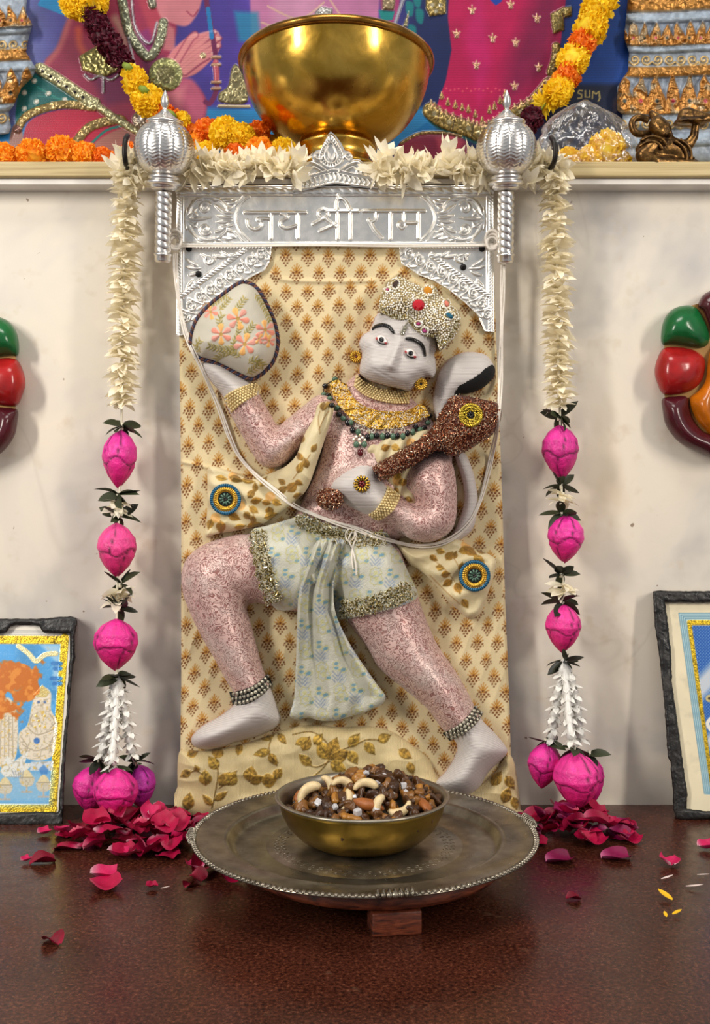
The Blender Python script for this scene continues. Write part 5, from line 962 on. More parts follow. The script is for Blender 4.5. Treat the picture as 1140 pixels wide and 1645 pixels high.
def bud(g, k, x, y, hw, hh, d, tilt=0):
    s = px2m(d); inst('lotus_bud', BUDS[k], g, W(x, y, d), rz(k*1.7, 0, tilt), (hw*s, hw*s, hh*s))
def floret(n=5):
    P = []
    for i in range(n): P.append(turned(quad_strip(.0078, .0021, .45, 4, .3), i*TAU/n, -1.0))
    P.append(lathe([(0, .009), (.0014, .0085), (.0023, .004), (.0036, 0), (.001, -.001), (0, -.001)], 8)); return join(P)
FLORET = raw_mesh('plastic_floret', *floret(), M_plastic)
def tassel(g, pts, d0, d1):
    P = spl(pts, False, 6); Q, an = evenly(P, 17.5); c = W(P[:, 0], P[:, 1], np.linspace(d0, d1, len(P))); st = add('tassel_strand', *tube(c, .0010, 6), M_plastic, g)
    for i, (q, a) in enumerate(zip(Q, an)):
        dq = d0+(d1-d0)*i/max(len(Q)-1, 1); inst('floret', FLORET, st, W(q[0], q[1], dq), Matrix.Rotation(a-math.pi/2, 3, 'Y')@Matrix.Rotation(i*.7, 3, 'Z'), 1.75)
def strand(name, label, xs, ys, top, buds, leaves, flowers, tops, bottoms, bot_leaves, seed):
    g = thing(name, label, 'garland', W(xs[0], ys[0], .045), 'cream flower garlands'); X_ = lambda y: float(np.interp(y, ys, xs)); DD = lambda y: float(np.interp(y, [270, 330, 660, 1300], [.050, .036, .040, .062]))
    yy = np.arange(top[0], tops[1], 10); add('cord', *tube(np.array([W(X_(y), y, DD(y)) for y in yy]), .0013, 6), M_gcord, g)
    y = top[0]; i = 0
    while y < top[1]:
        put_flower(g, FLW, X_(y), y, DD(y), seed+i, 1.0, .28); y += 9.4; i += 1
    for x, y in flowers:
        for k in range(2): put_flower(g, FLW, x, y-4+9*k, DD(y), seed+100+i+k, 1.0, .35)
        i += 2
    for x, y, n in leaves: leaf_whorl(g, x, y, DD(y), n, seed+i); i += 1
    for k, x, y, hw, hh, a in buds: bud(g, k, x, y, hw, hh, DD(y), a)
    for pts, da in bottoms: tassel(g, pts, DD(tops[1]), da)
    for x, y, d in bot_leaves: leaf_whorl(g, x, y, d, 7, seed+i, .35, .95); i += 1
    return g
g = strand('flower_garland', 'cream cloth-flower garland with pink buds hanging left of the panel', [205, 203, 200, 196, 195, 192, 189, 187, 188], [270, 300, 400, 600, 690, 800, 900, 1030, 1100], (284, 655),
    [(0, 192, 738, 28.5, 47, .05), (1, 187.5, 884, 31, 44, 0), (2, 186, 1036, 32.5, 42, .02)], [(196, 685, 9), (189, 795, 9), (190, 830, 8), (193, 938, 7), (191, 976, 8), (190, 1087, 10)], [(189, 812), (189, 958)], (190, 1094),
    [([(186, 1096), (178, 1130), (170, 1170), (163, 1222)], .058), ([(188, 1096), (186, 1140), (183, 1185), (180, 1228)], .080), ([(190, 1096), (198, 1130), (206, 1175), (214, 1222)], .060), ([(188, 1096), (192, 1130), (188, 1160), (176, 1200)], .050)], [(158, 1222, .058), (184, 1232, .078), (216, 1224, .058)], 200)
bud(g, 3, 150, 1268, 31, 39, .052, .12); bud(g, 4, 224, 1263, 27, 35, .046, -.1); bud(g, 2, 186, 1275, 33, 41, .084, 0)
g = strand('flower_garland', 'cream cloth-flower garland with pink buds hanging right of the panel', [889, 890, 893, 897, 900, 902, 904, 905, 906], [270, 300, 400, 600, 690, 800, 900, 1030, 1075], (284, 652),
    [(3, 900, 727, 28.5, 44, -.05), (0, 908, 866, 30, 39, .05), (5, 904, 1010, 28, 39, .04)], [(897, 670, 9), (901, 780, 8), (902, 825, 9), (901, 922, 7), (903, 968, 8), (906, 1062, 10)], [(903, 800), (905, 945)], (906, 1070),
    [([(904, 1072), (896, 1110), (890, 1150), (886, 1186)], .056), ([(906, 1072), (910, 1110), (914, 1160), (919, 1196)], .078), ([(908, 1072), (920, 1110), (928, 1160), (932, 1198)], .060), ([(907, 1072), (913, 1100), (922, 1150), (930, 1186)], .052)], [(876, 1192, .056), (922, 1204, .078), (946, 1212, .058)], 300)
bud(g, 3, 874, 1230, 26, 37, .058, .12); bud(g, 5, 926, 1254, 37, 46, .084, -.05); bud(g, 3, 950, 1252, 20, 38, .05, -.1)
# garland along the shelf edge
g = thing('flower_garland', 'cream cloth-flower garland lying along the shelf edge between the two maces', 'garland', W(545, 275, .045), 'cream flower garlands'); r = random.Random(5)
[add('cord', *tube(np.array([W(x, 277+3*math.sin(x*.03), .046) for x in np.arange(a, b, 10)]), .0013, 6), M_gcord, g) for a, b in ((196, 486), (594, 906))]
x = 196
while x < 905:
    gap = 486 < x < 594
    for k in range(2 if not gap else 0):
        yy = 272+r.uniform(-12, 13) if not gap else 272+r.uniform(-4, 4); n = Vector((r.uniform(-.6, .6), -r.uniform(.05, .8), r.uniform(-.5, 1))).normalized()
        inst('flower', r.choice(STAR), g, W(x+r.uniform(-6, 6), yy, .046 if not gap else .036+0*r.random()), Vector((0, 0, 1)).rotation_difference(n), r.uniform(.95, 1.22) if not gap else .8)
    x += 13.5 if not gap else 22
for (x, y, s) in [(196, 262, 1), (210, 288, -1), (232, 300, 1), (878, 262, 1), (894, 286, -1), (846, 296, 1), (300, 262, 1), (618, 250, 1), (476, 262, 1), (604, 262, 1), (716, 250, 1), (330, 260, 1), (760, 258, 1)]:
    inst('flower', STAR[int(x) % 5], g, W(x, y, .052), Vector((0, 0, 1)).rotation_difference(Vector((.3*s, -.4, .8*s)).normalized()), 1.05)
# black curled hooks at the shelf edge
M_iron = simple('dark_iron', (34, 28, 24), .4, .5)
def hook(pts, label):
    p = spl(pts, False, 6); o = add('wall_hook', *tube(np.array([W(q[0], q[1], q[2]) for q in p]), np.interp(np.linspace(0, 1, len(p)), [0, .9, 1], [.0028, .003, .0022]), 8), M_iron); tag(o, label, 'hook', 'iron hooks')
hook([(205, 218, .062), (201, 226, .070), (200, 245, .072), (202, 262, .066), (206, 273, .045), (206, 272, .0305)], 'curled black iron hook on shelf edge left of the left mace head')
hook([(885, 221, .062), (889, 228, .070), (892, 245, .072), (889, 262, .066), (882, 274, .045), (882, 272, .0305)], 'curled black iron hook on shelf edge right of the right mace head')
# ---------------------------------------------------------------- stool, tray, bowl of nuts
t = NT('old_red_wood'); mp = t.n('ShaderNodeMapping', Vector=t.coord()); mp.inputs['Scale'].default_value = (30, 30, 160); c = t.ramp(t.noise(2, 4, .6, vec=mp.outputs[0]), [(.3, (48, 20, 12)), (.5, (104, 48, 28)), (.7, (140, 72, 44))])
t.set(Base__Color=c, Roughness=.5); t.bump(t.noise(180, 3), .3, .001); M_wood = t.m
def at(V, c): return V+np.asarray(c, float)
TX, TY = .0086, -(D-.906)
stool = thing('wooden_stool', 'low round brown wooden stool under the metal tray', 'stool', (TX, TY, 0)); stx = TX+.007
V, f = lathe([(0, .019), (.110, .019), (.1175, .0205), (.119, .024), (.118, .0300), (.116, .0325), (.112, .0335), (0, .0335)], 64); add('round_top', at(V, (stx, TY, 0)), f, M_wood, stool)
for k, a in enumerate((-1.42, .68, 2.77)):
    V, f = bbox(-.020, .020, -.013, .013, 0, .0192, .0015); a2 = a+math.pi/2; R = np.array(Matrix.Rotation(a2, 3, 'Z')); add('leg', at(V@R.T, (stx+.106*math.cos(a), TY+.106*math.sin(a), 0)), f, M_wood, stool)
t = NT('worn_plated_tray'); n = t.noise(60, 5); rad = None
c = t.ramp(n, [(.3, (112, 104, 92)), (.6, (150, 142, 128)), (.75, (170, 160, 142))]); t.set(Base__Color=c, Metallic=.92, Roughness=t.ramp(t.noise(35, 5), [(.3, .24), (.7, .40)])); t.bump(t.noise(500, 3), .15, .0004); M_tray = t.m
tray = thing('metal_tray', 'round worn silver-plated tray with beaded rim on the wooden stool', 'tray', (TX, TY, .0335)); R_ = .156; z0 = .0336
prof = [(0, z0+.0012), (.088, z0+.0012), (.0886, z0+.0008), (.0894, z0+.0012), (.112, z0+.0013), (.116, z0+.0016), (.1195, z0+.003), (.1225, z0+.0085), (.1245, z0+.0104), (.1275, z0+.0106), (.129, z0+.0100), (.146, z0+.0118), (.151, z0+.0128), (.1545, z0+.0128), (.156, z0+.0118), (.1555, z0+.0108), (.150, z0+.0108), (.128, z0+.0072), (.118, z0+.0004), (.112, z0), (0, z0)]
V, f = lathe(prof, 128); add('plate', at(V, (TX, TY, 0)), f, M_tray, tray)
th = np.arange(190)*TAU/190; L = np.stack([TX+.1538*np.cos(th), TY+.1538*np.sin(th), np.full(190, z0+.0128)], -1); RR = np.array([np.array(Matrix.Rotation(a, 3, 'Z')) for a in th]); add('gadrooned_rim', *stamp(SPH, mats(L, RR, np.tile([.0030, .0019, .0016], (190, 1)))), M_tray, tray, kind='stuff')
for k in range(4):
    a = -math.pi/2+.14+k*TAU/4; P = []
    for j in np.linspace(-1, 1, 7):
        b = a+j*.085; c_ = np.array([TX+.1555*math.cos(b), TY+.1555*math.sin(b), z0+.0135]); s = 1-.35*abs(j); P.append((SPH_F[0]*np.array([.0036, .0036, .003])*s+c_, SPH_F[1]))
        q = np.linspace(0, TAU*1.1, 12); P.append(tube(np.stack([c_[0]+.0042*s*np.cos(q)*math.cos(b), c_[1]+.0042*s*np.cos(q)*math.sin(b)+.0015*np.sin(q), c_[2]+.0024*np.sin(q)+.0014], -1), .0009, 5))
    add('scroll_ornament', *join(P), M_tray, tray)
# engraved rings of small petals on the tray floor
P = []
for rr, n in ((.080, 60), (.074, 54)):
    for k in range(n):
        a = k*TAU/n; q = np.linspace(0, TAU, 7); P.append(tube(np.stack([TX+(rr+.0022*np.cos(q))*np.cos(a)-.0022*np.sin(q)*np.sin(a), TY+(rr+.0022*np.cos(q))*np.sin(a)+.0022*np.sin(q)*np.cos(a), np.full(7, z0+.0012)], -1), .00022, 4, False))
add('engraving', *join(P), M_tray, tray, kind='stuff')
def brass(name, c1, c2, rough, met=1.0):
    t = NT(name); n = t.noise(26, 5, .8); c = t.ramp(n, [(.3, c1), (.7, c2)]); t.set(Base__Color=c, Metallic=met, Roughness=t.ramp(t.noise(40, 5, .5), [(.3, rough), (.7, rough+.12)])); t.bump(t.noise(70, 4, .6), .10, .0012); return t.m
M_brass = brass('aged_brass', (126, 104, 46), (172, 142, 66), .30); M_tin = brass('tinned_inside', (140, 134, 122), (176, 168, 152), .34)
BX, BY, BZ = .0065, -(D-.908), z0+.0013; zr = .0787-BZ
bowl = thing('nut_bowl', 'small brass bowl full of nuts and raisins standing on the tray', 'bowl', (BX, BY, BZ))
V, f = lathe([(0, 0), (.034, 0), (.046, .002), (.058, .0085), (.068, .0185), (.0735, .030), (.0755, .0385), (.0765, zr-.002), (.0755, zr-.0015)], 96); add('body', at(V, (BX, BY, BZ)), f, M_brass, bowl)
V, f = lathe([(0, .0018), (.034, .0018), (.045, .004), (.0565, .010), (.0662, .0195), (.0715, .0305), (.0735, .0385), (.0745, zr-.0015), (.0765, zr+.0004), (.079, zr+.0002), (.0795, zr-.001), (.0785, zr-.002), (.0765, zr-.002)], 96); add('tinned_lining', at(V, (BX, BY, BZ)), f, M_tin, bowl)
# nuts: raisins, cashews, almonds, sugar crystals. Each is a thing of its own
def lumpy(seed, sx, sy, sz, amp, n=10, m=14):
    V, f = ball(n, m); r = np.random.default_rng(seed); d = np.ones(len(V))
    for _ in range(9):
        a = r.normal(size=3); a /= np.linalg.norm(a); d += amp*np.sin(5*(V@a)+r.uniform(0, 6))/2
    return V*d[:, None]*np.array([sx, sy, sz]), f
def rmat(name, c, rough, trans=0.0, **k):
    m = simple(name, c, rough, var=.35, vs=160, bump=.4, bs=450, **k); b = m.node_tree.nodes['Principled BSDF']; b.inputs['Subsurface Weight'].default_value = trans; b.inputs['Subsurface Radius'].default_value = (.004, .002, .001); return m
RAI = [raw_mesh('raisin_%s' % 'abcdef'[k], *lumpy(k, .0052, .0064, .0047, .20), rmat('raisin_skin_%s' % 'abcdef'[k], c, .34)) for k, c in enumerate([(80, 50, 25), (104, 66, 30), (134, 88, 36), (66, 40, 22), (172, 116, 44), (88, 55, 28)])]
def cashew_mesh(seed):
    s = np.linspace(0, 1, 18); a = -1.45+2.9*s; r = .0078; P = np.stack([r*np.cos(a)*1.05, r*np.sin(a)*1.35, np.zeros(18)], -1); rad = .0046*np.sin(math.pi*np.clip(s*.9+.05, .03, .97))**.45*(1+.18*np.cos(TAU*s*.5))
    return tube(P, rad, 12)
M_cashew = rmat('cashew', (232, 208, 160), .45, .1); CASH = raw_mesh('cashew_shape', *cashew_mesh(0), M_cashew)
M_almond = rmat('almond_skin', (166, 96, 42), .5); ALM = raw_mesh('almond_shape', *(lambda V, f: (V*np.where(V[:, 1:2] > 0, 1, 1)*np.stack([1-.5*np.clip(V[:, 1]/.0115, 0, 1)**1.5, np.ones(len(V)), np.ones(len(V))], -1), f))(*lumpy(3, .0062, .0112, .0042, .03, 12, 16)), M_almond)
t = NT('sugar_crystal'); t.set(Base__Color=(.86, .84, .86, 1), Roughness=.15); t.b.inputs['Transmission Weight'].default_value = .4; M_sug = t.m
SUG = raw_mesh('sugar_shape', *bbox(-.0026, .0026, -.0024, .0024, -.0022, .0022, .0008), M_sug, smooth=False)
def heapz(x, y): # height of the heap inside the bowl, towards its back right
    dx, dy = x-(BX+.012), y-(BY+.012); return BZ+.029+.028*math.exp(-(dx*dx/.0028+dy*dy/.0022))
r = random.Random(11)
def single(name, mesh, loc, rot, s, label, cat, group=None): return tag(inst(name, mesh, None, loc, rot, s), label, cat, group)
def facing(rot, roll): return Matrix.Rotation(rot, 3, 'Z')@Matrix.Rotation(math.pi/2-.35, 3, 'X')@Matrix.Rotation(roll, 3, 'Z')
def in_bowl(px, py, lift=0.0): # walk down the line of sight to the heap's surface
    dist = .80
    while dist < 1.0:
        x, z, y = (px-CX)/F*dist, HC+(CY-py)/F*dist, -(D-dist)
        if math.hypot(x-BX, y-BY) < .0735 and z <= heapz(x, y)+lift: return Vector((x, y, z))
        dist += .0005
    return Vector((BX, BY, BZ+.04))
def zone(x, y, cx, cy, rx, ry):
    u, v = (x-cx)/rx, (y-cy)/ry; lr = 'left' if u < -.3 else 'right' if u > .3 else 'middle'; fb = 'front' if v < -.25 else 'back' if v > .25 else 'centre'
    return (fb+' '+lr) if not (fb == 'centre' and lr == 'middle') else 'very centre'
RLOOK = ['brown', 'reddish brown', 'light brown', 'blackish brown', 'golden', 'dark brown']
def rlab(c, x, y): return RLOOK[c]+' wrinkled raisin, '+zone(x, y, BX, BY, .06, .06)+' of the nut bowl'
k = 0; placed = []
for rad, n, dz in ((.016, 16, .002), (.030, 30, .001), (.043, 42, 0), (.055, 50, 0), (.064, 46, -.0015)):
    for i in range(n):
        a = i*TAU/n+r.uniform(-.12, .12); q = rad+r.uniform(-.006, .005); x, y = BX+q*math.cos(a), BY+q*math.sin(a)
        z = max(heapz(x, y)+dz+r.uniform(-.003, .003), BZ+.012); c_ = k % 6 if r.random() < .9 else 3; single('raisin', RAI[c_], (x, y, z), (r.uniform(0, 6), r.uniform(0, 6), r.uniform(0, 6)), r.uniform(.85, 1.2), rlab(c_, x, y), 'raisin', 'raisins in the nut bowl'); k += 1
for (px, py, dz_, c) in [(576, 1254, .003, 4), (600, 1238, .003, 2), (564, 1268, .003, 1), (612, 1244, .002, 5), (566, 1246, .004, 2), (628, 1268, .003, 3), (652, 1264, .003, 1), (640, 1250, .003, 0), (672, 1276, .003, 2), (560, 1290, .003, 1), (602, 1280, .003, 3)]:
    v_ = in_bowl(px, py, dz_); single('raisin', RAI[c], v_, (r.uniform(0, 6), r.uniform(0, 6), 0), 1.15, rlab(c, v_.x, v_.y), 'raisin', 'raisins in the nut bowl')
for px, py, rot, s, lab in [(500, 1280, facing(.2, 2.2), 1.15, 'large pale cashew at the left side of the nut bowl'), (521, 1266, facing(-.3, .5), 1.0, 'pale cashew leaning upright beside the large left cashew'), (549, 1266, facing(.4, 1.3), .95, 'pale cashew near the middle back of the nut bowl'), (548, 1286, facing(-.2, -.3), 1.05, 'pale cashew standing on end at the centre of the nut bowl'), (587, 1270, facing(.1, 1.6), 1.0, 'rounded pale cashew behind the orange almond at the centre'), (616, 1298, facing(.3, 2.9), .95, 'curled pale cashew at the front right rim of the bowl'), (640, 1292, facing(-.3, 5.2), 1.0, 'pale cashew at the right front beside the curled one')]:
    single('cashew', CASH, in_bowl(px, py, .005), rot, (s*.86, s*.92, s*1.0), lab, 'cashew', 'cashews in the nut bowl')
for px, py, rot, s, lab in [(490, 1276, (.3, .5, -.7), 1.1, 'orange-brown almond behind the large left cashew'), (592, 1293, (.2, .3, 1.45), 1.25, 'orange-brown almond at the front centre of the nut bowl'), (682, 1294, (.3, .6, .5), 1.0, 'orange-brown almond at the right rim of the nut bowl')]:
    single('almond', ALM, in_bowl(px, py, .005), rot, s, lab, 'almond', 'almonds in the nut bowl')
for px, py in [(484, 1292), (616, 1248), (588, 1242), (569, 1281), (664, 1285), (652, 1274), (630, 1276), (560, 1283), (574, 1305), (604, 1302), (648, 1262), (512, 1290), (538, 1296), (606, 1258)]:
    v_ = in_bowl(px, py, .0055); single('sugar_crystal', SUG, v_, (r.uniform(0, 3), r.uniform(0, 3), r.uniform(0, 3)), r.uniform(.8, 1.3), 'clear white sugar crystal, '+zone(v_.x, v_.y, BX, BY, .06, .06)+' of the nut bowl', 'sugar', 'sugar crystals in the nut bowl')
# ---------------------------------------------------------------- rose petals
t = NT('rose_petal'); c = t.mix(1.0, t.attr(), t.ramp(t.noise(260, 3), [(.3, .8), (.7, 1.0)]), 'MULTIPLY'); t.set(Base__Color=c, Roughness=.5); t.b.inputs['Specular IOR Level'].default_value = .25; M_rose = t.m
def rose(seed, top, base):
    r = np.random.default_rng(seed); n, m = 9, 9; u = np.linspace(0, 1, n)[:, None]; v = np.linspace(-1, 1, m)[None]; L, Wd = .027*r.uniform(.85, 1.1), .0125*r.uniform(.85, 1.15)
    w_ = np.sin(math.pi*(.07+.70*u**.8)); x = L*(u-.5)*np.ones_like(v); y = Wd*w_*v; z = .0075*(v**2)*w_*r.uniform(.2, 1.1)+.010*(u-.5)**2*4*r.uniform(-.3, .8)+.0012*np.sin(u*6+v*4+seed)+.003*np.clip(u-.75, 0, 1)*np.abs(v)
    V = np.stack([x, y, z+0*y], -1).reshape(-1, 3); f = np.clip(1-u*2.4, 0, 1)**1.3; edge = np.clip(np.abs(v)-.8, 0, 1)*2*np.clip(u, 0, 1)
    C = rgb(*top)*(1-f[..., None])+rgb(*base)*f[..., None]+0*v[..., None]; C = C*(1-.1*edge[..., None])
    return raw_mesh('rose_petal_%d' % seed, V, [grid_faces(n, m, False)], M_rose, True, C.reshape(-1, 3))
PET = [rose(k, c1, c2) for k, (c1, c2) in enumerate([((160, 6, 56), (226, 160, 172)), ((174, 10, 64), (206, 96, 116)), ((118, 2, 34), (160, 30, 60)), ((196, 28, 88), (240, 196, 204)), ((142, 4, 50), (200, 110, 130)), ((128, 10, 68), (196, 110, 146))])]
for m in PET: m.name = 'rose_petal_shape'
r = random.Random(21)
PLOOK = ['crimson rose petal with pale base', 'bright crimson rose petal', 'very dark red rose petal', 'vivid pink rose petal with whitish base', 'deep red rose petal with pink base', 'purplish rose petal']
def heap(cx, cy, rx, ry, n, hmax, label, group, ang=0, clip=None, pal=(0, 1, 2, 3, 4, 1, 2, 0)):
    """petals strewn as a low heap; centre and radii in floor metres"""
    i = 0; tries = 0; px_, py_, rx_2, ry_2 = cx, cy, rx, ry
    while i < n and tries < n*30:
        tries += 1; a, q = r.uniform(0, TAU), math.sqrt(r.random()); x0, y0 = rx*q*math.cos(a), ry*q*math.sin(a); ca, sa = math.cos(ang), math.sin(ang); x, y = cx+ca*x0-sa*y0, cy+sa*x0+ca*y0
        if y > -.016 or (clip and clip(x, y)): continue
        z = .0035+hmax*(1-q*q)*r.uniform(.15, 1); tl = .22+.38*(1-q)
        kk = r.choice(pal); single('rose_petal', PET[kk], (x, y, z), (r.uniform(-tl, tl)+.25, r.uniform(-tl, tl), r.uniform(0, TAU)), r.uniform(.72, 1.05), PLOOK[kk]+', '+zone(x, y, cx, cy, rx, ry)+' of '+label, 'petal', group); i += 1
in_tray = lambda x, y: (x-TX)**2+(y-TY)**2 < .118**2
c = FL(220, 1350); heap(c.x+.006, c.y+.006, .088, .060, 96, .024, 'the left heap', 'rose petals in the left heap', -.1, lambda x, y: in_tray(x, y) or y > -.03)
c = FL(345, 1405); heap(c.x, c.y, .030, .016, 8, .008, 'the tray cluster', 'rose petals in the left heap', 0, in_tray)
c = FL(930, 1338); heap(c.x-.012, c.y, .066, .045, 62, .028, 'the right heap', 'rose petals in the right heap', .05, lambda x, y: in_tray(x, y) or y > -.03, (0, 2, 4, 5, 5, 3, 5, 1))
for px, py, k, rot, s, lab in [(68, 1383, 2, (0, .1, .4), .95, 'dark red rose petal alone on the stone below the left picture'), (41, 1382, 3, (.2, 0, 1), .45, 'tiny pale pink petal scrap beside the dark red petal at left'), (86, 1510, 2, (.1, .2, 2.4), .72, 'small dark red rose petal lowest at the left front'), (70, 1338, 3, (.3, 0, .8), .6, 'small pink petal just below the left picture frame'), (165, 1408, 3, (.2, .3, .2), 1.0, 'pink rose petal with pale edge just in front of the left heap'), (168, 1424, 1, (.1, .2, .5), 1.05, 'broad crimson petal lying foremost before the left heap'), (244, 1424, 1, (.2, 0, 2), .4, 'tiny red petal scrap in front of the left heap'), (301, 1421, 2, (.1, 0, 1.2), .4, 'tiny dark petal scrap left of the tray front'), (1075, 1388, 3, (.3, 0, 1.5), .85, 'single pink rose petal lying alone on the right stone'), (1133, 1361, 3, (.2, 0, .2), .75, 'pink rose petal by the right edge of the photo'), (988, 1376, 5, (.1, 0, .1), 1.0, 'flat purple-pink petal at the right front of the right heap'), (897, 1380, 5, (.1, 0, .3), .95, 'purple petal lying foremost before the right heap'), (920, 1442, 2, (.1, .2, .1), .5, 'small dark withered petal on the right stone'), (1008, 1350, 1, (.3, .2, .6), .9, 'crimson petal at the right end of the right heap')]:
    single('rose_petal', PET[k], FL(px, py, .0022), (rot[0]*.4, rot[1]*.4, rot[2]), s, lab, 'petal', 'stray rose petals')
M_yel = simple('yellow_petal', (236, 186, 20), .5); M_pale = simple('pale_petal_scrap', (226, 206, 200), .5)
YP = raw_mesh('yellow_petal_shape', *quad_strip(.016, .0035, .3, 5, .5), M_yel); WP = raw_mesh('pale_scrap_shape', *quad_strip(.014, .0018, .2, 5, .4), M_pale)
for px, py, m, a, s, lab in [(1079, 1446, YP, 2.1, 1, 'larger yellow marigold petal on the right stone'), (1080, 1469, YP, .4, .6, 'small yellow petal scrap under the larger yellow petal'), (1070, 1473, YP, 1.5, .45, 'tiniest yellow petal scrap at right front'), (1062, 1412, WP, .3, .9, 'thin white petal scrap below the single pink petal'), (1101, 1424, WP, -.2, 1.1, 'thin white petal scrap nearest the yellow petals'), (1119, 1405, WP, -.4, .8, 'thin white petal scrap furthest right'), (258, 1427, WP, .1, .6, 'pale petal scrap in front of the left heap')]:
    single('petal_scrap', m, FL(px, py, .002), (0, 0, a), s, lab, 'petal')
# ---------------------------------------------------------------- large brass bowl on the shelf
QX, QY = (540-CX)/F*1.16, -(D-1.16); B0 = ZSH; ZR = HC+(822.5-103)/F*1.16-B0; R0 = .1153
t = NT('polished_brass'); n = t.noise(20, 5, .8); c = t.ramp(n, [(.3, (172, 132, 48)), (.7, (216, 174, 82))]); t.set(Base__Color=c, Metallic=1.0, Roughness=t.ramp(t.noise(30, 4, .5), [(.3, .14), (.7, .36)])); t.bump(t.noise(36, 4, .6), .10, .002); M_pb = t.m
bb = thing('brass_bowl', 'large polished brass bowl standing on the shelf above the panel', 'bowl', (QX, QY, B0))
zb = .0285; hh_ = ZR-zb; pr = [(0, zb), (.030, zb)]+[(R0*.945*math.sin(a)**.86+.0*a, zb+hh_*(1-math.cos(a))**.96) for a in np.linspace(.30, math.pi/2, 26)]
inner = [(r_-.0022, z+.0012) for r_, z in pr[::-1]]
V, f = lathe(pr+inner, 128); add('body', at(V, (QX, QY, B0)), f, M_pb, bb)
M_rim = brass('darker_brass_rim', (120, 80, 30), (176, 128, 60), .2)
q = np.linspace(0, TAU, 13)[:-1]; V, f = lathe([(R0-.0035+.0042*math.cos(a)-.002, ZR-.001+.0046*math.sin(a)) for a in q]+[(R0-.0035+.0042-.002, ZR-.001)], 128); add('rolled_rim', at(V, (QX, QY, B0)), f, M_rim, bb)
V, f = lathe([(0, .001), (.050, .001), (.0525, .0025), (.0525, .0055), (.049, .0075), (.043, .012), (.0405, .018), (.0415, .0235), (.0455, .0275), (.047, .0300), (.044, .033), (0, .033)], 80); add('foot_ring', at(V, (QX, QY, B0)), f, M_pb, bb)
# ---------------------------------------------------------------- marigolds
def marigold(seed, R=1.0, n=190, sl=.26):
    r = np.random.default_rng(seed); i = np.arange(n)+.5; ph = np.arccos(1-1.86*i/n); th = math.pi*(1+5**.5)*i
    N = np.stack([np.sin(ph)*np.cos(th), np.sin(ph)*np.sin(th), np.cos(ph)*.82], -1); P = []
    V0 = np.array([(-.5, 0, 0), (.5, 0, 0), (.7, .5, .12), (.35, .95, -.1), (0, .8, .2), (-.35, 1, -.05), (-.7, .5, .12)])*sl; f0 = [np.array([(0, 1, 2, 4), (2, 3, 4, 4)][:1]), np.array([(2, 3, 4), (4, 5, 6)]), np.array([(0, 4, 6)])]
    Rm = []
    for nn in N/np.linalg.norm(N, axis=1)[:, None]:
        u = np.cross(nn, r.normal(size=3)); u /= np.linalg.norm(u); out = nn+.55*r.normal(size=3); out /= np.linalg.norm(out); u = np.cross(out, u); u /= np.linalg.norm(u); w_ = np.cross(u, out); Rm.append(np.stack([u, out, w_], 1))
    V, f = stamp((V0, f0), mats(N*.80, np.array(Rm), r.uniform(.8, 1.25, (n, 1))*np.ones((1, 3)))); core = ball(6, 10)
    return join([(V, f), (core[0]*np.array([.80, .80, .66]), core[1])])
def mg_mat(name, c, c2):
    t = NT(name); t.set(Base__Color=t.ramp(t.noise(3.2, 3), [(.35, c), (.65, c2)]), Roughness=.6); tr = t.n('ShaderNodeBsdfTranslucent', Color=L4(c2)); mx = t.n('ShaderNodeMixShader', Fac=.25); t.put(mx.inputs[1], t.b.outputs[0]); t.put(mx.inputs[2], tr.outputs[0]); t.put(t.out.inputs['Surface'], mx.outputs[0]); return t.m
M_my, M_mo, M_md = mg_mat('yellow_marigold', (246, 198, 8), (255, 226, 44)), mg_mat('orange_marigold', (250, 146, 10), (255, 186, 44)), mg_mat('deep_orange_marigold', (236, 112, 12), (250, 148, 32))
M_mr = mg_mat('maroon_flower', (58, 6, 24), (104, 14, 44)); M_green = simple('green_sepal', (120, 140, 40), .6)
MG = {c: [raw_mesh('marigold_shape', *marigold(k+s), m, False) for k in range(2)] for s, (c, m) in enumerate([('y', M_my), ('o', M_mo), ('d', M_md)])}
def longpet(seed): # shaggy yellow flower with long narrow petals
    r = random.Random(seed); P = [turned(quad_strip(1.0*r.uniform(.8, 1.1), .14, .2, 4, .4), r.uniform(0, TAU), r.uniform(-.3, 1.5), r.uniform(-.4, .4)) for k in range(60)]; return join(P)
MG['c'] = [raw_mesh('shaggy_flower_shape', *longpet(4), M_my, False)]
MR = raw_mesh('maroon_petal_bundle', *marigold(77, n=90, sl=.42), M_mr, False)
SHD = -.045
rr_ = random.Random(9)
def shelf_flower(px, py, rad, c, label, d=SHD):
    k = px2m(d); z = max(float(W(px, py, d)[2]), ZSH+rad*k*.84); o = inst('marigold', MG[c][rr_.randrange(len(MG[c]))], None, (float(W(px, py, d)[0]), -d, z), (rr_.uniform(.6, 1.5), rr_.uniform(-.4, .4), rr_.uniform(0, 6)), rad*k)
    tag(o, label, 'flower', 'loose marigolds on the shelf'); return o
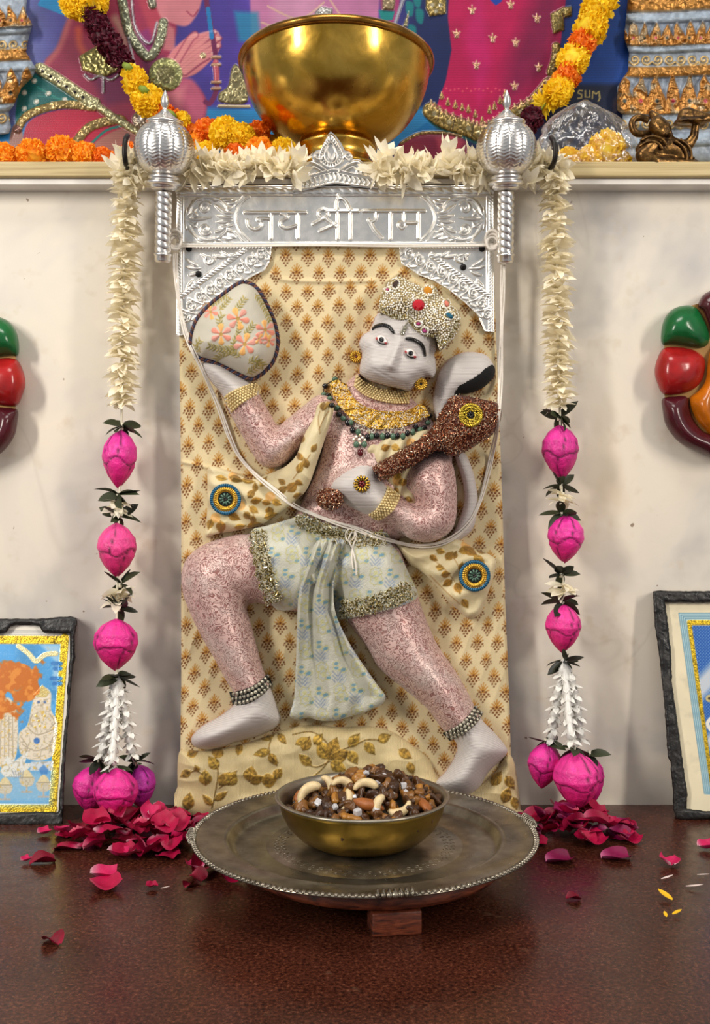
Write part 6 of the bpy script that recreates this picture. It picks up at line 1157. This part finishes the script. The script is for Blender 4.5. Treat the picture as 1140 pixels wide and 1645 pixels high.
for px, py, rad, c, lab, d in [(6, 252, 24, 'o', 'orange marigold at the left end of the shelf row', -.01), (52, 250, 26, 'o', 'orange marigold second from the left in the shelf row', -.01), (100, 242, 26, 'o', 'tallest orange marigold in the left shelf row', -.01), (136, 249, 23, 'o', 'orange marigold right of the tallest one in the left shelf row', -.01), (166, 254, 19, 'd', 'low orange marigold fourth along the left shelf row', -.01), (208, 246, 17, 'd', 'small orange marigold between the black hook and left mace', -.02),
    (334, 216, 26, 'd', 'deep orange marigold at the left of the yellow and orange pile', -.035), (360, 214, 27, 'y', 'large yellow marigold at the top left of the pile', -.015), (388, 222, 27, 'y', 'large yellow marigold beside the first in the pile centre', -.012), (414, 216, 22, 'd', 'deep orange marigold at the top right of the pile', -.032), (438, 230, 13, 'y', 'small yellow marigold right behind the deep orange one', -.045), (330, 248, 20, 'y', 'yellow marigold low at the left foot of the pile', .0), (418, 246, 26, 'o', 'orange marigold low in front of the pile', .004), (455, 243, 22, 'y', 'yellow marigold at the right end of the pile by the brass bowl', .004), (378, 250, 20, 'd', 'deep orange marigold tucked under the yellow ones', .004), (316, 232, 18, 'o', 'orange marigold nearest the left mace in the pile', -.03)]:
    shelf_flower(px, py, rad, c, lab, d)
def hung(name, label, items, cordpts, grp):
    g = thing(name, label, 'garland', W(items[0][0], items[0][1], -.125), grp); P = spl(cordpts, False); add('thread', *tube(W(P[:, 0], P[:, 1], -.128), .001, 6), M_green, g)
    for x, y, rad, c in items:
        d = -.128; k = px2m(d); m = MR if c == 'r' else MG[c][rr_.randrange(len(MG[c]))]; inst('maroon_flower' if c == 'r' else 'marigold_head', m, g, W(x, y, d), (rr_.uniform(.9, 2), rr_.uniform(-.5, .5), rr_.uniform(0, 6)), rad*k)
    return g
g = hung('marigold_garland', 'marigold garland with a maroon stretch hanging over the poster at left', [(136, -30, 30, 'y'), (118, 6, 24, 'y'), (148, 4, 26, 'y'), (136, 16, 20, 'y'), (148, 26, 17, 'r'), (157, 42, 19, 'r'), (165, 58, 19, 'r'), (176, 72, 19, 'r'), (187, 86, 19, 'r'), (196, 98, 18, 'r'), (216, 130, 25, 'y'), (238, 162, 28, 'y'), (250, 172, 22, 'y'), (262, 184, 20, 'd'), (276, 190, 17, 'd'), (292, 200, 20, 'y'), (304, 214, 16, 'd')], [(130, -50), (140, 10), (165, 60), (200, 108), (218, 130), (250, 180), (300, 214)], 'marigold garlands on the poster')
for a, b in (((198, 103), (212, 112)), ((224, 140), (238, 148)), ((268, 178), (282, 190))): add('sepal', *tube(W(*np.array([a, ((a[0]+b[0])/2, (a[1]+b[1])/2), b], float).T, -.112), [.003, .0052, .003], 8), M_green, g)
hung('marigold_garland', 'marigold garland of yellow and orange heads hanging over the poster at right', [(972, -26, 30, 'y'), (962, 14, 33, 'y'), (948, 46, 30, 'y'), (934, 70, 24, 'd'), (920, 96, 27, 'y'), (914, 120, 22, 'd'), (900, 128, 16, 'o'), (884, 152, 32, 'c'), (896, 148, 26, 'y'), (872, 168, 24, 'c'), (854, 190, 17, 'r'), (846, 206, 15, 'r')], [(985, -50), (962, 14), (934, 70), (914, 120), (886, 152), (846, 212)], 'marigold garlands on the poster')
# ---------------------------------------------------------------- plastic bag with yellow flowers
bag_p = [(852, 262), (858, 232), (872, 205), (898, 176), (922, 166), (950, 170), (976, 174), (994, 188), (1006, 214), (1020, 246), (1022, 262)]
t = NT('clear_plastic_film'); t.set(Base__Color=(.95, .96, .97, 1), Roughness=.12); t.bump(t.noise(60, 4, 1.6), .7, .004); tr = t.n('ShaderNodeBsdfTransparent', Color=(.97, .975, .98, 1)); lw = t.n('ShaderNodeLayerWeight', Blend=.35); gl = t.n('ShaderNodeBsdfGlossy', Color=(1, 1, 1, 1), Roughness=.12); nb = [x for x in t.t.nodes if x.bl_idname == 'ShaderNodeBump'][0]; t.put(gl.inputs['Normal'], nb.outputs[0])
mx = t.n('ShaderNodeMixShader', Fac=t.math('ADD', t.math('MULTIPLY', lw.outputs['Facing'], .42), .05)); t.put(mx.inputs[1], tr.outputs[0]); t.put(mx.inputs[2], gl.outputs[0]); t.put(t.out.inputs['Surface'], mx.outputs[0]); M_film = t.m
n, m = 44, 110; th = np.arange(m)*TAU/m; tt = np.linspace(0, 1, n); dB = -.012; kB = px2m(dB); cxb, zb0 = float(W(938, 258, dB)[0]), ZSH+.001
ZT = float(W(938, 166, dB)[2])-zb0; TH, TT = np.meshgrid(th, tt); rx = 84*kB*(1-TT**2.2)**.55*(1+.05*np.sin(TH*5+TT*4)); ry = .034*(1-TT**2.2)**.5
cr = 1+.16*(vnoise(TH*2.5+40, TT*5, 1, 5)-.5)+.26*np.abs(vnoise(TH*6+9, TT*7+TH, 1, 6)-.5)-.06+.05*np.abs(np.sin(TH*9+TT*8)); V = np.stack([cxb+rx*cr*np.cos(TH)+.010*(1-TT)*0, -dB+ry*cr*np.sin(TH), zb0+TT*ZT*(1+.04*np.sin(3*TH))], -1).reshape(-1, 3)
bag = thing('plastic_bag', 'clear crumpled plastic bag of yellow flowers at the right of the shelf', 'bag', (cxb, -dB, ZSH)); add('film', V, [grid_faces(n, m)], M_film, bag)
for px, py, rad, c, lab in [(974, 240, 30, 'y', 'large yellow marigold inside the clear plastic bag'), (946, 254, 22, 'y', 'yellow marigold inside the bag, left of the large one'), (912, 256, 20, 'y', 'yellow marigold inside the bag, furthest left'), (1000, 258, 16, 'y', 'small yellow marigold inside the bag, furthest right')]:
    o = shelf_flower(px, py, rad, c, lab, dB-.004); o['group'] = 'marigolds in the plastic bag'
# ---------------------------------------------------------------- small bronze figurine
import bmesh
def fuse(name, balls, vox, mat, parent, smooth=3):
    """one continuous body from chains of balls: voxel remesh of the union"""
    V, f = join([(SPH_F[0]*np.array(s)+np.array(c), SPH_F[1]) for c, s in balls]); me = raw_mesh(name, V, f, mat); o = bpy.data.objects.new(name+'_tmp', me); COL.objects.link(o)
    md = o.modifiers.new('r', 'REMESH'); md.mode = 'VOXEL'; md.voxel_size = vox; md.use_smooth_shade = True; sm = o.modifiers.new('s', 'SMOOTH'); sm.iterations = smooth; sm.factor = .5
    dg = bpy.context.evaluated_depsgraph_get(); me2 = bpy.data.meshes.new_from_object(o.evaluated_get(dg)); bpy.data.objects.remove(o); V = np.zeros(len(me2.vertices)*3); me2.vertices.foreach_get('co', V); V = V.reshape(-1, 3)
    F_ = {}; [F_.setdefault(len(p.vertices), []).append(tuple(p.vertices)) for p in me2.polygons]; return add(name, V, [np.array(x) for x in F_.values()], mat, parent)
t = NT('dark_bronze'); t.set(Base__Color=t.ramp(t.noise(120, 4), [(.35, (62, 44, 26)), (.6, (120, 88, 48)), (.75, (170, 132, 76))]), Metallic=.9, Roughness=.32); t.bump(t.noise(190, 3, .6), .5, .0016); M_brz = t.m
FD = .005; fk = px2m(FD)
def ch(pts, n=8): # chain (px, py, depth offset, radius px) -> balls
    out = []
    for a, b in zip(pts, pts[1:]):
        for t_ in np.linspace(0, 1, n): q = np.array(a, float)*(1-t_)+np.array(b, float)*t_; out.append((tuple(W(q[0], q[1], FD+q[2]*fk)), (q[3]*fk,)*3))
    return out
fig = thing('bronze_figurine', 'small dark bronze figurine holding up a rock at the right end of the shelf', 'figurine', W(1072, 258, FD))
body = ch([(1042, 262, 2, 20), (1050, 244, 6, 21), (1072, 240, 6, 21), (1088, 244, 4, 19), (1090, 266, 0, 20)])+ch([(1056, 202, 12, 15), (1062, 208, 14, 15), (1068, 222, 10, 13)], 5)+ch([(1068, 212, 22, 8), (1073, 214, 26, 6)], 3)+ch([(1090, 236, 6, 11), (1106, 232, 8, 9), (1114, 220, 8, 7.5), (1117, 202, 8, 6.5)], 6)+ch([(1048, 236, 20, 12), (1032, 250, 22, 12), (1052, 262, 24, 12), (1078, 264, 18, 12)], 6)+ch([(1052, 188, 10, 8), (1046, 182, 8, 5)], 4)+ch([(1038, 226, 10, 9), (1028, 240, 14, 8)], 4)
fuse('body', body, .0014, M_brz, fig); P = spl([(1058, 206, 0), (1044, 214, 2), (1026, 214, 2), (1019, 202, 2), (1022, 192, 2), (1034, 189, 2), (1046, 194, 4)], False); add('tail', *tube(np.array([W(q[0]-4, q[1], FD+q[2]*fk) for q in P]), .0040, 10), M_brz, fig)
V, f = lumpy(8, 29*fk, 20*fk, 13*fk, .14, 16, 26); V[:, 2] = np.where(V[:, 2] < 0, V[:, 2]*.45, V[:, 2]*1.5); add('carried_rock', V+W(1112, 197, FD+6*fk), f, M_brz, fig)
for q in ([(1092, 224, 24), (1106, 236, 20), (1110, 254, 16), (1104, 268, 16)], [(1084, 226, 28), (1098, 238, 24), (1103, 256, 20), (1097, 268, 20)], [(1028, 226, 18), (1046, 219, 27), (1062, 223, 29), (1070, 233, 28)], [(1026, 236, 20), (1042, 227, 29), (1056, 230, 30), (1064, 240, 29)]):
    P = spl(q, False); add('scarf_fold', *tube(np.array([W(a[0], a[1], FD+a[2]*fk) for a in P]), .0018, 8), M_brz, fig)
eyes = [(SPH[0]*np.array([2.2, 1.4, 1.4])*fk+W(x, y, FD+29*fk), SPH[1]) for x, y in ((1060, 203), (1070, 207))]; add('face_detail', *join(eyes+[(SPH[0]*np.array([5, 4, 3.4])*fk+W(1068, 215, FD+31*fk), SPH[1])]), M_brz, fig)
V, f = lathe([(0, 0), (.040, 0), (.040, .004), (.036, .0075), (0, .0075)], 40); c = W(1072, 262, FD); add('base', V*np.array([1, .45, 1])+np.array([c[0], c[1], ZSH]), f, M_brz, fig)
V, f = bbox(-.026, .026, -.012, .012, .007, float(c[2])-ZSH+.004, .003); add('pedestal', V+np.array([c[0]+.002, c[1], ZSH]), f, M_brz, fig)
# ---------------------------------------------------------------- lacquered wooden flowers on the wall (both cut by the frame)
M_lac = {k: simple('lacquer_'+k, c, .22, var=.45, vs=45, bump=.15, bs=60, bd=.002) for k, c in [('green', (22, 104, 52)), ('red', (176, 32, 32)), ('maroon', (82, 24, 34)), ('orange', (206, 112, 16))]}
PETS = [('petal', 'green', [(1063, 553), (1062, 530), (1068, 510), (1080, 497), (1096, 491), (1115, 492), (1127, 505), (1138, 530), (1139, 550), (1126, 559), (1100, 556), (1080, 553)]), ('petal', 'red', [(1066, 559), (1090, 557), (1115, 562), (1130, 572), (1133, 590), (1128, 610), (1115, 625), (1095, 633), (1066, 634), (1055, 615), (1051, 597), (1055, 577)]),
    ('petal', 'maroon', [(1064, 640), (1085, 636), (1105, 637), (1108, 655), (1115, 675), (1131, 693), (1158, 704), (1158, 738), (1120, 725), (1090, 710), (1070, 685), (1064, 660)]), ('petal', 'maroon', [(1120, 492), (1128, 475), (1142, 467), (1158, 465), (1158, 548), (1143, 535), (1136, 518), (1128, 500)]), ('centre', 'orange', [(1142, 560), (1158, 552), (1158, 702), (1132, 691), (1113, 666), (1107, 640), (1120, 628), (1132, 611), (1136, 580)])]
def wall_flower(label, mir, dy):
    fx = (lambda x: 1092-x) if mir else (lambda x: x); c = W(fx(1158), 605+dy, 0); t = thing('wooden_flower', label, 'flower', (c[0], 0, c[2]), 'lacquered wooden wall flowers')
    for half in (0, 1):
        for nm, col, P in PETS:
            if half and nm == 'petal' and P[0] == (1120, 492): pass
            Q = [(fx(2316-x) if half else fx(x), y+dy) for x, y in P]; Q = np.array(Q); g = Grid(Q[:, 0].min()-3, Q[:, 1].min()-3, Q[:, 0].max()+3, Q[:, 1].max()+3, 1.5); sd = sdp(g.X, g.Y, S(Q, 4)); sd = np.maximum(sd, (fx(1158)-g.X) if (half != mir) else (g.X-fx(1158)))
            hp = infl(sd, 34 if nm == 'petal' else 44, .026 if nm == 'petal' else .030); nr = np.clip(-sd/12, 0, 1); hp = hp*(1-nr)+blur(hp, 70)*nr; relief(nm, g, sd, .012+hp, .0005, M_lac[col], t, color=False, put=False)
    Pb = np.array([(fx(1076), 500+dy), (fx(1158), 478+dy), (fx(1240), 500+dy), (fx(1256), 600+dy), (fx(1240), 680+dy), (fx(1158), 728+dy), (fx(1076), 680+dy), (fx(1060), 600+dy)]); g = Grid(Pb[:, 0].min()-2, Pb[:, 1].min()-2, Pb[:, 0].max()+2, Pb[:, 1].max()+2, 3); sd = sdp(g.X, g.Y, Pb)
    relief('gilt_backing', g, sd, .016, .0003, simple('gilt_edge', (150, 112, 60), .4, .5), t, color=False, put=False)
wall_flower('lacquered wooden flower in green, red and orange on the wall at right', False, 0)
wall_flower('lacquered wooden flower in green, red and maroon on the wall at left', True, 18)
# ---------------------------------------------------------------- leaning framed pictures
t = NT('black_tape_frame'); n = t.noise(60, 4, .8); t.set(Base__Color=t.ramp(n, [(.35, (12, 11, 11)), (.62, (26, 24, 23)), (.8, (62, 58, 54))]), Roughness=t.ramp(n, [(.3, .28), (.7, .6)])); t.bump(t.noise(140, 4, .8), .6, .0016); M_tape = t.m
t = NT('picture_print'); t.set(Base__Color=t.attr(), Roughness=.3, Metallic=t.math('MULTIPLY', t.attr('Met', 'Fac'), .8)); t.bump(t.math('MULTIPLY', t.noise(900, 2), t.attr('Met', 'Fac')), .6, .0008); M_pic = t.m
def foil(G, pts, w, c=(214, 180, 48)):
    G.line(pts, w, c, 1, 1, 0, 1.0); sl = G.sub(pts, w); n_ = vnoise(G.X[sl], G.Y[sl], 2.0, 7); G.C[sl] *= (1-.30*G.met[sl]*np.clip((.5-n_)*5, 0, 1))[..., None]
# left picture: three white-robed deities on blue, orange smears of powder
fd = lambda y: .014+(np.asarray(y, float)-992)/336*.052
G = Grid(-170, 1004, 112, 1322, 1.0, (240, 234, 220)); X, Y = G.X, G.Y
def rx_(y): return 122-(np.asarray(y, float)-1000)*.075
for k in range(4): G.line([(-170, 1012+k*3), (113, 1014+k*3)], 1, (90, 100, 110), .7)
foil(G, [(-170, 1027), (104, 1028)], 13); foil(G, [(104, 1024), (84, 1304)], 13); foil(G, [(-170, 1298), (86, 1299)], 13)
blue = [(-170, 1034), (97, 1035), (78, 1291), (-170, 1290)]; G.poly(blue, (72, 150, 208)); inb = sdp(X, Y, blue) < 0
G.C[inb] *= (.88+.25*fbm(X, Y, 34, 3))[inb][:, None]; G.poly([(-170, 1220), (84, 1240), (78, 1291), (-170, 1290)], (128, 176, 208), soft=20); G.poly([(66, 1036), (96, 1036), (92, 1110), (84, 1090), (88, 1062)], (170, 204, 226), .8, 5)
for yy, wd in ((1066, 12), (1074, 9), (1090, 14), (1098, 10)): G.line([(97-wd, yy), (97, yy)], 7, (42, 110, 180), .9, 2)
for x, y in ((60, 1050),): G.line(spl([(30, 1038), (46, 1050), (58, 1062), (72, 1052), (90, 1050)], False), 8, (208, 198, 150), 1, 1, 0, .5)
CRM = (216, 206, 186); 
G.poly([(52, 1130), (60, 1108), (72, 1104), (82, 1114), (82, 1140), (92, 1160), (90, 1190), (84, 1214), (60, 1222), (34, 1212), (30, 1180), (44, 1164)], CRM, smooth=True, soft=2); G.disk(67, 1124, 13, (226, 216, 198)); G.line(spl([(67, 1130), (66, 1142), (60, 1152), (64, 1158)], False), 6, (206, 194, 172)); G.poly([(54, 1116), (68, 1100), (80, 1112), (74, 1120), (60, 1120)], (196, 176, 110), met=.4)
for x in (62, 72): G.disk(x, 1128, 2.4, (90, 110, 150))
for q in ([(44, 1168), (60, 1180), (86, 1172)], [(36, 1196), (58, 1206), (84, 1196)], [(52, 1148), (48, 1162), (58, 1170)], [(80, 1148), (88, 1160), (80, 1170)], [(34, 1184), (44, 1200), (40, 1212)], [(88, 1180), (80, 1196), (84, 1210)]): G.line(spl(q, False), 1.4, (150, 136, 110), .9)
for x, y in ((58, 1150), (72, 1150), (56, 1168), (64, 1166), (72, 1168), (62, 1158)): G.disk(x, y, 2, (200, 166, 70), met=.5)
G.disk(59, 1190, 5, (60, 110, 176)); 
for cx0 in (12, -60, -120): G.poly([(cx0-18, 1150), (cx0, 1120), (cx0+16, 1150), (cx0+12, 1220), (cx0-20, 1226)], CRM, smooth=True, soft=2); [G.line([(cx0-10+6*k, 1150), (cx0-12+7*k, 1216)], 1.3, (150, 136, 110), .8) for k in range(4)]
G.poly([(0, 1240), (10, 1214), (24, 1222), (46, 1206), (40, 1226), (56, 1226), (30, 1248), (8, 1248)], (214, 216, 210), soft=1.5); G.poly([(50, 1224), (86, 1222), (84, 1238), (48, 1238)], (196, 206, 214), soft=2)
for x, y in ((43, 1256), (70, 1264), (8, 1268)): G.poly([(x-11, y-8), (x+11, y-8), (x+8, y+6), (x-8, y+6)], (196, 190, 172), smooth=True); G.poly([(x-9, y-8), (x, y-20), (x+9, y-8)], (214, 200, 158), smooth=True); G.line([(x, y+6), (x, y+14)], 3, (180, 176, 166)); G.line([(x-8, y+16), (x+8, y+16)], 3, (170, 170, 166)); G.line([(x-10, y-7), (x+10, y-7)], 1.5, (150, 140, 110))
for k in range(5): G.line([(24+3*k, 1250), (20+4.4*k, 1238)], 1.2, (120, 130, 150), .8)
G.poly([(62, 1236), (70, 1228), (78, 1236), (76, 1244), (66, 1244)], (60, 120, 186), .8, 2)
lum = G.C.min(-1); crm = np.clip((lum-.56)*8, 0, 1)*inb; nl = np.abs(vnoise(X+2*vnoise(X, Y, 5, 3), Y, 4.2, 91)-.5); G.paint((slice(None), slice(None)), crm*np.clip(1-nl*9, 0, 1)*.65, (140, 130, 104)); G.paint((slice(None), slice(None)), crm*np.clip((vnoise(X, Y, 3.0, 92)-.74)*7, 0, 1)*.8, (206, 170, 70)); G.paint((slice(None), slice(None)), (1-crm)*inb*np.clip(1-nl*12, 0, 1)*.22, (200, 220, 236)); blot = 1.5*fbm(X, Y, 22, 66, 4)+1.0*np.exp(-((X-4)/44)**2-((Y-1102)/42)**2)+.62*np.exp(-((X-54)/24)**2-((Y-1094)/26)**2); wg = np.clip((blot-1.26)*9, 0, 1)*inb; G.paint((slice(None), slice(None)), wg, (190, 104, 22)); G.paint((slice(None), slice(None)), wg*np.clip((fbm(X, Y, 9, 67)-.52)*8, 0, 1)*.7, (224, 146, 60)); wr_ = np.clip((fbm(X, Y, 12, 68)+.5*np.exp(-((X-10)/16)**2-((Y-1066)/12)**2)+.45*np.exp(-((X-66)/7)**2-((Y-1088)/9)**2)-.93)*10, 0, 1)*inb; G.paint((slice(None), slice(None)), wr_, (158, 26, 18))
pic = thing('framed_picture', 'framed blue print of deities smeared with orange powder, black taped frame, at left', 'picture', W(0, 1326, .05), 'framed pictures leaning on the wall')
outer = [(-180, 993), (60, 994), (112, 990), (123, 993), (124, 1004), (122, 1010), (120, 1024), (121, 1056), (118, 1068), (114, 1110), (112, 1130), (108, 1180), (104, 1240), (102, 1300), (100, 1328), (-180, 1326)]
inn = [(-165, 1012), (0, 1018), (10, 1016), (18, 1006), (32, 1003), (48, 1003), (62, 1006), (70, 1016), (112, 1018), (114, 1034), (111, 1070), (108, 1110), (107, 1140), (102, 1180), (98, 1240), (94, 1300), (92, 1305), (60, 1304), (10, 1306), (-165, 1306)]
sd = np.maximum(sdp(X, Y, [(-170, 1002), (116, 1004), (98, 1312), (-170, 1312)]), -1000); relief('print_sheet', G, sd, fd(Y), fd(Y)-.003, M_pic, pic, met=True, put=False)
def frame(o_, i_, fdn, parent, seed, back=.013):
    P = np.array(o_); g = Grid(P[:, 0].min()-3, P[:, 1].min()-3, P[:, 0].max()+3, P[:, 1].max()+3, 1.3); nz = 2.2*(fbm(g.X, g.Y, 8, seed)-.5); so, si = sdp(g.X, g.Y, o_)+nz, sdp(g.X, g.Y, i_)+nz*1.3; sd = np.maximum(so, -si); relief('frame', g, sd, fdn(g.Y)+.0035+infl(sd, 6, .003)+.0018*fbm(g.X, g.Y, 14, seed+1), fdn(g.Y)-back, M_tape, parent, color=False, put=False)
frame(outer, inn, fd, pic, 5); bk = Grid(-176, 998, 118, 1322, 6); relief('back_board', bk, np.maximum.reduce([-174-bk.X, bk.X-np.interp(bk.Y, [998, 1322], [116, 98]), 1000-bk.Y, bk.Y-1320]), fd(bk.Y)-.004, fd(bk.Y)-.012, simple('grey_back_board', (120, 110, 96), .8), pic, color=False, put=False)
# right picture: blue dotted print with a pale ray, cream mount
fd2 = lambda y: .012+(np.asarray(y, float)-950)/366*.038
G = Grid(1056, 960, 1330, 1312, 1.0, (232, 220, 188)); X, Y = G.X, G.Y; G.C *= (.93+.1*fbm(X, Y, 40, 9))[..., None]; G.C *= (1-.07*np.clip((fbm(X, Y, 18, 10)-.62)*5, 0, 1)*np.array([.3, .7, 1.2])[None, None] if False else 1-.06*np.clip((fbm(X, Y, 18, 10)-.62)*5, 0, 1))[..., None]
def L_(x, y): return [(1330, y), (x, y), (x+ (1275-y)*.142, 1275), (1330, 1275)]
for k in range(4): G.line(L_(1090+k*3.4, 985+k*3), 1.3, (70, 120, 150)); G.line(L_(1091.5+k*3.4, 986.5+k*3), 1.6, (150, 200, 220), .8)
foil(G, L_(1107, 1000)[:3], 8); G.poly([(1111, 1005), (1330, 1005), (1330, 1272), (1148, 1272)], (34, 88, 168)); inb = sdp(X, Y, [(1111, 1005), (1330, 1005), (1330, 1272), (1148, 1272)]) < 0
ray = np.clip(1-np.abs((Y-1110)+(X-1120)*1.05)/30, 0, 1); ray = np.maximum(ray, .8*np.clip(1-np.abs((Y-1190)+(X-1140)*.9)/20, 0, 1)); G.paint((slice(None), slice(None)), np.clip(ray*1.6, 0, 1)*inb, (196, 200, 206)); dt = (np.sin(X*1.25)*np.sin(Y*1.25) > .35)*inb; G.paint((slice(None), slice(None)), dt*.45, (160, 200, 232))
G.poly([(1330, 1100), (1200, 1110), (1150, 1180), (1170, 1272), (1330, 1272)], (206, 200, 190), .9, 4, smooth=True); G.disk(1139, 1122, 6, (206, 190, 130), met=.4); G.disk(1139, 1122, 2.4, (80, 70, 60)); G.line(spl([(1146, 1150), (1136, 1162), (1144, 1174), (1152, 1170)], False), 6, (226, 224, 216))
pic = thing('framed_picture', 'framed blue dotted print with cream mount and black taped frame, at right', 'picture', W(1200, 1316, .04), 'framed pictures leaning on the wall')
outer = [(1048, 950), (1060, 949), (1200, 950), (1345, 950), (1345, 1314), (1140, 1316), (1100, 1318), (1086, 1314), (1081, 1300), (1080, 1270), (1076, 1224), (1072, 1216), (1070, 1180), (1066, 1130), (1062, 1086), (1058, 1050), (1052, 1010)]
inn = [(1068, 968), (1200, 967), (1333, 967), (1333, 1302), (1140, 1303), (1102, 1300), (1104, 1276), (1098, 1240), (1092, 1190), (1086, 1150), (1082, 1120), (1079, 1098), (1078, 1060), (1074, 1016)]
sd = np.maximum.reduce([np.interp(Y, [960, 1312], [1060, 1092])-X, X-1326, 962-Y, Y-1309]); relief('print_sheet', G, sd, fd2(Y), fd2(Y)-.003, M_pic, pic, met=True, put=False)
frame(outer, inn, fd2, pic, 15, .009); bk = Grid(1050, 950, 1340, 1316, 6); relief('back_board', bk, np.maximum.reduce([np.interp(bk.Y, [950, 1316], [1056, 1090])-bk.X, bk.X-1336, 956-bk.Y, bk.Y-1310]), fd2(bk.Y)-.004, fd2(bk.Y)-.0095, bpy.data.materials['grey_back_board'], pic, color=False, put=False)
# ---------------------------------------------------------------- look-alikes that share a label are told apart by their order from left to right
_by = {}
for o in SC.objects:
    if o.parent is None and 'label' in o and o.get('group') in ('rose petals in the left heap', 'rose petals in the right heap', 'raisins in the nut bowl', 'sugar crystals in the nut bowl'): _by.setdefault(o['label'], []).append(o)
_N = ['two', 'three', 'four', 'five', 'six', 'seven', 'eight', 'nine', 'ten', 'eleven', 'twelve', 'thirteen', 'fourteen']; _O = ['first', 'second', 'third', 'fourth', 'fifth', 'sixth', 'seventh', 'eighth', 'ninth', 'tenth', 'eleventh', 'twelfth', 'thirteenth', 'fourteenth']
for l, os_ in _by.items():
    if 2 <= len(os_) <= 14:
        os_.sort(key=lambda o: o.location.x)
        for i, o in enumerate(os_): o['label'] = l+', '+('leftmost' if i == 0 else 'rightmost' if i == len(os_)-1 else _O[i])+' of '+_N[len(os_)-2]
